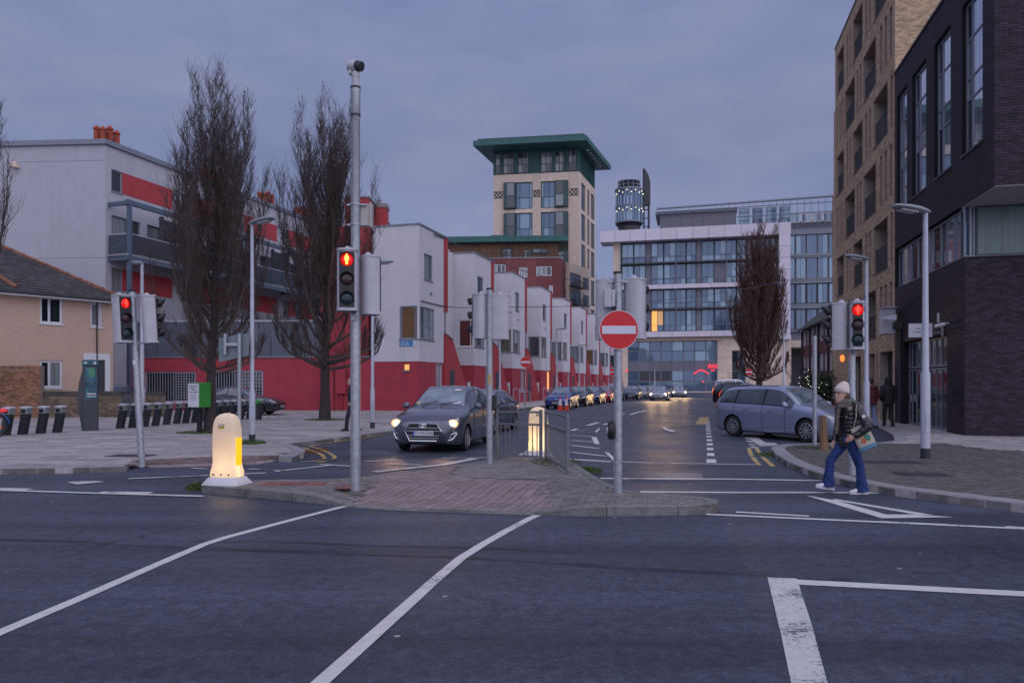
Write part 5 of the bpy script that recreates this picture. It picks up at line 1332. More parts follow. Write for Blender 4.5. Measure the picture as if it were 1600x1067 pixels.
# left leaning signal pole
x, y = G(222, 727, ZP); hp = ZD(455, y) - ZP
o = thing('signal_pole', 'leaning galvanised signal pole on the left pavement with red man lit', 'traffic signal', (x, y, ZP - .01)); o.rotation_euler = (0, R(-3.3), 0)
galv_pole(o, hp, .062, .057); clamps(o, (hp-.1, hp-.98), .057)
signal_head(o, (-.2, -.1, hp-.93), R(60), True, mm=man_red, lm=lens_lit, h=.84); signal_head(o, (.24, .02, hp-.95), R(112), False, h=.84); signal_head(o, (-.24, .3, hp-.7), R(-120), False, h=.5, visors=False)
mb = MB(); mb.box(-.03,.03,-.066,-.06,1.9,2.0); part('sticker', mb, sign_white, o)
# pole with backs of signals behind the rail
x, y = G(765, 725, ZP); hp = ZD(452, y) - ZP
o = thing('signal_pole', 'galvanised signal pole by the guard rail showing the backs of two signals', 'traffic signal', (x, y, ZP - .01))
galv_pole(o, hp, .062, .058); clamps(o, (hp-.1, hp-.92), .058)
signal_head(o, (-.14, .05, hp-.90), R(-128), False, h=.80, w=.28); signal_head(o, (.19, -.02, hp-.92), R(172), False, h=.80, w=.36)
mb = MB(); mb.box(.055,.14,-.06,.05,1.03,1.33); bu = part('push_button', mb, black_plastic, o, bevel=.02)
mb = MB(); mb.box(-.03,.03,-.068,-.06,1.55,1.72); mb.c = 0; part('sticker', mb, yellow_line, o)
# no entry sign pole
x, y = G(965.5, 769, ZP); hp = ZD(427, y) - ZP
o = thing('no_entry_sign', 'large round no entry sign on the island pole with signal backs above', 'road sign', (x, y, ZP - .01))
galv_pole(o, hp, .062, .058); clamps(o, (hp-.12,), .058)
def no_entry(par, z, r, yy):
    mb = MB(); Ml = Matrix.Translation((0, yy, z)) @ Matrix.Rotation(R(90), 4, 'X')
    mb.lathe([(r, 0), (r, .012)], 48, Ml); s_ = part('sign_rim', mb, sign_white, par)
    mb = MB(); mb.lathe([(r*.965, .012), (r*.965, .015)], 48, Ml); part('sign_face', mb, sign_red, s_)
    mb = MB(); mb.box(-r*.86, r*.86, yy-.019, yy-.0155, z-r*.205, z+r*.205); part('white_bar', mb, sign_white, s_)
no_entry(o, ZD(515, y)-ZP, .275, -.085)
signal_head(o, (-.15, .12, ZD(525,y)-ZP), R(176), False, h=.80, w=.30, visors=False); signal_head(o, (.22, .06, ZD(525,y)-ZP), R(140), False, h=.80, w=.30)
mb = MB(); mb.box(-.21,-.10,-.10,-.02,ZD(480,y)-ZP,ZD(452,y)-ZP); mb.box(-.10,-.05,-.10,-.0,ZD(479,y)-ZP,ZD(453,y)-ZP); part('detector_box', mb, sig_grey, o, bevel=.012)
mb = MB(); mb.tube([(-.06,-.07,ZD(455,y)-ZP),(-.05,-.08,ZD(470,y)-ZP),(-.055,-.06,ZD(490,y)-ZP)], .012, 6); part('cable', mb, black_plastic, o)
mb = MB(); mb.lathe([(.05,-.05),(.085,-.04),(.1,0),(.085,.04),(.05,.05)], 16, Matrix.Translation((-.10,0,ZD(671,y)-ZP)) @ Matrix.Scale(1.4,4,(0,0,1)) @ Matrix.Rotation(R(90),4,'Y')); pb = part('push_button', mb, black_plastic, o, smooth=True)
mb = MB(); mb.lathe([(.055,0),(.055,.012)], 14, Matrix.Translation((-.148,0,ZD(671,y)-ZP)) @ Matrix.Rotation(R(-90),4,'Y')); part('button_face', mb, sig_grey, pb)
# right signal pole
x, y = G(1331, 742, ZP); hp = ZD(472, y) - ZP
o = thing('signal_pole', 'signal pole behind the woman on the right pavement with red man lit', 'traffic signal', (x, y, ZP - .01))
galv_pole(o, hp, .062, .057)
zb = ZD(543, y) - ZP
mb = MB(); mb.lathe([(.06,zb-.12),(.09,zb-.05),(.17,zb-.035),(.17,zb-.01)], 14); part('bracket', mb, galv, o)
signal_head(o, (.05, -.07, zb), R(-20), True, mm=man_red, lm=lens_lit, h=.74, w=.24); signal_head(o, (-.13, .06, zb), R(-112), False, h=.74, w=.24)
mb = MB(); mb.lathe([(.036,-.012),(.036,.012)], 14, Matrix.Translation((-.17,-.02,ZD(559,y)-ZP)) @ Matrix.Scale(1.6,4,(0,0,1)) @ Matrix.Rotation(R(70),4,'X')); part('amber_indicator', mb, emat('amber light', (1, .16, .015), 1.3), o)
# far no entry signs
def small_no_entry(px, py, pyc, r, d, label):
    x = XD(px, d); o = thing('no_entry_sign', label, 'road sign', (x, d, ZP-.01)); zc_ = ZD(pyc, d) - ZP
    mb = MB(); mb.lathe([(.04, 0), (.04, zc_+r)], 10); part('pole', mb, galv, o, smooth=True); no_entry(o, zc_, r, -.05)
small_no_entry(821, 640, 565.5, .33, 45, 'round no entry sign on the left pavement before the houses')
small_no_entry(957, 610, 581, .34, 76, 'small distant no entry sign at the end of the house row')
small_no_entry(1170, 610, 581, .38, 82, 'dim no entry sign under the distant bare tree')
# lamp posts
def lamp_post(label, px, py, pytop, d=None, z0=ZP, armL=.75, az=0, r=.055, base=1.35):
    if d is None: x, y = G(px, py, z0)
    else: x, y = XD(px, d), d
    h = ZD(pytop, y) - z0
    o = thing('street_lamp', label, 'street lamp', (x, y, z0-.01), 0, 'street lamp posts')
    mb = MB(); mb.lathe([(r*1.45,0),(r*1.45,base),(r*1.05,base+.06),(r*.75,h)], 16); part('post', mb, lamp_paint, o, smooth=True)
    mb = MB(); mb.lathe([(r*1.5,0),(r*1.5,.22)], 16); part('base_band', mb, darkmetal, o, smooth=True)
    mb = MB(); mb.box(-.045,.045,-r*1.45-.006,-r*1.2,.55,.95); part('access_door', mb, lamp_paint, o)
    L_ = armL; M_ = Matrix.Translation((0,0,h)) @ Matrix.Rotation(az,4,'Z') @ Matrix.Rotation(R(-6),4,'Y')
    mb = MB(M_); secs = []
    for t, wd, ht in ((-.12,.05,.04),(0,.09,.07),(.25,.15,.09),(.6,.17,.085),(.9,.13,.06),(1,.06,.03)):
        secs.append([(t*L_, wd*math.cos(a), ht*(math.sin(a) if math.sin(a) > 0 else .45*math.sin(a))+.02) for a in [2*math.pi*k/14 for k in range(14)]])
    mb.rings(secs); hd = part('lamp_head', mb, pm('lamp head grey', (.20,.22,.24), .5, var=.15) if 'lamp head grey' not in bpy.data.materials else bpy.data.materials['lamp head grey'], o, smooth=True)
    mb = MB(M_); mb.obox((L_*.55,0,-.03),(L_*.5,.2,.03)); part('lamp_glass', mb, sig_grey, hd, bevel=.01)
    return o
lamp_post('pale lamp post right of the grey sign with grass at its foot', 394, 691, 350, az=R(-25))
lamp_post('slim lamp post in front of the white and red corner house', 582, 669, 412, az=R(10), armL=.72)
lamp_post('tallest pale lamp post in front of the dark brick corner', 1446, 716, 332, az=R(192), r=.062, base=1.75, armL=.78)
lamp_post('pale lamp post beside the pedestrian in maroon', 1354, 681, 406, az=R(195), r=.058, base=1.6, armL=.75)
lamp_post('distant lamp post behind the leaning signal pole', 222, 0, 412, d=33, az=R(180), armL=.5, r=.09)
for px, d, pt in ((781, 52, 490), (1038, 0, 0), (870, 62, 515), (905, 78, 540)):
    if d: lamp_post('distant slim lamp post in front of the %s terraced house' % {52:'second', 62:'fourth', 78:'sixth'}[d], px, 0, pt, d=d, az=0, armL=.9, r=.07)
lamp_post('thin lamp post right of the distant bare tree', 1225, 0, 520, d=85, az=R(180), armL=.01, r=.1, base=3)
lamp_post('thin white post in front of the glass hall', 1023, 0, 577, d=120, az=R(180), armL=.01, r=.09, base=.5)
# plain pole and wooden post on the right
x, y = G(1273, 695, ZP); o = thing('sign_post', 'plain grey steel post in front of the silver people carrier', 'post', (x, y, ZP-.01)); mb = MB(); mb.lathe([(.052,0),(.052,ZD(524,y)-ZP)], 14); part('pole', mb, galv, o, smooth=True); mb = MB(); mb.lathe([(.055,ZD(524,y)-ZP),(.055,ZD(524,y)-ZP+.03)], 14); part('pole_cap', mb, darkmetal, o)
x, y = G(1287, 703, ZP); mb = MB(); mb.rings([[(x+dx+r*math.cos(a), y+r*math.sin(a), z) for a in [k*.7 for k in range(9)]] for z, r, dx in ((.1,.115,.02),(.16,.10,.01),(.4,.085,0),(.7,.085,-.01),(.92,.082,-.015),(.925,.03,-.015))]); tag(mb.build('wooden_post', wood_post, smooth=True), 'short weathered wooden post standing left of the woman', 'post')
# grey sign seen from behind
x, y = XD(374, 19), 19.0; o = thing('direction_sign', 'grey back of a tilted direction sign behind the near lamp post', 'road sign', (x, y, ZP-.01))
mb = MB(); mb.lathe([(.05,0),(.05,ZD(521,y)-ZP)], 12); mb.lathe([(.045,ZD(553,y)-ZP),(.045,ZD(521,y)-ZP)], 10, Matrix.Translation((-.37,0,0))); mb.box(-.39,.02,-.04,.02,ZD(540,y)-ZP,ZD(535,y)-ZP); part('pole', mb, galv, o, smooth=True)
zz = ZD(545, y)-ZP; mb = MB(); mb.add([(-.56,.07,zz-.33),(.2,.07,zz-.16),(.24,.07,zz+.42),(-.56,.07,zz+.30),(-.56,.1,zz-.33),(.2,.1,zz-.16),(.24,.1,zz+.42),(-.56,.1,zz+.30)], [(0,1,2,3),(7,6,5,4),(0,4,5,1),(1,5,6,2),(2,6,7,3),(3,7,4,0)]); part('sign_panel', mb, sign_back, o)
# green notice box
x, y = G(312, 677, ZP); o = thing('notice_box', 'green box with a printed white notice on a black post', 'sign', (x, y, ZP-.01), R(-28))
z0, z1 = ZD(636, y)-ZP, ZD(597, y)-ZP
mb = MB(); mb.box(-.07,.07,-.05,.05,0,z0); part('post', mb, black_plastic, o)
gm = pm('bright green box', (.03,.22,.03), .5); mb = MB(); mb.box(-.26,.26,-.22,.22,z0,z1); part('box', mb, gm, o, bevel=.03)
mb = MB(); mb.box(-.24,.24,-.235,-.222,z0+.02,z1-.03); np_ = part('notice', mb, sign_white, o)
ik = pm('black ink', (.02,.02,.02), .7, var=0)
text('lettering', "CANDY'S\nBIKES\nFrom 50\u20ac", .088, ik, np_, Matrix.Translation((0,-.238,z1-.21)) @ Matrix.Rotation(R(90),4,'X'), .001)
mb = MB()
for k in range(4): mb.box(-.15,.15-.03*(k % 2),-.239,-.236,z1-.40-k*.045,z1-.385-k*.045)
part('small_print', mb, ink, np_)
# bike hire terminal
x, y = G(141, 672, ZP); o = thing('hire_terminal', 'dark grey bicycle hire terminal with teal header and lit map panel', 'terminal', (x, y, ZP-.01), R(28))
hT = ZD(562, y)-ZP; tg = pm('terminal grey', (.055,.06,.075), .45, metal=.3, var=.1)
mb = MB(); mb.prism([(-.22,-.2),(.24,-.2),(.24,.2),(-.22,.2)], 0, hT-.2); part('cabinet', mb, tg, o, bevel=.03)
mb = MB(); mb.rings([[(-.2,-.17,z),(-.2,.17,z),(-.2-b,.15,z),(-.2-b,-.15,z)] for z, b in ((.02,.03),(.4,.09),(1.0,.17),(1.6,.12),(1.95,.03))]); part('rear_shell', mb, tg, o, smooth=True)
mb = MB(); mb.box(-.23,.25,-.21,.21,hT-.2,hT); hd_ = part('header', mb, pm('teal header', (.01,.09,.12), .35), o, bevel=.02)
mb = MB(); mb.box(-.18,-.08,-.218,-.21,hT-.12,hT-.07); mb.lathe([(.045,-.004),(.045,.004)], 12, Matrix.Translation((.14,-.214,hT-.1)) @ Matrix.Rotation(R(90),4,'X')); part('emblem', mb, sign_white, hd_)
mb = MB(); mb.box(-.13,.2,-.212,-.201,1.05,hT-.26); pn = part('map_panel', mb, pm('blue green map panel', (.02,.10,.14), .2, var=.8, scale=3), o)
mb = MB(); mb.lathe([(.1,-.004),(.1,.004)], 18, Matrix.Translation((.05,-.216,hT-.42)) @ Matrix.Rotation(R(90),4,'X') @ Matrix.Scale(1.7,4,(0,1,0))); part('map_graphic', mb, pm('green print', (.05,.22,.12), .3), pn)
mb = MB(); mb.box(-.08,.17,-.218,-.212,1.12,1.15); mb.box(-.08,.17,-.218,-.212,1.20,1.24); part('lettering', mb, sign_white, pn)
# docking posts
dockm = pm('dark docking post', (.03,.034,.04), .5, metal=.2, var=.15)
def dock(loc, label):
    o = thing('docking_post', label, 'docking post', loc, R(-4), 'bicycle docking posts')
    mb = MB(); mb.rings([[(dx-.1,-.11,z),(dx+.1,-.11,z),(dx+.1,.11,z),(dx-.1,.11,z)] for z, dx in ((0,-.06),(.62,.06))]); part('post', mb, dockm, o, bevel=.015)
    mb = MB(); mb.rings([[(dx-.095,-.13,z),(dx+.1,-.13,z),(dx+.1,.12,z),(dx-.095,.12,z)] for z, dx in ((.625,.06),(.80,.075))]); hd = part('lock_head', mb, pm('lock head', (.28,.30,.31), .4, metal=.3) if 'lock head' not in bpy.data.materials else bpy.data.materials['lock head'], o, bevel=.015)
    mb = MB(); mb.box(.0,.13,-.142,-.128,.66,.76); part('lock_slot', mb, black_plastic, hd)
    mb = MB(); mb.add([(-.06,-.15,.81),(.2,-.15,.79),(.2,.12,.82),(-.06,.12,.84),(-.06,-.15,.835),(.2,-.15,.815),(.2,.12,.845),(-.06,.12,.865)], [(0,3,2,1),(4,5,6,7),(0,1,5,4),(1,2,6,5),(2,3,7,6),(3,0,4,7)]); part('lid', mb, sig_grey, hd)
    return o
dk = None
DPX = [(11,680),(38,678.5),(66,677),(92,675.5),(190,669),(209,668),(228,666.5),(245,665),(262,663.5),(278,662),(292,661),(306,660),(321,658.5),(339,657.5),(352,656.5),(364,655.5),(378,655),(391,654),(404,653.5)]
for i, (px, py) in enumerate(DPX):
    x, y = G(px, py, ZP); lb = ('dark docking post, %s from the left edge, left of the terminal' % ['first','second','third','fourth'][i]) if i < 4 else ('dark docking post right of the terminal, %s of that row' % ['first','second','third','fourth','fifth','sixth','seventh','eighth','ninth','tenth','eleventh','twelfth','thirteenth','fourteenth','last'][i-4])
    if dk is None: dk = dock((x, y, ZP-.005), lb)
    else: copy_tree(dk, (x, y, ZP-.005), R(-4), lb)
# hire bicycle cut by the left edge
x, y = G(-8, 684, ZP); o = thing('hire_bicycle', 'hire bicycle with blue mudguard docked at the left edge', 'bicycle', (x, y, ZP), R(12))
def wheel_mb(r, tr, n=28):
    mb = MB(); mb.tube([(r*math.cos(a), 0, r*math.sin(a)) for a in [2*math.pi*k/n for k in range(n+1)]], tr, 6, False); return mb
spm = pm('spokes', (.3,.3,.32), .4, metal=.6)
for bx_ in (0, -1.1):
    w = part('wheel', wheel_mb(.32, .022), rubber, o, (bx_, 0, .34))
    mb = MB()
    for k in range(12): a = math.pi*k/6; mb.tube([(0,0,0),(.31*math.cos(a),0,.31*math.sin(a))], .003, 3, False)
    mb.tube([(0,-.04,0),(0,.04,0)], .03, 8); part('spokes', mb, spm, w)
    mb = MB(); mb.box(.12,.2,-.01,.01,-.06,-.02); part('reflector', mb, emat('orange reflector', (.8,.12,.02), .15), w)
blue = pm('bike blue', (.02,.10,.30), .35)
mb = MB(); mb.add([((.36+d)*math.cos(a), s_*.05, .34+(.36+d)*math.sin(a)) for d in (0, .02) for s_ in (-1, 1) for a in [R(10+14*k) for k in range(12)]], [(k, k+1, 12+k+1, 12+k) for k in range(11)] + [(24+k, 36+k, 36+k+1, 24+k+1) for k in range(11)]); part('mudguard', mb, blue, o)
mb = MB(); mb.tube([(0,0,.34),(-.55,0,.36),(-.95,0,.75),(-1.1,0,.34)], .022, 8); mb.tube([(-.55,0,.36),(-.3,0,.85)], .022, 8); mb.tube([(0,0,.34),(-.35,0,.75)], .016, 6); mb.tube([(-.95,0,.75),(-.92,0,1.02)], .02, 8); part('frame', mb, blue, o)
mb = MB(); mb.tube([(-.95,-.28,1.0),(-.9,-.1,1.05),(-.9,.1,1.05),(-.95,.28,1.0)], .015, 8); part('handlebar', mb, darkmetal, o)
mb = MB(); mb.ell([(-.3,0,.86,.06,.04),(-.28,0,.9,.14,.09),(-.28,0,.94,.13,.08)]); part('saddle', mb, black_plastic, o, smooth=True)
mb = MB(); mb.box(.08,.3,-.06,.06,.74,.82); part('rear_lamp', mb, emat('bike lamp red', (.9,.03,.04), .35), o, bevel=.02)
# lit bollards
shell, t_, b_ = newmat('translucent bollard shell')
dif = t_.nodes['Principled BSDF']; dif.inputs['Base Color'].default_value = (.80,.74,.66,1); dif.inputs['Roughness'].default_value = .45
tl = t_.nodes.new('ShaderNodeBsdfTranslucent'); tl.inputs['Color'].default_value = (.95,.85,.66,1); mxs = t_.nodes.new('ShaderNodeMixShader'); mxs.inputs[0].default_value = .45
t_.links.new(dif.outputs[0], mxs.inputs[1]); t_.links.new(tl.outputs[0], mxs.inputs[2]); t_.links.new(mxs.outputs[0], t_.nodes['Material Output'].inputs['Surface'])
ypanel = emat('yellow bollard panel', (1.0,.42,.01), .9)
def bollard(label, px, py, z0, rz, h=1.09, en=4.6):
    x, y = G(px, py, z0); o = thing('lit_bollard', label, 'bollard', (x, y, z0-.005), rz)
    mb = MB(); mb.rings([[(-a,-b,z),(a,-b,z),(a,b,z),(-a,b,z)] for z, a, b in ((0,.30,.22),(.012,.30,.22),(.115,.225,.16),(.13,.2,.15))]); part('base', mb, pm('white bollard base', (.62,.60,.62), .5) if 'white bollard base' not in bpy.data.materials else bpy.data.materials['white bollard base'], o, bevel=.008)
    secs = []
    for z, a, b in ((.125,.222,.155),(.20,.222,.155),(.26,.205,.14),(.34,.192,.125),(.6,.198,.122),(.85,.196,.115),(.97,.178,.105),(1.03,.15,.09),(1.07,.10,.07),(1.09,.03,.03)):
        rc = min(a, b)*.45; pts = []
        for cx, cy, a0 in ((a-rc,b-rc,0),(-a+rc,b-rc,90),(-a+rc,-b+rc,180),(a-rc,-b+rc,270)):
            for k in range(4): q = R(a0+30*k); pts.append((cx+rc*math.cos(q), cy+rc*math.sin(q), z*h/1.09))
        secs.append(pts)
    mb = MB(); mb.rings(secs); sh = part('shell', mb, shell, o, smooth=True, ang=60)
    mb = MB(); mb.box(.196,.204,-.075,.075,.30,.72); part('yellow_panel', mb, ypanel, o, bevel=.01)
    mb = MB(); mb.box(-.07,.03,-.124,-.118,.86,.93); lb_ = part('label_plate', mb, pm('yellow label', (.45,.36,.03), .5) if 'yellow label' not in bpy.data.materials else bpy.data.materials['yellow label'], o)
    mb = MB(); mb.box(-.06,.02,-.126,-.1245,.90,.925); part('label_print', mb, sign_white, lb_)
    mb = MB()
    for k in (-.13, 0, .13): mb.lathe([(.014,0),(.014,.01)], 8, Matrix.Translation((k,-.155,.165)) @ Matrix.Rotation(R(90),4,'X'))
    part('bolts', mb, darkmetal, o)
    l = bpy.data.lights.new('bollard_lamp', 'POINT'); l.energy = en; l.color = (1, .74, .40); l.shadow_soft_size = .06
    lo_ = bpy.data.objects.new('bollard_lamp', l); COL.objects.link(lo_); lo_.parent = o; lo_.location = (0, 0, .30)
    return o
bollard('glowing cream bollard with yellow side panel on the left end of the island', 355, 756, ZP, R(-13))
bollard('glowing cream bollard behind the guard rail', 841, 712, ZP, R(8), h=1.05)
# guard rails
def guard_rail(label, A, Bp, n, h=1.0, closed=False):
    a = Vector((*G(A[0], A[1], ZP), ZP)); b = Vector((*G(Bp[0], Bp[1], ZP), ZP)); L_ = (b-a).length
    o = thing('guard_rail', label, 'guard rail', tuple(a), math.atan2(b.y-a.y, b.x-a.x))
    for k in (0, L_):
        mb = MB(); mb.box(k-.028,k+.028,-.028,.028,-.03,h); part('post', mb, rail_grey, o, bevel=.006)
    for z in (h-.05, h-.30, .08):
        mb = MB(); mb.box(.029, L_-.029, -.02, .02, z-.02, z+.02); part('rail', mb, rail_grey, o)
    for k in range(n):
        t = L_*(k+.8)/(n+.6); mb = MB(); mb.box(t-.008, t+.008, -.008, .008, .10, h-.32); part('baluster', mb, rail_grey, o)
    return o
guard_rail('guard rail panel with open bars in front of the second bollard', (777,717), (845,720), 9, 1.02)
guard_rail('guard rail panel seen end on between bollard and no entry sign', (853,719), (887,741), 18, 1.02)
# traffic cones
conem = pm('orange red cone', (.55,.03,.015), .5)
for k, (px, lb) in enumerate(((875, 'traffic cone with white sleeve by the blue car, left of two'), (885, 'traffic cone with white sleeve by the blue car, right of two'))):
    x, y = G(px, 641, 0); o = thing('traffic_cone', lb, 'cone', (x, y, 0), 0, 'traffic cones'); mb = MB(); mb.box(-.2,.2,-.2,.2,0,.05); mb.lathe([(.16,.05),(.025,.95)], 14); part('cone', mb, conem, o)
    mb = MB(); mb.lathe([(.125,.32),(.065,.70)], 14); part('sleeve', mb, sign_white, o)
# litter bin by the black saloon and planted hedge with fairy lights
x, y = G(392, 656, ZP); o = thing('litter_bin', 'dark litter bin in front of the black saloon', 'bin', (x+.15, y+.3, ZP)); mb = MB(); mb.lathe([(.2,0),(.22,.7)], 16); part('bin_body', mb, dockm, o, smooth=True); mb = MB(); mb.lathe([(.235,.7),(.235,.78),(.12,.86)], 16); part('lid', mb, gm, o, smooth=True)
o = thing('hedge', 'dark hedge strung with small white fairy lights by the far right pavement', 'hedge', (21, 50, 0)); gg = random.Random(9); mb = MB(); mbl = MB()
for k in range(5200):
    t = gg.random(); x = lerp(17.4, 23.2, t)+gg.uniform(-.7,.7); y = lerp(41, 57, t)+gg.uniform(-.4,.4); hmax = 1.9+.5*math.sin(t*9)+.4*math.sin(t*23); z = gg.uniform(.1, hmax); s_ = gg.uniform(.04,.11); a, b = gg.uniform(0,6.28), gg.uniform(-1,1)
    M_ = Matrix.Translation((x,y,z)) @ Matrix.Rotation(a,4,'Z') @ Matrix.Rotation(b,4,'X'); mb.add([M_ @ Vector(p) for p in ((-s_,-s_*.5,0),(s_,-s_*.5,0),(s_,s_*.5,0),(-s_,s_*.5,0))], [(0,1,2,3)])
    if k % 80 == 0: mbl.obox((x-.45, y-.35, z), (.03,.03,.03))
part('foliage', mb, hedge_leaf, o, (-21,-50,0)); part('fairy_lights', mbl, emat('fairy lights', (1,.92,.8), 2.5), o, (-21,-50,0))
# overhead cables
def cable(label, pts, r=.014):
    mb = MB(); P = [Vector(p) for p in pts]; out = []
    for a, b in zip(P, P[1:]):
        for k in range(12): t = k/12; p = a.lerp(b, t); p.z -= (b-a).length*.02*4*t*(1-t); out.append(p)
    mb.tube(out+[P[-1]], r, 4); tag(mb.build('overhead_cable', darkmetal), label, 'cable')
cable('thin cable strung across the house fronts to the far right', [(*HS(.2,.05),ZD(469,42)), (*HS(9.5,.05),7.0), (30,80,13), (38,120,21)], .03)
cable('thin cable from the first house roof to the stone tower', [(*HS(2,.1),10.6), (XD(935,120),120,ZD(430,120))], .035)
# ================================================================== CARS
import bmesh
def cat(v, t):
    n = len(v); i = max(0, min(n-2, int(t))); f = t - i
    p0, p1, p2, p3 = v[max(i-1,0)], v[i], v[i+1], v[min(i+2,n-1)]
    m1 = (p2-p0)*.5; m2 = (p3-p1)*.5
    if i == 0: m1 = p2-p1
    if i == n-2: m2 = p2-p1
    if (p1-p0)*(p2-p1) <= 0 and i > 0: m1 = 0
    if (p2-p1)*(p3-p2) <= 0 and i < n-2: m2 = 0
    f2, f3 = f*f, f*f*f
    return (2*f3-3*f2+1)*p1 + (f3-2*f2+f)*m1 + (-2*f3+3*f2)*p2 + (f3-f2)*m2
PROF = {
 'mpv': [(0,.25,.60,.68,.60,.55),(.025,.2,.70,.80,.77,.66),(.085,.18,.80,.93,.86,.74),(.20,.17,.90,1.03,.885,.74),(.27,.17,.95,1.09,.89,.72),(.46,.17,.99,1.53,.89,.58),(.62,.17,1.01,1.60,.89,.58),(.82,.17,1.03,1.57,.885,.57),(.93,.2,1.04,1.44,.86,.54),(.975,.26,1.0,1.12,.80,.62),(1,.32,.85,.95,.70,.60)],
 'long': [(0,.25,.60,.68,.60,.55),(.03,.2,.70,.80,.79,.68),(.10,.18,.80,.93,.87,.74),(.20,.17,.88,1.02,.885,.74),(.275,.17,.93,1.09,.89,.72),(.43,.17,.97,1.55,.89,.60),(.60,.17,1.00,1.63,.89,.60),(.84,.17,1.03,1.60,.885,.60),(.95,.2,1.05,1.50,.87,.58),(.985,.26,1.02,1.12,.83,.66),(1,.32,.85,.95,.76,.66)],
 'hatch': [(0,.25,.55,.62,.58,.53),(.03,.2,.64,.73,.77,.66),(.1,.18,.74,.86,.86,.74),(.22,.17,.84,.95,.885,.74),(.29,.17,.88,1.0,.885,.72),(.47,.17,.92,1.41,.885,.57),(.6,.17,.94,1.47,.885,.57),(.8,.17,.96,1.42,.88,.56),(.92,.2,.97,1.25,.85,.54),(.975,.26,.93,1.03,.80,.62),(1,.32,.8,.9,.7,.6)],
 'sedan': [(0,.25,.55,.62,.58,.53),(.03,.2,.64,.72,.77,.66),(.1,.18,.74,.84,.86,.74),(.22,.17,.83,.93,.885,.74),(.30,.17,.87,.98,.885,.72),(.46,.17,.91,1.38,.885,.56),(.57,.17,.93,1.43,.885,.56),(.70,.17,.95,1.36,.88,.55),(.85,.2,.97,1.07,.86,.66),(.94,.26,.95,1.03,.82,.68),(1,.32,.8,.9,.7,.6)],
}
WM = {}
def wheels():
    if WM: return
    mb = MB(); mb.lathe([(.2,-.09),(.27,-.1),(.305,-.085),(.31,-.04),(.31,.04),(.305,.085),(.27,.1),(.2,.09)], 28, Matrix.Rotation(R(-90),4,'X')); WM['tyre'] = mb.mesh('wheel', rubber, True)
    mb = MB(); Mx = Matrix.Rotation(R(-90),4,'X')
    mb.lathe([(.205,.02),(.215,.096),(.20,.102),(.19,.07),(.0,.06)][::1], 24, Mx); mb.c = 1
    mb.c = 0
    for k in range(10):
        a = 2*math.pi*k/10; M_ = Matrix.Rotation(a,4,'Y'); m2 = MB(M_); m2.add([(-.016,.094,.04),(.016,.094,.04),(.022,.098,.20),(-.022,.098,.20),(-.016,.05,.04),(.016,.05,.04),(.022,.06,.2),(-.022,.06,.2)], [(3,2,1,0),(0,1,5,4),(1,2,6,5),(2,3,7,6),(3,0,4,7)]); mb.add(m2.v, m2.f)
    mb.lathe([(.05,.06),(.05,.1),(.0,.105)], 12, Mx)
    WM['rim'] = mb.mesh('rim', alloy, False)
    mb = MB(); mb.lathe([(.188,.0),(.188,.066),(.0,.066)], 20, Mx); WM['dark'] = mb.mesh('wheel_back', black_plastic)
wheels()
head_glass = pm('headlight glass', (.30,.31,.33), .08, metal=.4, var=.3, scale=14, coat=1)
tail_glass = pm('tail light red', (.32,.012,.012), .12, var=.2, coat=1)
tail_lit = emat('tail light glow', (1,.05,.03), .9)
lamp_on = emat('headlight bulb', (1.0,.84,.66), 16)
glow_ring = emat('headlight reflector lit', (1.0,.52,.28), .8)
carglass = pm('car glass', (.03,.04,.048), .04, var=.4, scale=2.5, spec=.9, coat=.6)
screen_glass = pm('windscreen glass', (.15,.185,.21), .05, var=.55, scale=2.2, spec=.9, coat=1)  # paler than carglass: reflected sky put into the base colour
plate_w = pm('number plate white', (.55,.55,.58), .4, var=0); plate_b = pm('number plate blue', (.02,.08,.4), .4, var=0)
def carpaint(name, col, metal=.35): return pm(name, col, .24, metal=min(.9, metal+.25), var=.04, scale=2, coat=1)
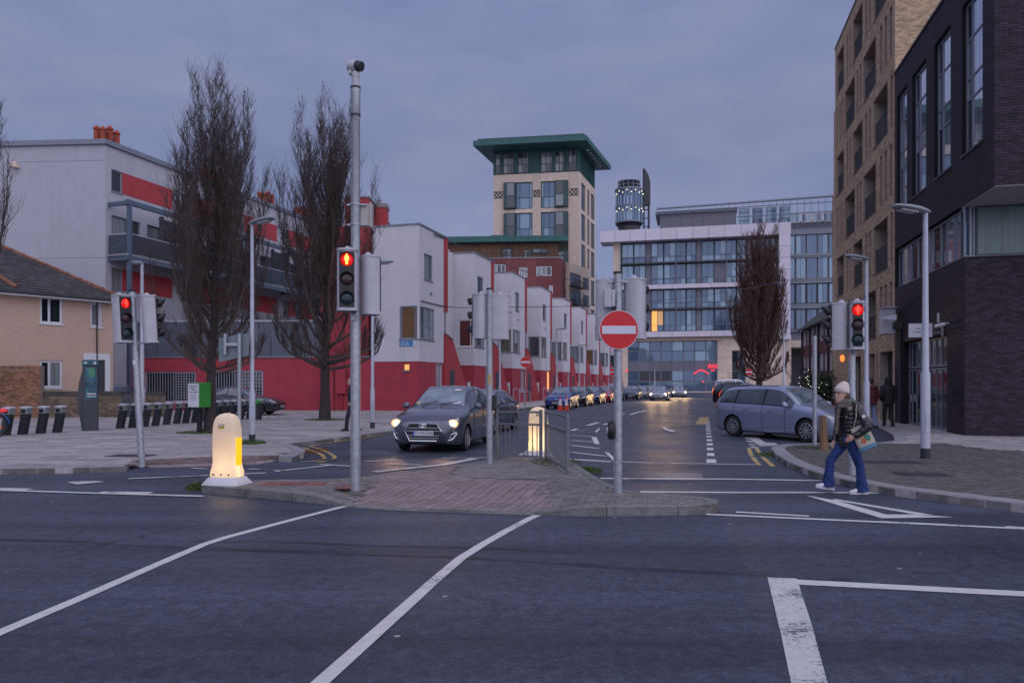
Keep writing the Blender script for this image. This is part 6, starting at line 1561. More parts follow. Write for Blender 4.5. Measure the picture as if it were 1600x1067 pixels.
def car(label, prof, Lc, Wc, Hc, paint, pos, head, lights=False, detail=1, group=None, name='parked_car', plate=None, tail=False, grille='bars', wr=.31):
    P = PROF[prof]; zsf = Hc / max(p[3] for p in P); wsf = Wc / 1.78
    cols = [[Lc/2 - p[0]*Lc for p in P]] + [[p[k]*zsf for p in P] for k in (1, 2, 3)] + [[p[k]*wsf for p in P] for k in (4, 5)]
    def S(s, t):
        x, zb, zs, zt, ws, wt = [cat(c, s) for c in cols]
        cap_ = min(.07, .35*(zt-zs))
        ky = [0, .82*ws, .965*ws, ws, ws*.985, wt, wt*.74, 0]
        kz = [zb, zb, zb+.1, .5*(zb+zs)+.05, zs, zt-cap_, zt-cap_*.15, zt+.012]
        return Vector((x, cat(ky, t), cat(kz, t)))
    rz = math.atan2(head[1], head[0])
    o = thing(name, label, 'car', pos, rz, group)
    n = 4 if detail else 2; ns = (len(P)-1)*n; nt_ = 21 if detail else 14
    rg = []
    for i in range(ns+1):
        s = i/n; L_ = [S(s, 7*j/nt_) for j in range(nt_+1)]
        rg.append([tuple(p) for p in L_] + [(p.x, -p.y, p.z) for p in reversed(L_[1:-1])])
    mb = MB(); mb.rings(rg); me = mb.mesh('body', [paint, black_plastic])
    bm = bmesh.new(); bm.from_mesh(me); bmesh.ops.recalc_face_normals(bm, faces=bm.faces); bm.to_mesh(me); bm.free()
    body = link('body', me, o)
    fa_, ra_ = Lc/2 - .205*Lc, -Lc/2 + (.185 if prof != 'sedan' else .215)*Lc
    if prof == 'sedan': fa_, ra_ = Lc/2-.20*Lc, -Lc/2+.21*Lc
    cut = MB()
    for ax in (fa_, ra_):
        for sd_ in (1, -1): cut.lathe([(wr+.055,-.25),(wr+.055,.25)], 28, Matrix.Translation((ax, sd_*Wc/2, wr+.01)) @ Matrix.Rotation(R(90),4,'X'))
    cme = cut.mesh('cut', [paint, black_plastic]); cme.polygons.foreach_set('material_index', [1]*len(cme.polygons))
    bm = bmesh.new(); bm.from_mesh(cme); bmesh.ops.recalc_face_normals(bm, faces=bm.faces); bm.to_mesh(cme); bm.free()
    co = bpy.data.objects.new('cut', cme); COL.objects.link(co); co.parent = o
    md = body.modifiers.new('b', 'BOOLEAN'); md.object = co; md.operation = 'DIFFERENCE'; md.solver = 'EXACT'
    nm = evaluated(body, 'body'); body.modifiers.clear(); body.data = nm; bpy.data.objects.remove(co)
    nm.polygons.foreach_set('use_smooth', [True]*len(nm.polygons)); nm.set_sharp_from_angle(angle=R(38))
    def patch(nm_, s0, s1, t0, t1, m, off=.006, sides=(1, -1), par=None, mirror_join=False, ns_=10, nt2=6, th=True):
        def grid(sd_):
            vs = []
            for i in range(ns_+1):
                for j in range(nt2+1):
                    s, t = lerp(s0, s1, i/ns_), lerp(t0, t1, j/nt2)
                    if t >= 7: t = 7
                    p = S(s, t); e = .02
                    ds = S(min(len(P)-1, s+e), t) - S(max(0, s-e), t); dt = S(s, min(7, t+e)) - S(s, max(0, t-e))
                    nn = dt.cross(ds)
                    if nn.length > 1e-9: nn.normalize()
                    if nn.dot(Vector((0, p.y, p.z-.5))) < 0: nn = -nn
                    p = p + nn*off; vs.append((p.x, p.y*sd_, p.z))
            fs = [(i*(nt2+1)+j, i*(nt2+1)+j+1, (i+1)*(nt2+1)+j+1, (i+1)*(nt2+1)+j) for i in range(ns_) for j in range(nt2)]
            return vs, (fs if sd_ == 1 else [f[::-1] for f in fs])
        if mirror_join:
            mb = MB()
            for sd_ in (1, -1): mb.add(*grid(sd_))
            return part(nm_, mb, m, par or o, smooth=True)
        r = []
        for sd_ in sides:
            mb = MB(); mb.add(*grid(sd_)); r.append(part(nm_, mb, m, par or o, smooth=True))
        return r
    patch('windscreen', 4.13, 4.96, 5.12, 7, screen_glass, mirror_join=True)
    rs = (7.15, 7.95) if prof == 'sedan' else (8.12, 8.85)
    patch('rear_window', *rs, 5.2, 7, carglass, mirror_join=True)
    if prof == 'sedan': wl = [(4.45, 5.72), (5.82, 6.95), (7.02, 7.45)]
    elif prof == 'long': wl = [(4.3, 4.62), (4.70, 5.70), (5.80, 6.75), (6.83, 7.95)]
    else: wl = [(4.45, 5.75), (5.85, 7.05), (7.13, 8.0)]
    if detail: patch('window_band', wl[0][0]+.05, wl[-1][1]+.03, 4.10, 4.90, black_plastic, .003, ns_=16)
    for a, b in wl: patch('side_window', a, b, 4.16, 4.86, carglass)
    hl = patch('headlight', .35, 1.75, 3.75, 4.75, head_glass if not lights else head_glass, .008)
    tails = patch('tail_light', len(P)-1-(1.75 if prof != 'sedan' else .95), len(P)-1-.2, 3.6 if prof != 'long' else 3.75, 4.75 if prof != 'sedan' else 4.5, tail_lit if tail else tail_glass, .008)
    if lights:
        for sd_, h_ in zip((1, -1), hl):
            p = S(.9, 4.15); mb = MB(); q_ = 1 if detail else 1.9
            mb.lathe([(.072*q_,0),(.06*q_,.03),(.02*q_,.045)], 14, Matrix.Translation((p.x+.015, sd_*(p.y-.03), p.z)) @ Matrix.Rotation(R(90),4,'Y')); part('bulb', mb, lamp_on, h_, smooth=True)
            mb = MB(); mb.lathe([(.10,0),(.10,.012)], 14, Matrix.Translation((p.x+.002, sd_*(p.y-.02), p.z)) @ Matrix.Rotation(R(90),4,'Y') @ Matrix.Scale(1.3,4,(0,1,0))); part('reflector', mb, glow_ring, h_)
    for ax in (fa_, ra_):
        for sd_ in (1, -1):
            w = link('wheel', WM['tyre'], o); w.location = (ax, sd_*(Wc/2-.115), wr); w.rotation_euler = (0, 0, 0 if sd_ == 1 else math.pi); w.scale = (wr/.31,)*3 if abs(wr-.31) > .001 else (1, 1, 1)
            link('rim', WM['rim'], w); link('rim_back', WM['dark'], w)
    # mirrors, handles, plates
    for sd_ in (1, -1):
        p = S(4.5, 4.1); mb = MB(); mb.ell([(p.x, sd_*(p.y+.10), p.z+.02, .05, .06), (p.x, sd_*(p.y+.11), p.z+.06, .075, .10), (p.x-.01, sd_*(p.y+.11), p.z+.13, .075, .105), (p.x-.02, sd_*(p.y+.10), p.z+.17, .04, .07)], 12); mb.box(p.x-.03, p.x+.03, *sorted((sd_*(p.y-.03), sd_*(p.y+.06))), p.z+.02, p.z+.06); part('wing_mirror', mb, paint if detail != 2 else paint, o, smooth=True)
    if detail:
        for s_ in ((5.35, 6.55) if prof != 'long' else (5.3, 6.35)):
            for sd_ in (1, -1): p = S(s_, 3.72); mb = MB(); mb.box(p.x-.1, p.x+.1, *sorted((sd_*(p.y-.005), sd_*(p.y+.03))), p.z-.012, p.z+.016); part('door_handle', mb, paint, o, bevel=.006)
        for sd_ in (1, -1):
            mb = MB()
            for s_ in ((4.45, 5.8, 7.0) if prof != 'long' else (4.62, 5.75, 6.8)):
                mb.tube([(q.x, sd_*(q.y+.001), q.z) for q in [S(s_, lerp(1.6, 4.12, k/12)) for k in range(13)]], .006, 4)
            mb.tube([(q.x, sd_*(q.y+.001), q.z) for q in [S(lerp(4.45, 7.0, k/14), 1.7) for k in range(15)]], .006, 4)
            part('door_gap', mb, black_plastic, o)
        p = [S(4.05, 6.6), S(4.75, 6.2)]
        for sd_ in (-1, 1):
            a = S(4.1, 6.9 if sd_ == 1 else 6.2); b = S(4.28, 6.0 if sd_ == 1 else 5.6); mb = MB(); mb.tube([(a.x+.02, a.y*1, a.z+.025), (b.x+.01, b.y, b.z+.02)] if sd_ == 1 else [(a.x+.02, -a.y, a.z+.025), (S(4.25, 6.9).x, -S(4.25, 6.9).y, S(4.25,6.9).z+.02)], .009, 5); part('wiper', mb, black_plastic, o)
        patch('sill_trim', 2.9, 8.3, 1.05, 1.6, black_plastic, .006)
    xf = Lc/2 + .004
    mb = MB(); mb.box(xf-.03, xf+.012, -.5*wsf, .5*wsf, .26*zsf, .36*zsf); part('lower_grille', mb, black_plastic, o, bevel=.01)
    if grille == 'hex':
        hx = [(-.46,.52),(-.34,.70),(.34,.70),(.46,.52),(.34,.29),(-.34,.29)]
        mb = MB(); mb.add([(xf+.02,y,z) for y, z in hx]+[(xf-.05,y,z) for y, z in hx], [(0,5,4,3,2,1)]+[(k,(k+1) % 6,6+(k+1) % 6,6+k) for k in range(6)]); g_ = part('grille', mb, black_plastic, o)
        mb = MB(); mb.tube([(xf+.025,y,z) for y, z in hx+hx[:2]], .018, 6); part('grille_surround', mb, chrome, g_)
        for z, w_ in ((.36,.38),(.42,.40),(.53,.42),(.60,.38)): mb = MB(); mb.box(xf+.02, xf+.032, -w_, w_, z-.009, z+.009); part('grille_bar', mb, alloy, g_)
        mb = MB(); mb.tube([(xf+.05, .085*math.cos(a), .655+.045*math.sin(a)) for a in [2*math.pi*k/20 for k in range(21)]], .010, 5); mb.tube([(xf+.05,-.035,.625),(xf+.05,-.02,.69)], .012, 5); mb.tube([(xf+.05,.035,.69),(xf+.05,.02,.625)][::-1], .012, 5); mb.tube([(xf+.05,-.03,.652),(xf+.05,.03,.662)], .010, 5); mb.lathe([(.05,-.01),(.05,0)], 14, Matrix.Translation((xf+.04,0,.655)) @ Matrix.Rotation(R(90),4,'Y')); part('badge', mb, chrome, o, smooth=True)
        for sd_ in (1, -1):
            mb = MB(); y0 = sd_*.58; mb.tube([(xf-.03, y0, .42),(xf-.05, sd_*.68,.45),(xf-.12, sd_*.79,.50)], .012, 5); mb.tube([(xf-.03, y0, .30),(xf-.06, sd_*.70,.33),(xf-.13, sd_*.80,.47)], .016, 5); part('fog_lamp_trim', mb, chrome, o)
            mb = MB(); mb.lathe([(.045,0),(.03,.02)], 12, Matrix.Translation((xf-.05, sd_*.64,.37)) @ Matrix.Rotation(R(90),4,'Y')); part('fog_lamp', mb, head_glass, o, smooth=True)
        pz = .475
    else:
        mb = MB(); mb.box(xf-.03, xf+.014, -.42*wsf, .42*wsf, .50*zsf, .60*zsf); g_ = part('grille', mb, black_plastic, o, bevel=.015)
        mb = MB(); mb.box(xf+.012, xf+.02, -.42*wsf, .42*wsf, .585*zsf, .60*zsf); part('grille_bar', mb, chrome, g_)
        mb = MB(); mb.lathe([(.045,0),(.04,.012)], 14, Matrix.Translation((xf+.015,0,.64*zsf)) @ Matrix.Rotation(R(90),4,'Y')); part('badge', mb, chrome, o)
        pz = .42*zsf
    mb = MB(); mb.box(xf+.025, xf+.04, -.26, .26, pz-.055, pz+.055); pl = part('number_plate', mb, plate_w, o)
    mb = MB(); mb.box(xf+.0405, xf+.042, -.26, -.215, pz-.055, pz+.055); part('plate_band', mb, plate_b, pl)
    if plate: text('lettering', plate, .088, ik, pl, Matrix.Translation((xf+.0405, .025, pz)) @ Matrix.Rotation(R(90),4,'Z') @ Matrix.Rotation(R(90),4,'X') @ Matrix.Scale(.92,4,(1,0,0)), .001)
    else:
        mb = MB()
        for k in range(8): mb.box(xf+.0405, xf+.0415, -.18+k*.05, -.15+k*.05, pz-.03, pz+.03)
        part('lettering', mb, ik, pl)
    mb = MB(); mb.box(-Lc/2-.03, -Lc/2-.012, -.26, .26, .72*zsf, .83*zsf); part('number_plate', mb, plate_w, o)
    mb = MB(); mb.box(-Lc/2-.02, -Lc/2+.1, -.6*wsf, .6*wsf, .34, .44); part('rear_bumper', mb, paint, o, bevel=.02)
    return o, S
hdn = Vector((-.2, -.98)).normalized()
cp_grey = carpaint('dark grey car paint', (.085,.09,.125), .3)
hy, HSf = car('dark grey small people carrier with headlights on waiting at the junction', 'mpv', 4.1, 1.77, 1.60, cp_grey, (-1.71, 19.63, 0), hdn, True, 1, name='car', plate='171-MH-2045', grille='hex')
mb = MB(); a = HSf(4.55, 6.1); mb.obox((a.x+.03, -.28, a.z+.03), (.008,.16,.05), 0, 0, R(-35)); mb.obox((HSf(4.86,6.1).x+.02, .42, HSf(4.86,6.1).z+.02), (.008,.10,.05), 0, 0, R(-35))
mb.v = []; mb.f = []; mb.m = []
def scr(y, s, w, h, m, nm):
    t = 7 - abs(y)/.74*1.6; p = HSf(s, max(5.2, t)); q = HSf(s+.03, max(5.2, t)); d = (q-p).normalized(); nn = Vector((-d.z, 0, d.x)) if d.x > 0 else Vector((d.z*1, 0, -d.x))
    nn = Vector((abs(nn.x), 0, abs(nn.z))); c = p + nn*.012; mb = MB()
    mb.add([(c.x-d.x*h/2, y-w/2, c.z-d.z*h/2), (c.x-d.x*h/2, y+w/2, c.z-d.z*h/2), (c.x+d.x*h/2, y+w/2, c.z+d.z*h/2), (c.x+d.x*h/2, y-w/2, c.z+d.z*h/2)], [(0,1,2,3)]); part(nm, mb, m, hy)
scr(.42, 4.24, .30, .09, sign_white, 'dashboard_card'); scr(.36, 4.88, .16, .09, sign_white, 'permit_disc'); scr(-.55, 4.24, .08, .09, pm('yellow sticker', (.45,.40,.05), .5), 'sticker')
for sd_ in (1, -1):
    l = bpy.data.lights.new('headlight_beam', 'SPOT'); l.energy = 20; l.spot_size = R(62); l.spot_blend = .9; l.color = (1,.55,.32); l.shadow_soft_size = .06
    lo_ = bpy.data.objects.new('headlight_beam', l); COL.objects.link(lo_); lo_.parent = hy; lo_.location = (2.1, sd_*.62, .74); lo_.rotation_euler = Vector((-1, 0, .12)).to_track_quat('Z', 'Y').to_euler()
HN = -SD
car('dark hatchback queuing behind the grey people carrier', 'hatch', 4.2, 1.76, 1.47, carpaint('blue black paint', (.07,.08,.11)), (-1.07, 25.95, 0), HN, False, 1, name='car')
zf_, _ = car('silver blue people carrier parked at an angle behind the wooden post', 'long', 4.47, 1.80, 1.60, carpaint('silver blue paint', (.27,.30,.42), .2), (8.42, 22.42, 0), (.5, -.86), False, 1, wr=.325)
car('black saloon parked side on before the red wall', 'sedan', 4.45, 1.77, 1.44, carpaint('black paint', (.03,.032,.045)), (XD(371,36.8), 36.8, ZP), (1, -.02), False, 1)
car('silver hatchback seen from behind past the beige house', 'hatch', 4.0, 1.7, 1.5, carpaint('silver paint', (.26,.28,.34), .5), (XD(190,41), 41, ZP), (.35, .94), False, 1)
rowcars = [('bright blue hatchback, first in the row along the houses', 'hatch', (.015,.06,.26), 1.45), ('black hatchback parked behind the bright blue one', 'hatch', (.02,.024,.024), 1.48), ('navy hatchback parked behind the black one', 'hatch', (.015,.03,.09), 1.48), ('red hatchback parked along the houses', 'hatch', (.42,.012,.04), 1.48), ('grey tall people carrier parked behind the red hatchback', 'long', (.12,.14,.17), 1.75)]
for k, (lb, pr, c, h_) in enumerate(rowcars):
    s_ = 10.5 + 5.9*k; x, y = HS(s_, 6.0); car(lb, pr, 3.95 if pr == 'hatch' else 4.5, 1.72, h_, carpaint('row paint %d' % k, c), (x, y, 0), HN, False, 1 if k < 2 else 0, 'cars parked along the houses')
for lb, pr, c, s_, w_ in (('dark saloon parked beyond the no entry pole', 'sedan', (.03,.04,.06), 39.6, 7.1), ('pale grey hatchback parked beyond the dark saloon', 'hatch', (.20,.21,.23), 46, 7.3), ('small distant grey car at the end of the parked row', 'hatch', (.16,.16,.17), 54, 7.6)):
    x, y = HS(s_, w_); car(lb, pr, 4.1, 1.74, 1.47, carpaint('paint '+lb[:8], c), (x, y, 0), HN, False, 0, 'cars parked along the houses')
for lb, px, d, dd in (('oncoming silver car with headlights on, nearer of two', 1028, 72, 0), ('oncoming silver car with headlights on, farther of two', 1058, 90, 0)):
    o_, _ = car(lb, 'hatch', 4.1, 1.75, 1.46, carpaint('oncoming paint %d' % px, (.34,.34,.38), .5), (XD(px, d)+.6, d+2, 0), HN if px < 1050 else (-.15,-1), True, 0, 'oncoming cars with headlights on', 'car')
    for sd_ in (1, -1):
        l = bpy.data.lights.new('headlight_beam', 'SPOT'); l.energy = 900; l.spot_size = R(50); l.spot_blend = .9; l.color = (1,.62,.3); l.shadow_soft_size = .12
        lo_ = bpy.data.objects.new('headlight_beam', l); COL.objects.link(lo_); lo_.parent = o_; lo_.location = (2.15, sd_*.6, .72); lo_.rotation_euler = Vector((-1, 0, .12)).to_track_quat('Z', 'Y').to_euler()
car('black off road car parked at an angle, farthest on the right', 'long', 4.6, 1.86, 1.78, carpaint('black suv paint', (.012,.013,.016)), (17.3, 55.2, 0), (.5, -.86), False, 0, 'cars parked at an angle on the right', tail=True, wr=.35)
car('dark hatchback parked at an angle behind the silver people carrier', 'long', 4.4, 1.80, 1.62, carpaint('charcoal paint', (.03,.03,.038)), (15.6, 47.6, 0), (.5, -.86), False, 0, 'cars parked at an angle on the right', tail=True)
car('white van parked under the distant bare tree', 'long', 5.0, 1.95, 2.15, carpaint('white van paint', (.5,.5,.53), 0), (23.6, 77, 0), (1, -.2), False, 0, name='parked_van')
leaf_brown = pm('purple brown leaves', (.10,.047,.03), .9, var=.4, scale=2, isl=.5)
# ================================================================== TREES
def bare_tree(label, x, y, h, cw, tr, seed, nl=34, ns=15, ntw=7, mat_t=twig, leaf=None, nleaf=0, low=.16, z0=ZP, tw=.0075, shape=None, drop=4, group=None, name='bare_tree', clear=None, two=False, uprt=1.0):
    g = random.Random(seed)
    o = thing(name, label, 'tree', (x, y, z0-.02), 0, group)
    shape = shape or [(0,.5),(.15,.85),(.28,1.0),(.42,1.0),(.56,.86),(.68,.66),(.80,.43),(.90,.22),(1.0,.03)]
    def Renv(z):
        t = max(0, min(1, z/h))
        for (a, ra), (b, rb) in zip(shape, shape[1:]):
            if t <= b: return cw/2*lerp(ra, rb, (t-a)/(b-a))
        return .02
    mb = MB(); pts = []; rs = []
    for i in range(14):
        t = i/13; z = h*.97*t; wob = .04*min(1, z)
        pts.append((g.uniform(-wob, wob)+.10*math.sin(t*5+seed), g.uniform(-wob, wob)+.10*math.cos(t*4+seed), z)); rs.append(max(.008, tr*(1.25 if i == 0 else 1)*((1-t)**1.15 if t > .2 else (1-t*.8)*.97)))
    mb.tube(pts, rs, 12); part('trunk', mb, bark, o, smooth=True, ang=80)
    def lead(z):
        t = z/(h*.97)*13; i = min(12, int(t)); return Vector(pts[i]).lerp(Vector(pts[i+1]), t-i)
    cb = MB(); lf = MB(); tips = []
    def branch(p, az, L_, out, r0, segs, n, curve, sides):
        """grow from p, outward then bending upwards; returns its points"""
        P = [p]; d = Vector((math.cos(az)*out, math.sin(az)*out, 1)).normalized(); st = L_/segs
        for i in range(segs):
            d = (d + Vector((g.uniform(-.16,.16), g.uniform(-.16,.16), curve))).normalized(); P.append(P[-1] + d*st)
        cb.tube(P, [max(.003, r0*(1-.82*i/segs)) for i in range(segs+1)], sides, False)
        return P
    for i in range(nl):
        t = (i+g.random())/nl; z = h*lerp(low, .66, t**1.25); az = i*2.399+g.uniform(-.4,.4); p = lead(z)
        top = min(h*.99, z + h*g.uniform(.26,.52)*(1-.25*t)); R_ = max(.15, Renv(top)*math.sqrt(g.uniform(.22, 1.05)), Renv(lerp(z, top, .35))*g.uniform(.5,1.0) if i % 2 else 0)
        if i < drop: top = z + h*g.uniform(.06,.14); R_ = Renv(z)*g.uniform(.85,1.1)
        L_ = math.hypot(top-z, R_)*1.05; r0 = tr*.40*(1-.55*t)*g.uniform(.7,1.1); ex = g.uniform(2.0, 4.2); P = []
        for k in range(9):
            q = k/8; r_ = R_*(1-(1-q)**ex); a_ = az+.25*math.sin(q*3+i); jx = .05*L_/4
            P.append(Vector((p.x + r_*math.cos(a_)+g.uniform(-jx,jx), p.y + r_*math.sin(a_)+g.uniform(-jx,jx), z+(top-z)*q**(1.15))))
        P[0] = p
        cb.tube(P, [max(.006, r0*(1-.86*k/8)) for k in range(9)], 6, False)
        for s in range(ns):
            k = .12+.86*(s+g.random())/ns; q = P[min(7, int(k*8))].lerp(P[min(8, int(k*8)+1)], k*8-int(k*8)); a2 = az + g.choice((-1, 1))*g.uniform(.3, 1.7)
            l2 = L_*g.uniform(.16,.36)*(1-.45*k)
            rad = math.hypot(q.x, q.y)
            Q = branch(q, a2, l2, g.uniform(.3,.85), max(tw*1.15, r0*.36*(1-k*.6)), 4, 0, .22, 4)
            for w in range(ntw):
                k2 = g.uniform(.15, 1); q2 = Q[min(3, int(k2*4))].lerp(Q[min(4, int(k2*4)+1)], k2*4-int(k2*4))
                T_ = branch(q2, g.uniform(0, 6.283), l2*g.uniform(.28,.65)+.08, g.uniform(.3,.95), tw, 2, 0, .15, 3)
                if leaf and g.random() < nleaf:
                    for e in T_[1:]:
                        s_ = g.uniform(.02,.045)*(h/12)**.5; M_ = Matrix.Translation(e) @ Matrix.Rotation(g.uniform(0,6.28),4,'Z') @ Matrix.Rotation(g.uniform(-1,1),4,'X')
                        lf.add([M_ @ Vector(v_) for v_ in ((-s_,0,0),(0,-s_*.6,-.01),(s_,0,0),(0,s_*.6,0))], [(0,1,2,3)])
    part('crown', cb, mat_t, o)
    if lf.v: part('dead_leaves', lf, leaf, o)
    return o
x, y = G(332, 676, ZP)
bare_tree('tall upright bare tree left of the near lamp post', x, y, 11.5, 3.5, .165, 11, 60, 20, 10, leaf=leaf_dead, nleaf=.05, tw=.0060)
x, y = G(511, 656, ZP)
bare_tree('tall upright bare tree just left of the tall camera pole', x, y, 14.2, 4.7, .22, 23, 64, 20, 10, leaf=leaf_dead, nleaf=.07, tw=.0075, low=.15, drop=9, shape=[(0,.5),(.15,.98),(.22,.86),(.34,.95),(.5,.86),(.66,.62),(.8,.46),(.9,.32),(1.0,.05)])
bare_tree('bare tree mostly outside the left edge above the beige roof', XD(-40, 26), 26, 11.5, 2.6, .15, 5, 30, 14, 7, low=.45, drop=0)
x, y = XD(1187, 92), 92
bare_tree('large dense bare brown tree in front of the glass office block', x, y, 21.3, 7.4, .42, 31, 84, 20, 9, mat_t=twig_red, leaf=leaf_brown, nleaf=.7, tw=.026, low=.085, drop=8, shape=[(0,.5),(.10,.8),(.2,.97),(.34,1.0),(.5,.93),(.66,.74),(.8,.50),(.92,.25),(1.0,.04)])
bare_tree('small tree with golden autumn leaves behind the red wall', XD(432, 48), 48, 8.3, 4.6, .13, 41, 20, 10, 5, leaf=leaf_gold, nleaf=.75, tw=.012, shape=[(0,.4),(.3,.8),(.6,1.0),(.85,.7),(1,.2)])
bare_tree('second small golden leaved tree behind the red wall', XD(375, 50), 50, 7.4, 4.0, .12, 43, 18, 9, 5, leaf=leaf_gold, nleaf=.65, tw=.012, shape=[(0,.4),(.3,.8),(.6,1.0),(.85,.7),(1,.2)])
bare_tree('small bare shrub tree beside the far hedge', XD(1262, 66), 66, 5.2, 4.4, .1, 47, 16, 10, 5, tw=.016, shape=[(0,.5),(.3,.9),(.6,1.0),(.85,.7),(1,.2)])
# courtyard ivy and planting above the red wall
gg = random.Random(4); mb = MB()
for k in range(3000):
    x = gg.uniform(XD(400, 46), XD(500, 46)); y = 46+gg.uniform(-.5,.6); z = gg.uniform(2.4, 5.2+.5*math.sin(x*1.7)+.5*math.sin(x*.6+1)); s_ = gg.uniform(.05,.12)
    M_ = Matrix.Translation((x,y,z)) @ Matrix.Rotation(gg.uniform(0,6.28),4,'Z') @ Matrix.Rotation(gg.uniform(-1.2,1.2),4,'X'); mb.add([M_ @ Vector(p) for p in ((-s_,0,-s_*.4),(0,-s_*.5,0),(s_,0,s_*.2),(0,s_*.5,0))], [(0,1,2,3)])
tag(mb.build('climbing_shrubs', hedge_leaf), 'dark climbing shrubs showing above the long red wall', 'shrub', None, 'stuff')
# ================================================================== PEOPLE
skin = pm('skin', (.46,.27,.20), .55, var=.08, scale=20)
from mathutils import noise as mnoise
def fuse(mb, name, m, par, vox=.012, smooth_it=3, wr=0):
    o = mb.build(name, m, par); o.data.name = name
    bm = bmesh.new(); bm.from_mesh(o.data); bmesh.ops.recalc_face_normals(bm, faces=bm.faces); bm.to_mesh(o.data); bm.free()
    r = o.modifiers.new('r', 'REMESH'); r.mode = 'VOXEL'; r.voxel_size = vox
    s = o.modifiers.new('s', 'SMOOTH'); s.iterations = smooth_it; s.factor = .5
    me = evaluated(o, name); o.modifiers.clear(); o.data = me
    if wr:
        nrm = [v.normal.copy() for v in me.vertices]
        for v, n_ in zip(me.vertices, nrm): v.co += n_ * (wr * (mnoise.noise((v.co.x*9, v.co.y*9, v.co.z*24)) + .6*mnoise.noise((v.co.x*20+5, v.co.y*20, v.co.z*50))))
    me.polygons.foreach_set('use_smooth', [True]*len(me.polygons))
    return o
def hand(mb, p, d, palm_n, s=1.0, curl=.5):
    """palm and five bent fingers from the wrist p along d"""
    p = Vector(p); d = Vector(d).normalized(); n = Vector(palm_n).normalized(); w = d.cross(n).normalized(); n = w.cross(d)
    mb.tube([p, p+d*.05*s, p+d*.088*s], [(.024*s,.018*s),(.040*s,.017*s),(.038*s,.014*s)], 10) if False else mb.rings([[p+d*a*s + w*(hw*s*math.cos(t)) + n*(hn*s*math.sin(t)) for t in [2*math.pi*k/10 for k in range(10)]] for a, hw, hn in ((0,.024,.02),(.04,.040,.019),(.088,.040,.015))])
    for k, (off, L_) in enumerate(((-.03,.062),(-.010,.075),(.010,.070),(.029,.055))):
        b = p + d*.082*s + w*off*s; q = [b]
        for j in range(3):
            a = curl*(j+.6); q.append(q[-1] + (d*math.cos(a) + n*math.sin(a))*L_*s*(.45,.32,.25)[j])
        mb.tube(q, [.0095*s,.009*s,.0085*s,.006*s], 8)
    b = p + d*.025*s - w*.034*s; t_ = (d*.7 - w*.7 + n*.25).normalized(); mb.tube([b, b+t_*.035*s, b+(t_+d*.5).normalized()*.065*s], [.012*s,.011*s,.008*s], 8)
def head_rings(mb, c, fx, fy, s=1.0):
    """head facing (fx, fy); c = centre of the skull"""
    f = Vector((fx, fy, 0)).normalized(); l = Vector((-f.y, f.x, 0)); c = Vector(c)
    prof = [(-.135,.035,.045,.030),(-.118,.045,.062,.040),(-.095,.035,.078,.055),(-.06,.022,.088,.066),(-.02,.012,.094,.072),(.02,.004,.098,.076),(.06,-.002,.094,.073),(.095,-.006,.074,.058),(.118,-.008,.040,.032),(.126,-.008,.010,.010)]
    mb.rings([[c + f*(o_*s + a*s*math.cos(t)*(1.0 if math.cos(t) < 0 else .96)) + l*(b*s*math.sin(t)) + Vector((0,0,z*s)) for t in [2*math.pi*k/18 for k in range(18)]] for z, o_, a, b in prof])
    mb.tube([c+f*.098*s+Vector((0,0,.012*s)), c+f*.116*s+Vector((0,0,-.022*s)), c+f*.10*s+Vector((0,0,-.036*s))], [.010*s,.015*s,.012*s], 8)      # nose
    mb.tube([c+f*.098*s-l*.022*s+Vector((0,0,-.066*s)), c+f*.106*s+Vector((0,0,-.066*s)), c+f*.098*s+l*.022*s+Vector((0,0,-.066*s))], [.006*s,.009*s,.006*s], 6)   # lips
    for sd_ in (1, -1):
        mb.tube([c+l*sd_*.074*s+Vector((0,0,.022*s)), c+l*sd_*.086*s-f*.01*s+Vector((0,0,0)), c+l*sd_*.075*s+Vector((0,0,-.03*s))], [.008*s,.014*s,.007*s], 6)
    return f, l
eye_m = pm('eyes and brows', (.025,.018,.016), .4, var=0); lip_m = pm('lips', (.34,.10,.09), .5, var=0)
def face_bits(o, c, f, l, s=1.0):
    c = Vector(c)
    for sd_ in (1, -1):
        mb = MB(); e = c+f*.088*s+l*sd_*.032*s+Vector((0,0,.012*s)); mb.tube([e-l*.013*s, e+f*.004*s, e+l*.013*s], [.003*s,.0065*s,.003*s], 6); part('eye', mb, eye_m, o)
        mb = MB(); e = c+f*.092*s+l*sd_*.033*s+Vector((0,0,.032*s)); mb.tube([e-l*.02*s, e+f*.003*s+Vector((0,0,.004*s)), e+l*.02*s], .0035*s, 5); part('eyebrow', mb, eye_m, o)
    mb = MB(); e = c+f*.1065*s+Vector((0,0,-.066*s)); mb.tube([e-l*.02*s-f*.006*s, e+f*.003*s, e+l*.02*s-f*.006*s], [.003*s,.0065*s,.003*s], 6); part('mouth', mb, lip_m, o)
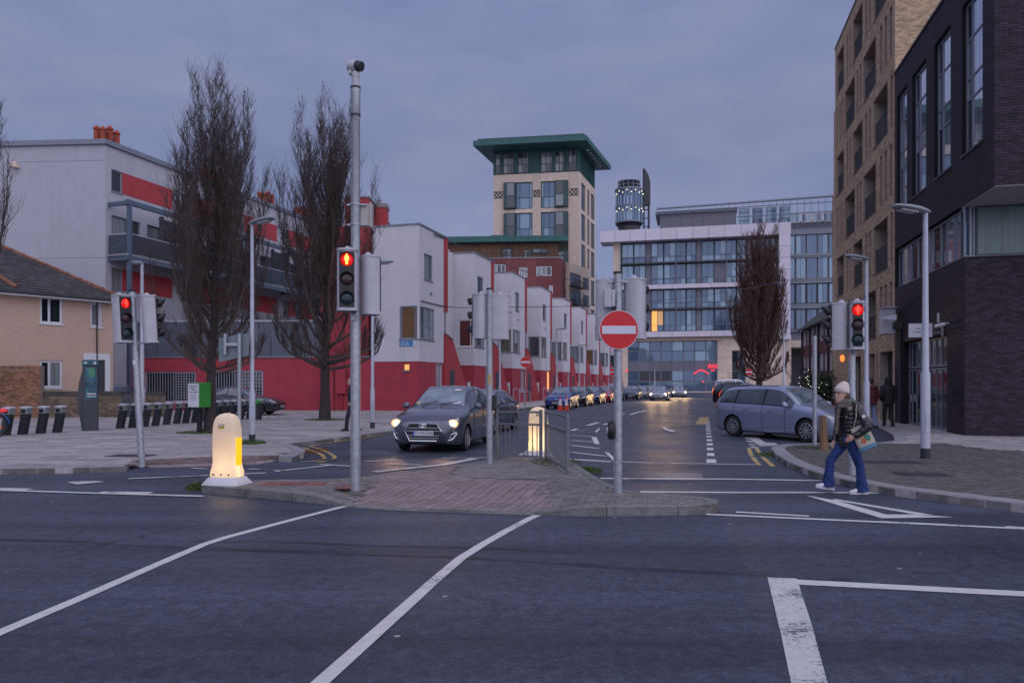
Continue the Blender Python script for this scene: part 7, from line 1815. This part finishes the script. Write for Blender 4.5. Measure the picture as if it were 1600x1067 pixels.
# ---- the woman crossing
wx, wy = 5.05, 11.1
o = thing('person', 'woman in cream beanie, black quilted jacket and flared blue jeans carrying a tote bag', 'person', (wx, wy, 0), math.pi)
def wl(px, py, y=0): return Vector((-(px-1325)*.00965, y, (772-py)*.00965))
hip = Vector((-.02, 0, .80)); chest = Vector((.0, 0, 1.20)); hc = wl(1316.5, 617.5); hf = Vector((.93, .36, 0))
kL, aL, tL = wl(1341, 728, .09), wl(1344, 762, .10), wl(1338, 769, .10)        # near (left) leg, behind
kR, aR, tR = wl(1303, 722, -.09), wl(1300, 757, -.09), wl(1288, 766, -.09)
hp_l = hip + Vector((-.01,.085,-.02)); hp_r = hip + Vector((.02,-.085,-.02))
sh_l = wl(1334, 641, .17); el_l = wl(1344, 667, .29); wr_l = wl(1325, 681, .235); sh_r = wl(1322, 640, -.17); el_r = wl(1322, 668, -.22); wr_r = wl(1312, 690, -.14)
mb = MB(); f_, l_ = head_rings(mb, hc, hf.x, hf.y, .98)
mb.tube([hc+Vector((-.02,0,-.09)), chest+Vector((.0,0,.15)), chest+Vector((-.01,0,.05))], [.052,.055,.10], 12)
mb.ell([(hip.x,0,.74,.12,.15),(hip.x,0,.86,.115,.155),(-.01,0,1.0,.09,.13),(0,0,1.18,.10,.15),(0,0,1.30,.08,.14),(0,0,1.35,.05,.08)], 14)
for h_, k_, a_, t_ in ((hp_l,kL,aL,tL),(hp_r,kR,aR,tR)): mb.tube([h_+Vector((0,0,.05)), h_, h_.lerp(k_,.5), k_, k_.lerp(a_,.4), a_, a_+Vector((.01,0,-.05))], [.07,.082,.07,.052,.05,.036,.035], 12); mb.tube([a_+Vector((-.03,0,-.03)), a_+Vector((.03,0,-.03)), a_+Vector((.06,0,-.035))], [.03,.034,.024], 10)
for s_, e_, w_, n_ in ((sh_l,el_l,wr_l,(0,-1,0)),(sh_r,el_r,wr_r,(0,1,0))): mb.tube([s_+Vector((0,-.05 if s_.y > 0 else .05,.0)), s_, s_.lerp(e_,.5), e_, e_.lerp(w_,.5), w_], [.05,.048,.042,.036,.033,.025], 12); hand(mb, w_, (w_-e_), n_, .95, .25)
body = fuse(mb, 'body', skin, o, .0075, 2); face_bits(o, hc, f_, l_, .98)
beanie = pm('cream knit', (.62,.53,.48), .9, var=.1, scale=60, bump=.6, bscale=120)
hb = hc + Vector((-.012, -.004, .03)); mb = MB()
mb.rings([[hb + f_*(a*math.cos(t)) + l_*(b*math.sin(t)) + Vector((dx-.03*math.cos(t)*(1 if z < .03 else 0)*0, 0, z + .022*math.cos(t)*(1 if z < .07 else 0))) for t in [2*math.pi*k/20 for k in range(20)]] for z, a, b, dx in ((-.005,.114,.096,0),(.0,.119,.10,0),(.055,.117,.10,0),(.06,.112,.094,0),(.10,.102,.086,-.01),(.14,.072,.062,-.02),(.165,.035,.03,-.03),(.172,.01,.01,-.03))]); part('beanie', mb, beanie, o, smooth=True, ang=70)
hairm = pm('brown hair', (.06,.03,.018), .6, var=.3); mb = MB(); mb.rings([[hc + f_*(-.025+a*math.cos(t)) + l_*(b*math.sin(t)) + Vector((-.02,0,z)) for t in [2*math.pi*k/14 for k in range(14)]] for z, a, b in ((-.11,.055,.06),(-.06,.075,.078),(0,.085,.082),(.05,.085,.08))]); part('hair', mb, hairm, o, smooth=True)
jac = pm('black quilted jacket', (.012,.012,.015), .32, var=.3, scale=10, bump=.5, bscale=25, spec=.6)
mb = MB()
def puff(z): return 1 + .045*math.sin(z*2*math.pi/.062)
zs = [.72 + .0155*k for k in range(41)]
secs = []
for z in zs:
    t = (z-.72)/.62; rx = lerp(.142, .125, t)*(1 if t < .85 else 1-(t-.85)*1.6); ry = lerp(.150, .172, min(1, t*1.2))*(1 if t < .85 else 1-(t-.85)*2.6); secs.append((lerp(-.02,-.01,t)-.02*math.sin(t*3), 0, z, rx*puff(z), ry*puff(z)))
mb.ell(secs, 22)
for s_, e_, w_ in ((sh_l,el_l,wr_l),(sh_r,el_r,wr_r)):
    P = [s_+Vector((.0,-.06 if s_.y > 0 else .06,.02)), s_] + [s_.lerp(e_, k/9) for k in range(1, 10)] + [e_.lerp(w_, k/7) for k in range(1, 8)]
    mb.tube(P, [.06,.072]+[(.070-.010*k/9)*(1+.06*math.cos(k*2.6)) for k in range(9)]+[(.058-.014*k/7)*(1+.06*math.cos(k*2.6)) for k in range(7)], 14)
mb.ell([(-.02,0,1.30,.10,.13),(-.02,0,1.36,.085,.10),(-.02,0,1.40,.07,.085)], 16)
mb.tube([(-.02,.12,1.36),(-.12,.09,1.35),(-.16,0,1.33),(-.12,-.09,1.35),(-.02,-.12,1.36)], [.03,.05,.06,.05,.03], 10)   # hood on the back
fuse(mb, 'jacket', jac, o, .008, 1, .006)
mb = MB(); mb.lathe([(.028,0),(.028,.006)], 14, Matrix.Translation(sh_l.lerp(el_l,.35)+Vector((.0,.068,0))) @ Matrix.Rotation(R(-90),4,'X')); mb.lathe([(.018,.006),(.018,.0075)], 12, Matrix.Translation(sh_l.lerp(el_l,.35)+Vector((.0,.068,0))) @ Matrix.Rotation(R(-90),4,'X')); part('sleeve_badge', mb, sign_white, o)
jean = pm('blue denim', (.014,.036,.145), .85, var=.35, scale=7, bump=.4, bscale=90)
mb = MB(); mb.ell([(hip.x,0,.74,.125,.155),(hip.x,0,.80,.128,.165),(hip.x,0,.90,.12,.15)], 18)
for h_, k_, a_ in ((hp_l,kL,aL),(hp_r,kR,aR)):
    hem = a_ + (a_-k_).normalized()*.045
    mb.tube([h_+Vector((0,0,.06)), h_, h_.lerp(k_,.35), h_.lerp(k_,.7), k_, k_.lerp(hem,.3), k_.lerp(hem,.6), k_.lerp(hem,.85), hem], [.085,.093,.083,.070,.064,.064,.074,.088,.098], 16)
fuse(mb, 'jeans', jean, o, .008, 2, .009)
shoe = pm('white trainers', (.62,.60,.66), .5, var=.06)
for a_, t_, tilt in ((aL,tL,0),(aR,tR,R(14))):
    M_ = Matrix.Translation((a_.x+.02, a_.y, max(.0, a_.z-.085))) @ Matrix.Rotation(-tilt*.6,4,'Y')
    mb = MB(M_); mb.rings([[(x+.0, w*math.cos(t), max(.0, zc+hh*math.sin(t))) for t in [2*math.pi*k/14 for k in range(14)]] for x, w, zc, hh in ((-.105,.02,.04,.03),(-.09,.038,.05,.05),(-.03,.043,.052,.056),(.04,.046,.045,.046),(.11,.047,.034,.034),(.155,.036,.028,.026),(.175,.015,.026,.015))])
    s_ = part('shoe', mb, shoe, o, smooth=True, ang=70)
    mb = MB(M_)
    for k in range(3):
        for sd_ in (1, -1): mb.add([(.0+k*.035, sd_*.0475, .012),(.016+k*.035, sd_*.048, .012),(-.004+k*.035, sd_*.045, .07),(-.02+k*.035, sd_*.045, .07)], [(0,1,2,3)])
    part('shoe_stripe', mb, ik, s_)
    mb = MB(M_); mb.rings([[(x, w, -.004),(x, -w, -.004),(x, -w, .018),(x, w, .018)] for x, w in ((-.105,.03),(-.03,.045),(.05,.048),(.12,.047),(.17,.02))]); part('sole', mb, sign_white, s_)
scm = pm('grey green scarf', (.13,.12,.105), .95, var=.35, scale=30, bump=.6, bscale=70); mb = MB()
for k, (z, r) in enumerate(((1.33,.105),(1.37,.10),(1.405,.088))): mb.tube([(.0+r*1.0*math.cos(a)+.02, r*math.sin(a), z-.02*math.cos(a)*1.2) for a in [2*math.pi*i/16 for i in range(17)]], [.034]*17, 8, False)
mb.tube([(.12,.03,1.33),(.15,.05,1.2),(.16,.04,1.05),(.17,.04,.90)], [(.045,.02),(.055,.02),(.058,.018),(.06,.014)], 8); mb.tube([(.12,-.03,1.32),(.14,-.04,1.15),(.15,-.05,.98)], [(.045,.02),(.05,.02),(.055,.015)], 8)
fuse(mb, 'scarf', scm, o, .009, 2, .009)
bagm = pm('cream canvas tote', (.40,.35,.28), .9, var=.15, scale=20); mb = MB(); Mb = Matrix.Translation(wl(1340, 682, .215)) @ Matrix.Rotation(R(22),4,'Y') @ Matrix.Rotation(R(6),4,'X') @ Matrix.Scale(.92,4)
mb.M = Mb; mb.rings([[(w*math.cos(t)*(1 if abs(math.cos(t)) > .3 else 1), d*math.sin(t), z) for t in [2*math.pi*k/16 for k in range(16)]] for z, w, d in ((-.20,.14,.03),(-.195,.15,.05),(-.05,.15,.06),(.12,.14,.035),(.19,.135,.012))]); bg_ = part('tote_bag', mb, bagm, o, smooth=True, ang=60)
mb = MB(Mb); mb.rings([[(w*math.cos(t)*1.01, d*math.sin(t)*1.03, z) for t in [2*math.pi*k/16 for k in range(16)]] for z, w, d in ((-.203,.14,.03),(-.195,.151,.052),(-.14,.151,.056))]); part('bag_base', mb, pm('blue bag base', (.07,.20,.30), .8), bg_, smooth=True)
for col_, cx_, cz_, s_ in (((.40,.09,.03),.04,-.05,.045),((.05,.20,.16),-.035,-.03,.05),((.06,.16,.08),-.02,.05,.04),((.45,.22,.04),.05,.03,.025)):
    mb = MB(Mb); gk = random.Random(int(cx_*1000)); mb.add([(cx_+s_*gk.uniform(.6,1.2)*math.cos(t), .064, cz_+s_*gk.uniform(.6,1.2)*math.sin(t)) for t in [2*math.pi*k/9 for k in range(9)]], [tuple(range(8, -1, -1))]); part('bag_print', mb, pm('bag print %d' % int(cx_*1000), col_, .8), bg_)
mb = MB(); a = Mb @ Vector((.09,.0,.18)); b = Mb @ Vector((-.09,.0,.18)); top = sh_l + Vector((.0,.02,.075)); mb.tube([a, a.lerp(top,.5)+Vector((.02,.05,0)), top+Vector((.03,0,0)), top+Vector((.02,-.05,.0))], [(.018,.005)]*4, 6); mb.tube([b, b.lerp(top,.5)+Vector((-.02,.03,0)), top+Vector((-.03,0,0)), top+Vector((-.02,-.05,.0))], [(.018,.005)]*4, 6); part('bag_strap', mb, bagm, bg_)
# ---- pedestrians seen from behind
def walker(label, x, y, z, rz, coat, legs, hood, hairc, h=1.75, step=.18, light_shoe=False, pants='trousers', bag=False):
    o = thing('person', label, 'person', (x, y, z), rz); k = h/1.75
    hc = Vector((.03, 0, 1.62))*k; mb = MB(); f_, l_ = head_rings(mb, hc, 1, 0, k)
    mb.tube([hc+Vector((-.02,0,-.08)), Vector((0,0,1.44))*k, Vector((0,0,1.32))*k], [.055,.06,.1], 12)
    mb.ell([(0,0,z_*k,a*k,b*k) for z_, a, b in ((.86,.11,.15),(1.0,.10,.14),(1.2,.11,.17),(1.4,.10,.17),(1.46,.05,.08))], 14)
    J = []
    for sd_, st in ((1, step), (-1, -step)):
        hp_ = Vector((0, sd_*.09, .90))*k; kn = Vector((st*.5+.04, sd_*.09, .48))*k; an = Vector((st-.02, sd_*.09, .08))*k; J.append((hp_, kn, an)); mb.tube([hp_+Vector((0,0,.05)), hp_, kn, an], [.08,.085,.055,.038], 12); mb.tube([an+Vector((-.05,0,-.03)), an+Vector((.05,0,-.035)), an+Vector((.15,0,-.045))], [.035,.038,.025], 10)
    arms = []
    for sd_ in (1, -1):
        s_ = Vector((0, sd_*.20, 1.40))*k; e_ = Vector((-.05-.03*sd_, sd_*.26, 1.13))*k; w_ = Vector((.06, sd_*.22, .93))*k; arms.append((s_, e_, w_)); mb.tube([s_-Vector((0,sd_*.06,0)), s_, e_, w_], [.05,.05,.038,.026], 12); hand(mb, w_, (w_-e_), (0,-sd_,0), k, .4)
    fuse(mb, 'body', skin, o, .0085, 2); face_bits(o, hc, f_, l_, k)
    mb = MB(); mb.ell([(-.01,0,z_*k,a*k,b*k) for z_, a, b in ((.80,.14,.19),(.84,.15,.20),(1.0,.145,.195),(1.2,.15,.215),(1.36,.135,.21),(1.45,.09,.14),(1.5,.07,.09))], 18)
    for s_, e_, w_ in arms: mb.tube([s_-Vector((0,s_.y*.3,-.01)), s_, s_.lerp(e_,.5), e_, e_.lerp(w_,.6), w_], [.07,.078,.07,.062,.056,.048], 14)
    if hood == 2: mb.ell([(hc.x-.02,0,(z_)*k,a*k,b*k) for z_, a, b in ((1.46,.10,.11),(1.54,.125,.11),(1.64,.125,.108),(1.72,.10,.085),(1.76,.05,.04))], 16)
    if hood == 1: mb.tube([(.04,.12,1.46*k),(-.09,.09,1.44*k),(-.14,0,1.42*k),(-.09,-.09,1.44*k),(.04,-.12,1.46*k)], [.03,.05,.06,.05,.03], 10)
    fuse(mb, 'coat', coat, o, .012, 2, .012)
    mb = MB(); mb.ell([(0,0,z_*k,a*k,b*k) for z_, a, b in ((.78,.12,.165),(.92,.125,.17),(1.0,.11,.15))], 16)
    for hp_, kn, an in J: mb.tube([hp_+Vector((0,0,.05)), hp_, hp_.lerp(kn,.5), kn, kn.lerp(an,.5), an+Vector((0,0,-.03))], [.092,.098,.085,.07,.064,.058], 14)
    fuse(mb, pants, legs, o, .012, 2, .010)
    for hp_, kn, an in J: mb = MB(); mb.rings([[(an.x+x_, an.y+w*math.cos(t), max(0, .04+hh*math.sin(t))) for t in [2*math.pi*q/12 for q in range(12)]] for x_, w, hh in ((-.09,.03,.03),(-.03,.042,.05),(.08,.046,.045),(.17,.03,.03))]); s_ = part('shoe', mb, black_plastic, o, smooth=True); mb = MB(); mb.box(an.x-.09, an.x+.16, an.y-.04, an.y+.04, -.004, .018); part('sole', mb, sign_white if light_shoe else darkmetal, s_)
    if hood != 2:
        mb = MB(); mb.ell([(hc.x-.03+dx,0,hc.z+z_*k,a*k,b*k) for z_, a, b, dx in ((-.08,.05,.06,-.02),(-.03,.078,.082,-.015),(.04,.095,.088,0),(.09,.085,.072,.01),(.13,.045,.04,.015))], 16); part('hair', mb, hairc, o, smooth=True)
    return o
maroon = pm('maroon jacket', (.085,.012,.022), .7, var=.25, scale=8, bump=.4, bscale=30); blk = pm('black coat', (.010,.010,.012), .75, var=.3, scale=8); navy = pm('navy coat', (.010,.014,.030), .7, var=.25, scale=6); pale_jean = pm('pale blue jeans', (.16,.20,.33), .85, var=.25, scale=8); dtr = pm('dark trousers', (.018,.02,.018), .85, var=.2); hdark = pm('black hair', (.012,.01,.01), .5, var=.2)
x, y = G(1361, 668, ZP); walker('pedestrian in maroon jacket and pale jeans walking away behind the lamp post', x, y, ZP, R(95), maroon, pale_jean, 1, hdark, 1.74, .15)
x, y = G(1388, 667, ZP); walker('pedestrian in black hooded coat walking away by the shop front', x, y, ZP, R(85), blk, dtr, 2, hdark, 1.78, .14, True)
x, y = G(550, 673, ZP); walker('pedestrian in dark navy coat walking left behind the tall pole', x, y, ZP, R(200), navy, pm('navy trousers', (.012,.014,.024), .8), 1, hdark, 1.76, .22)
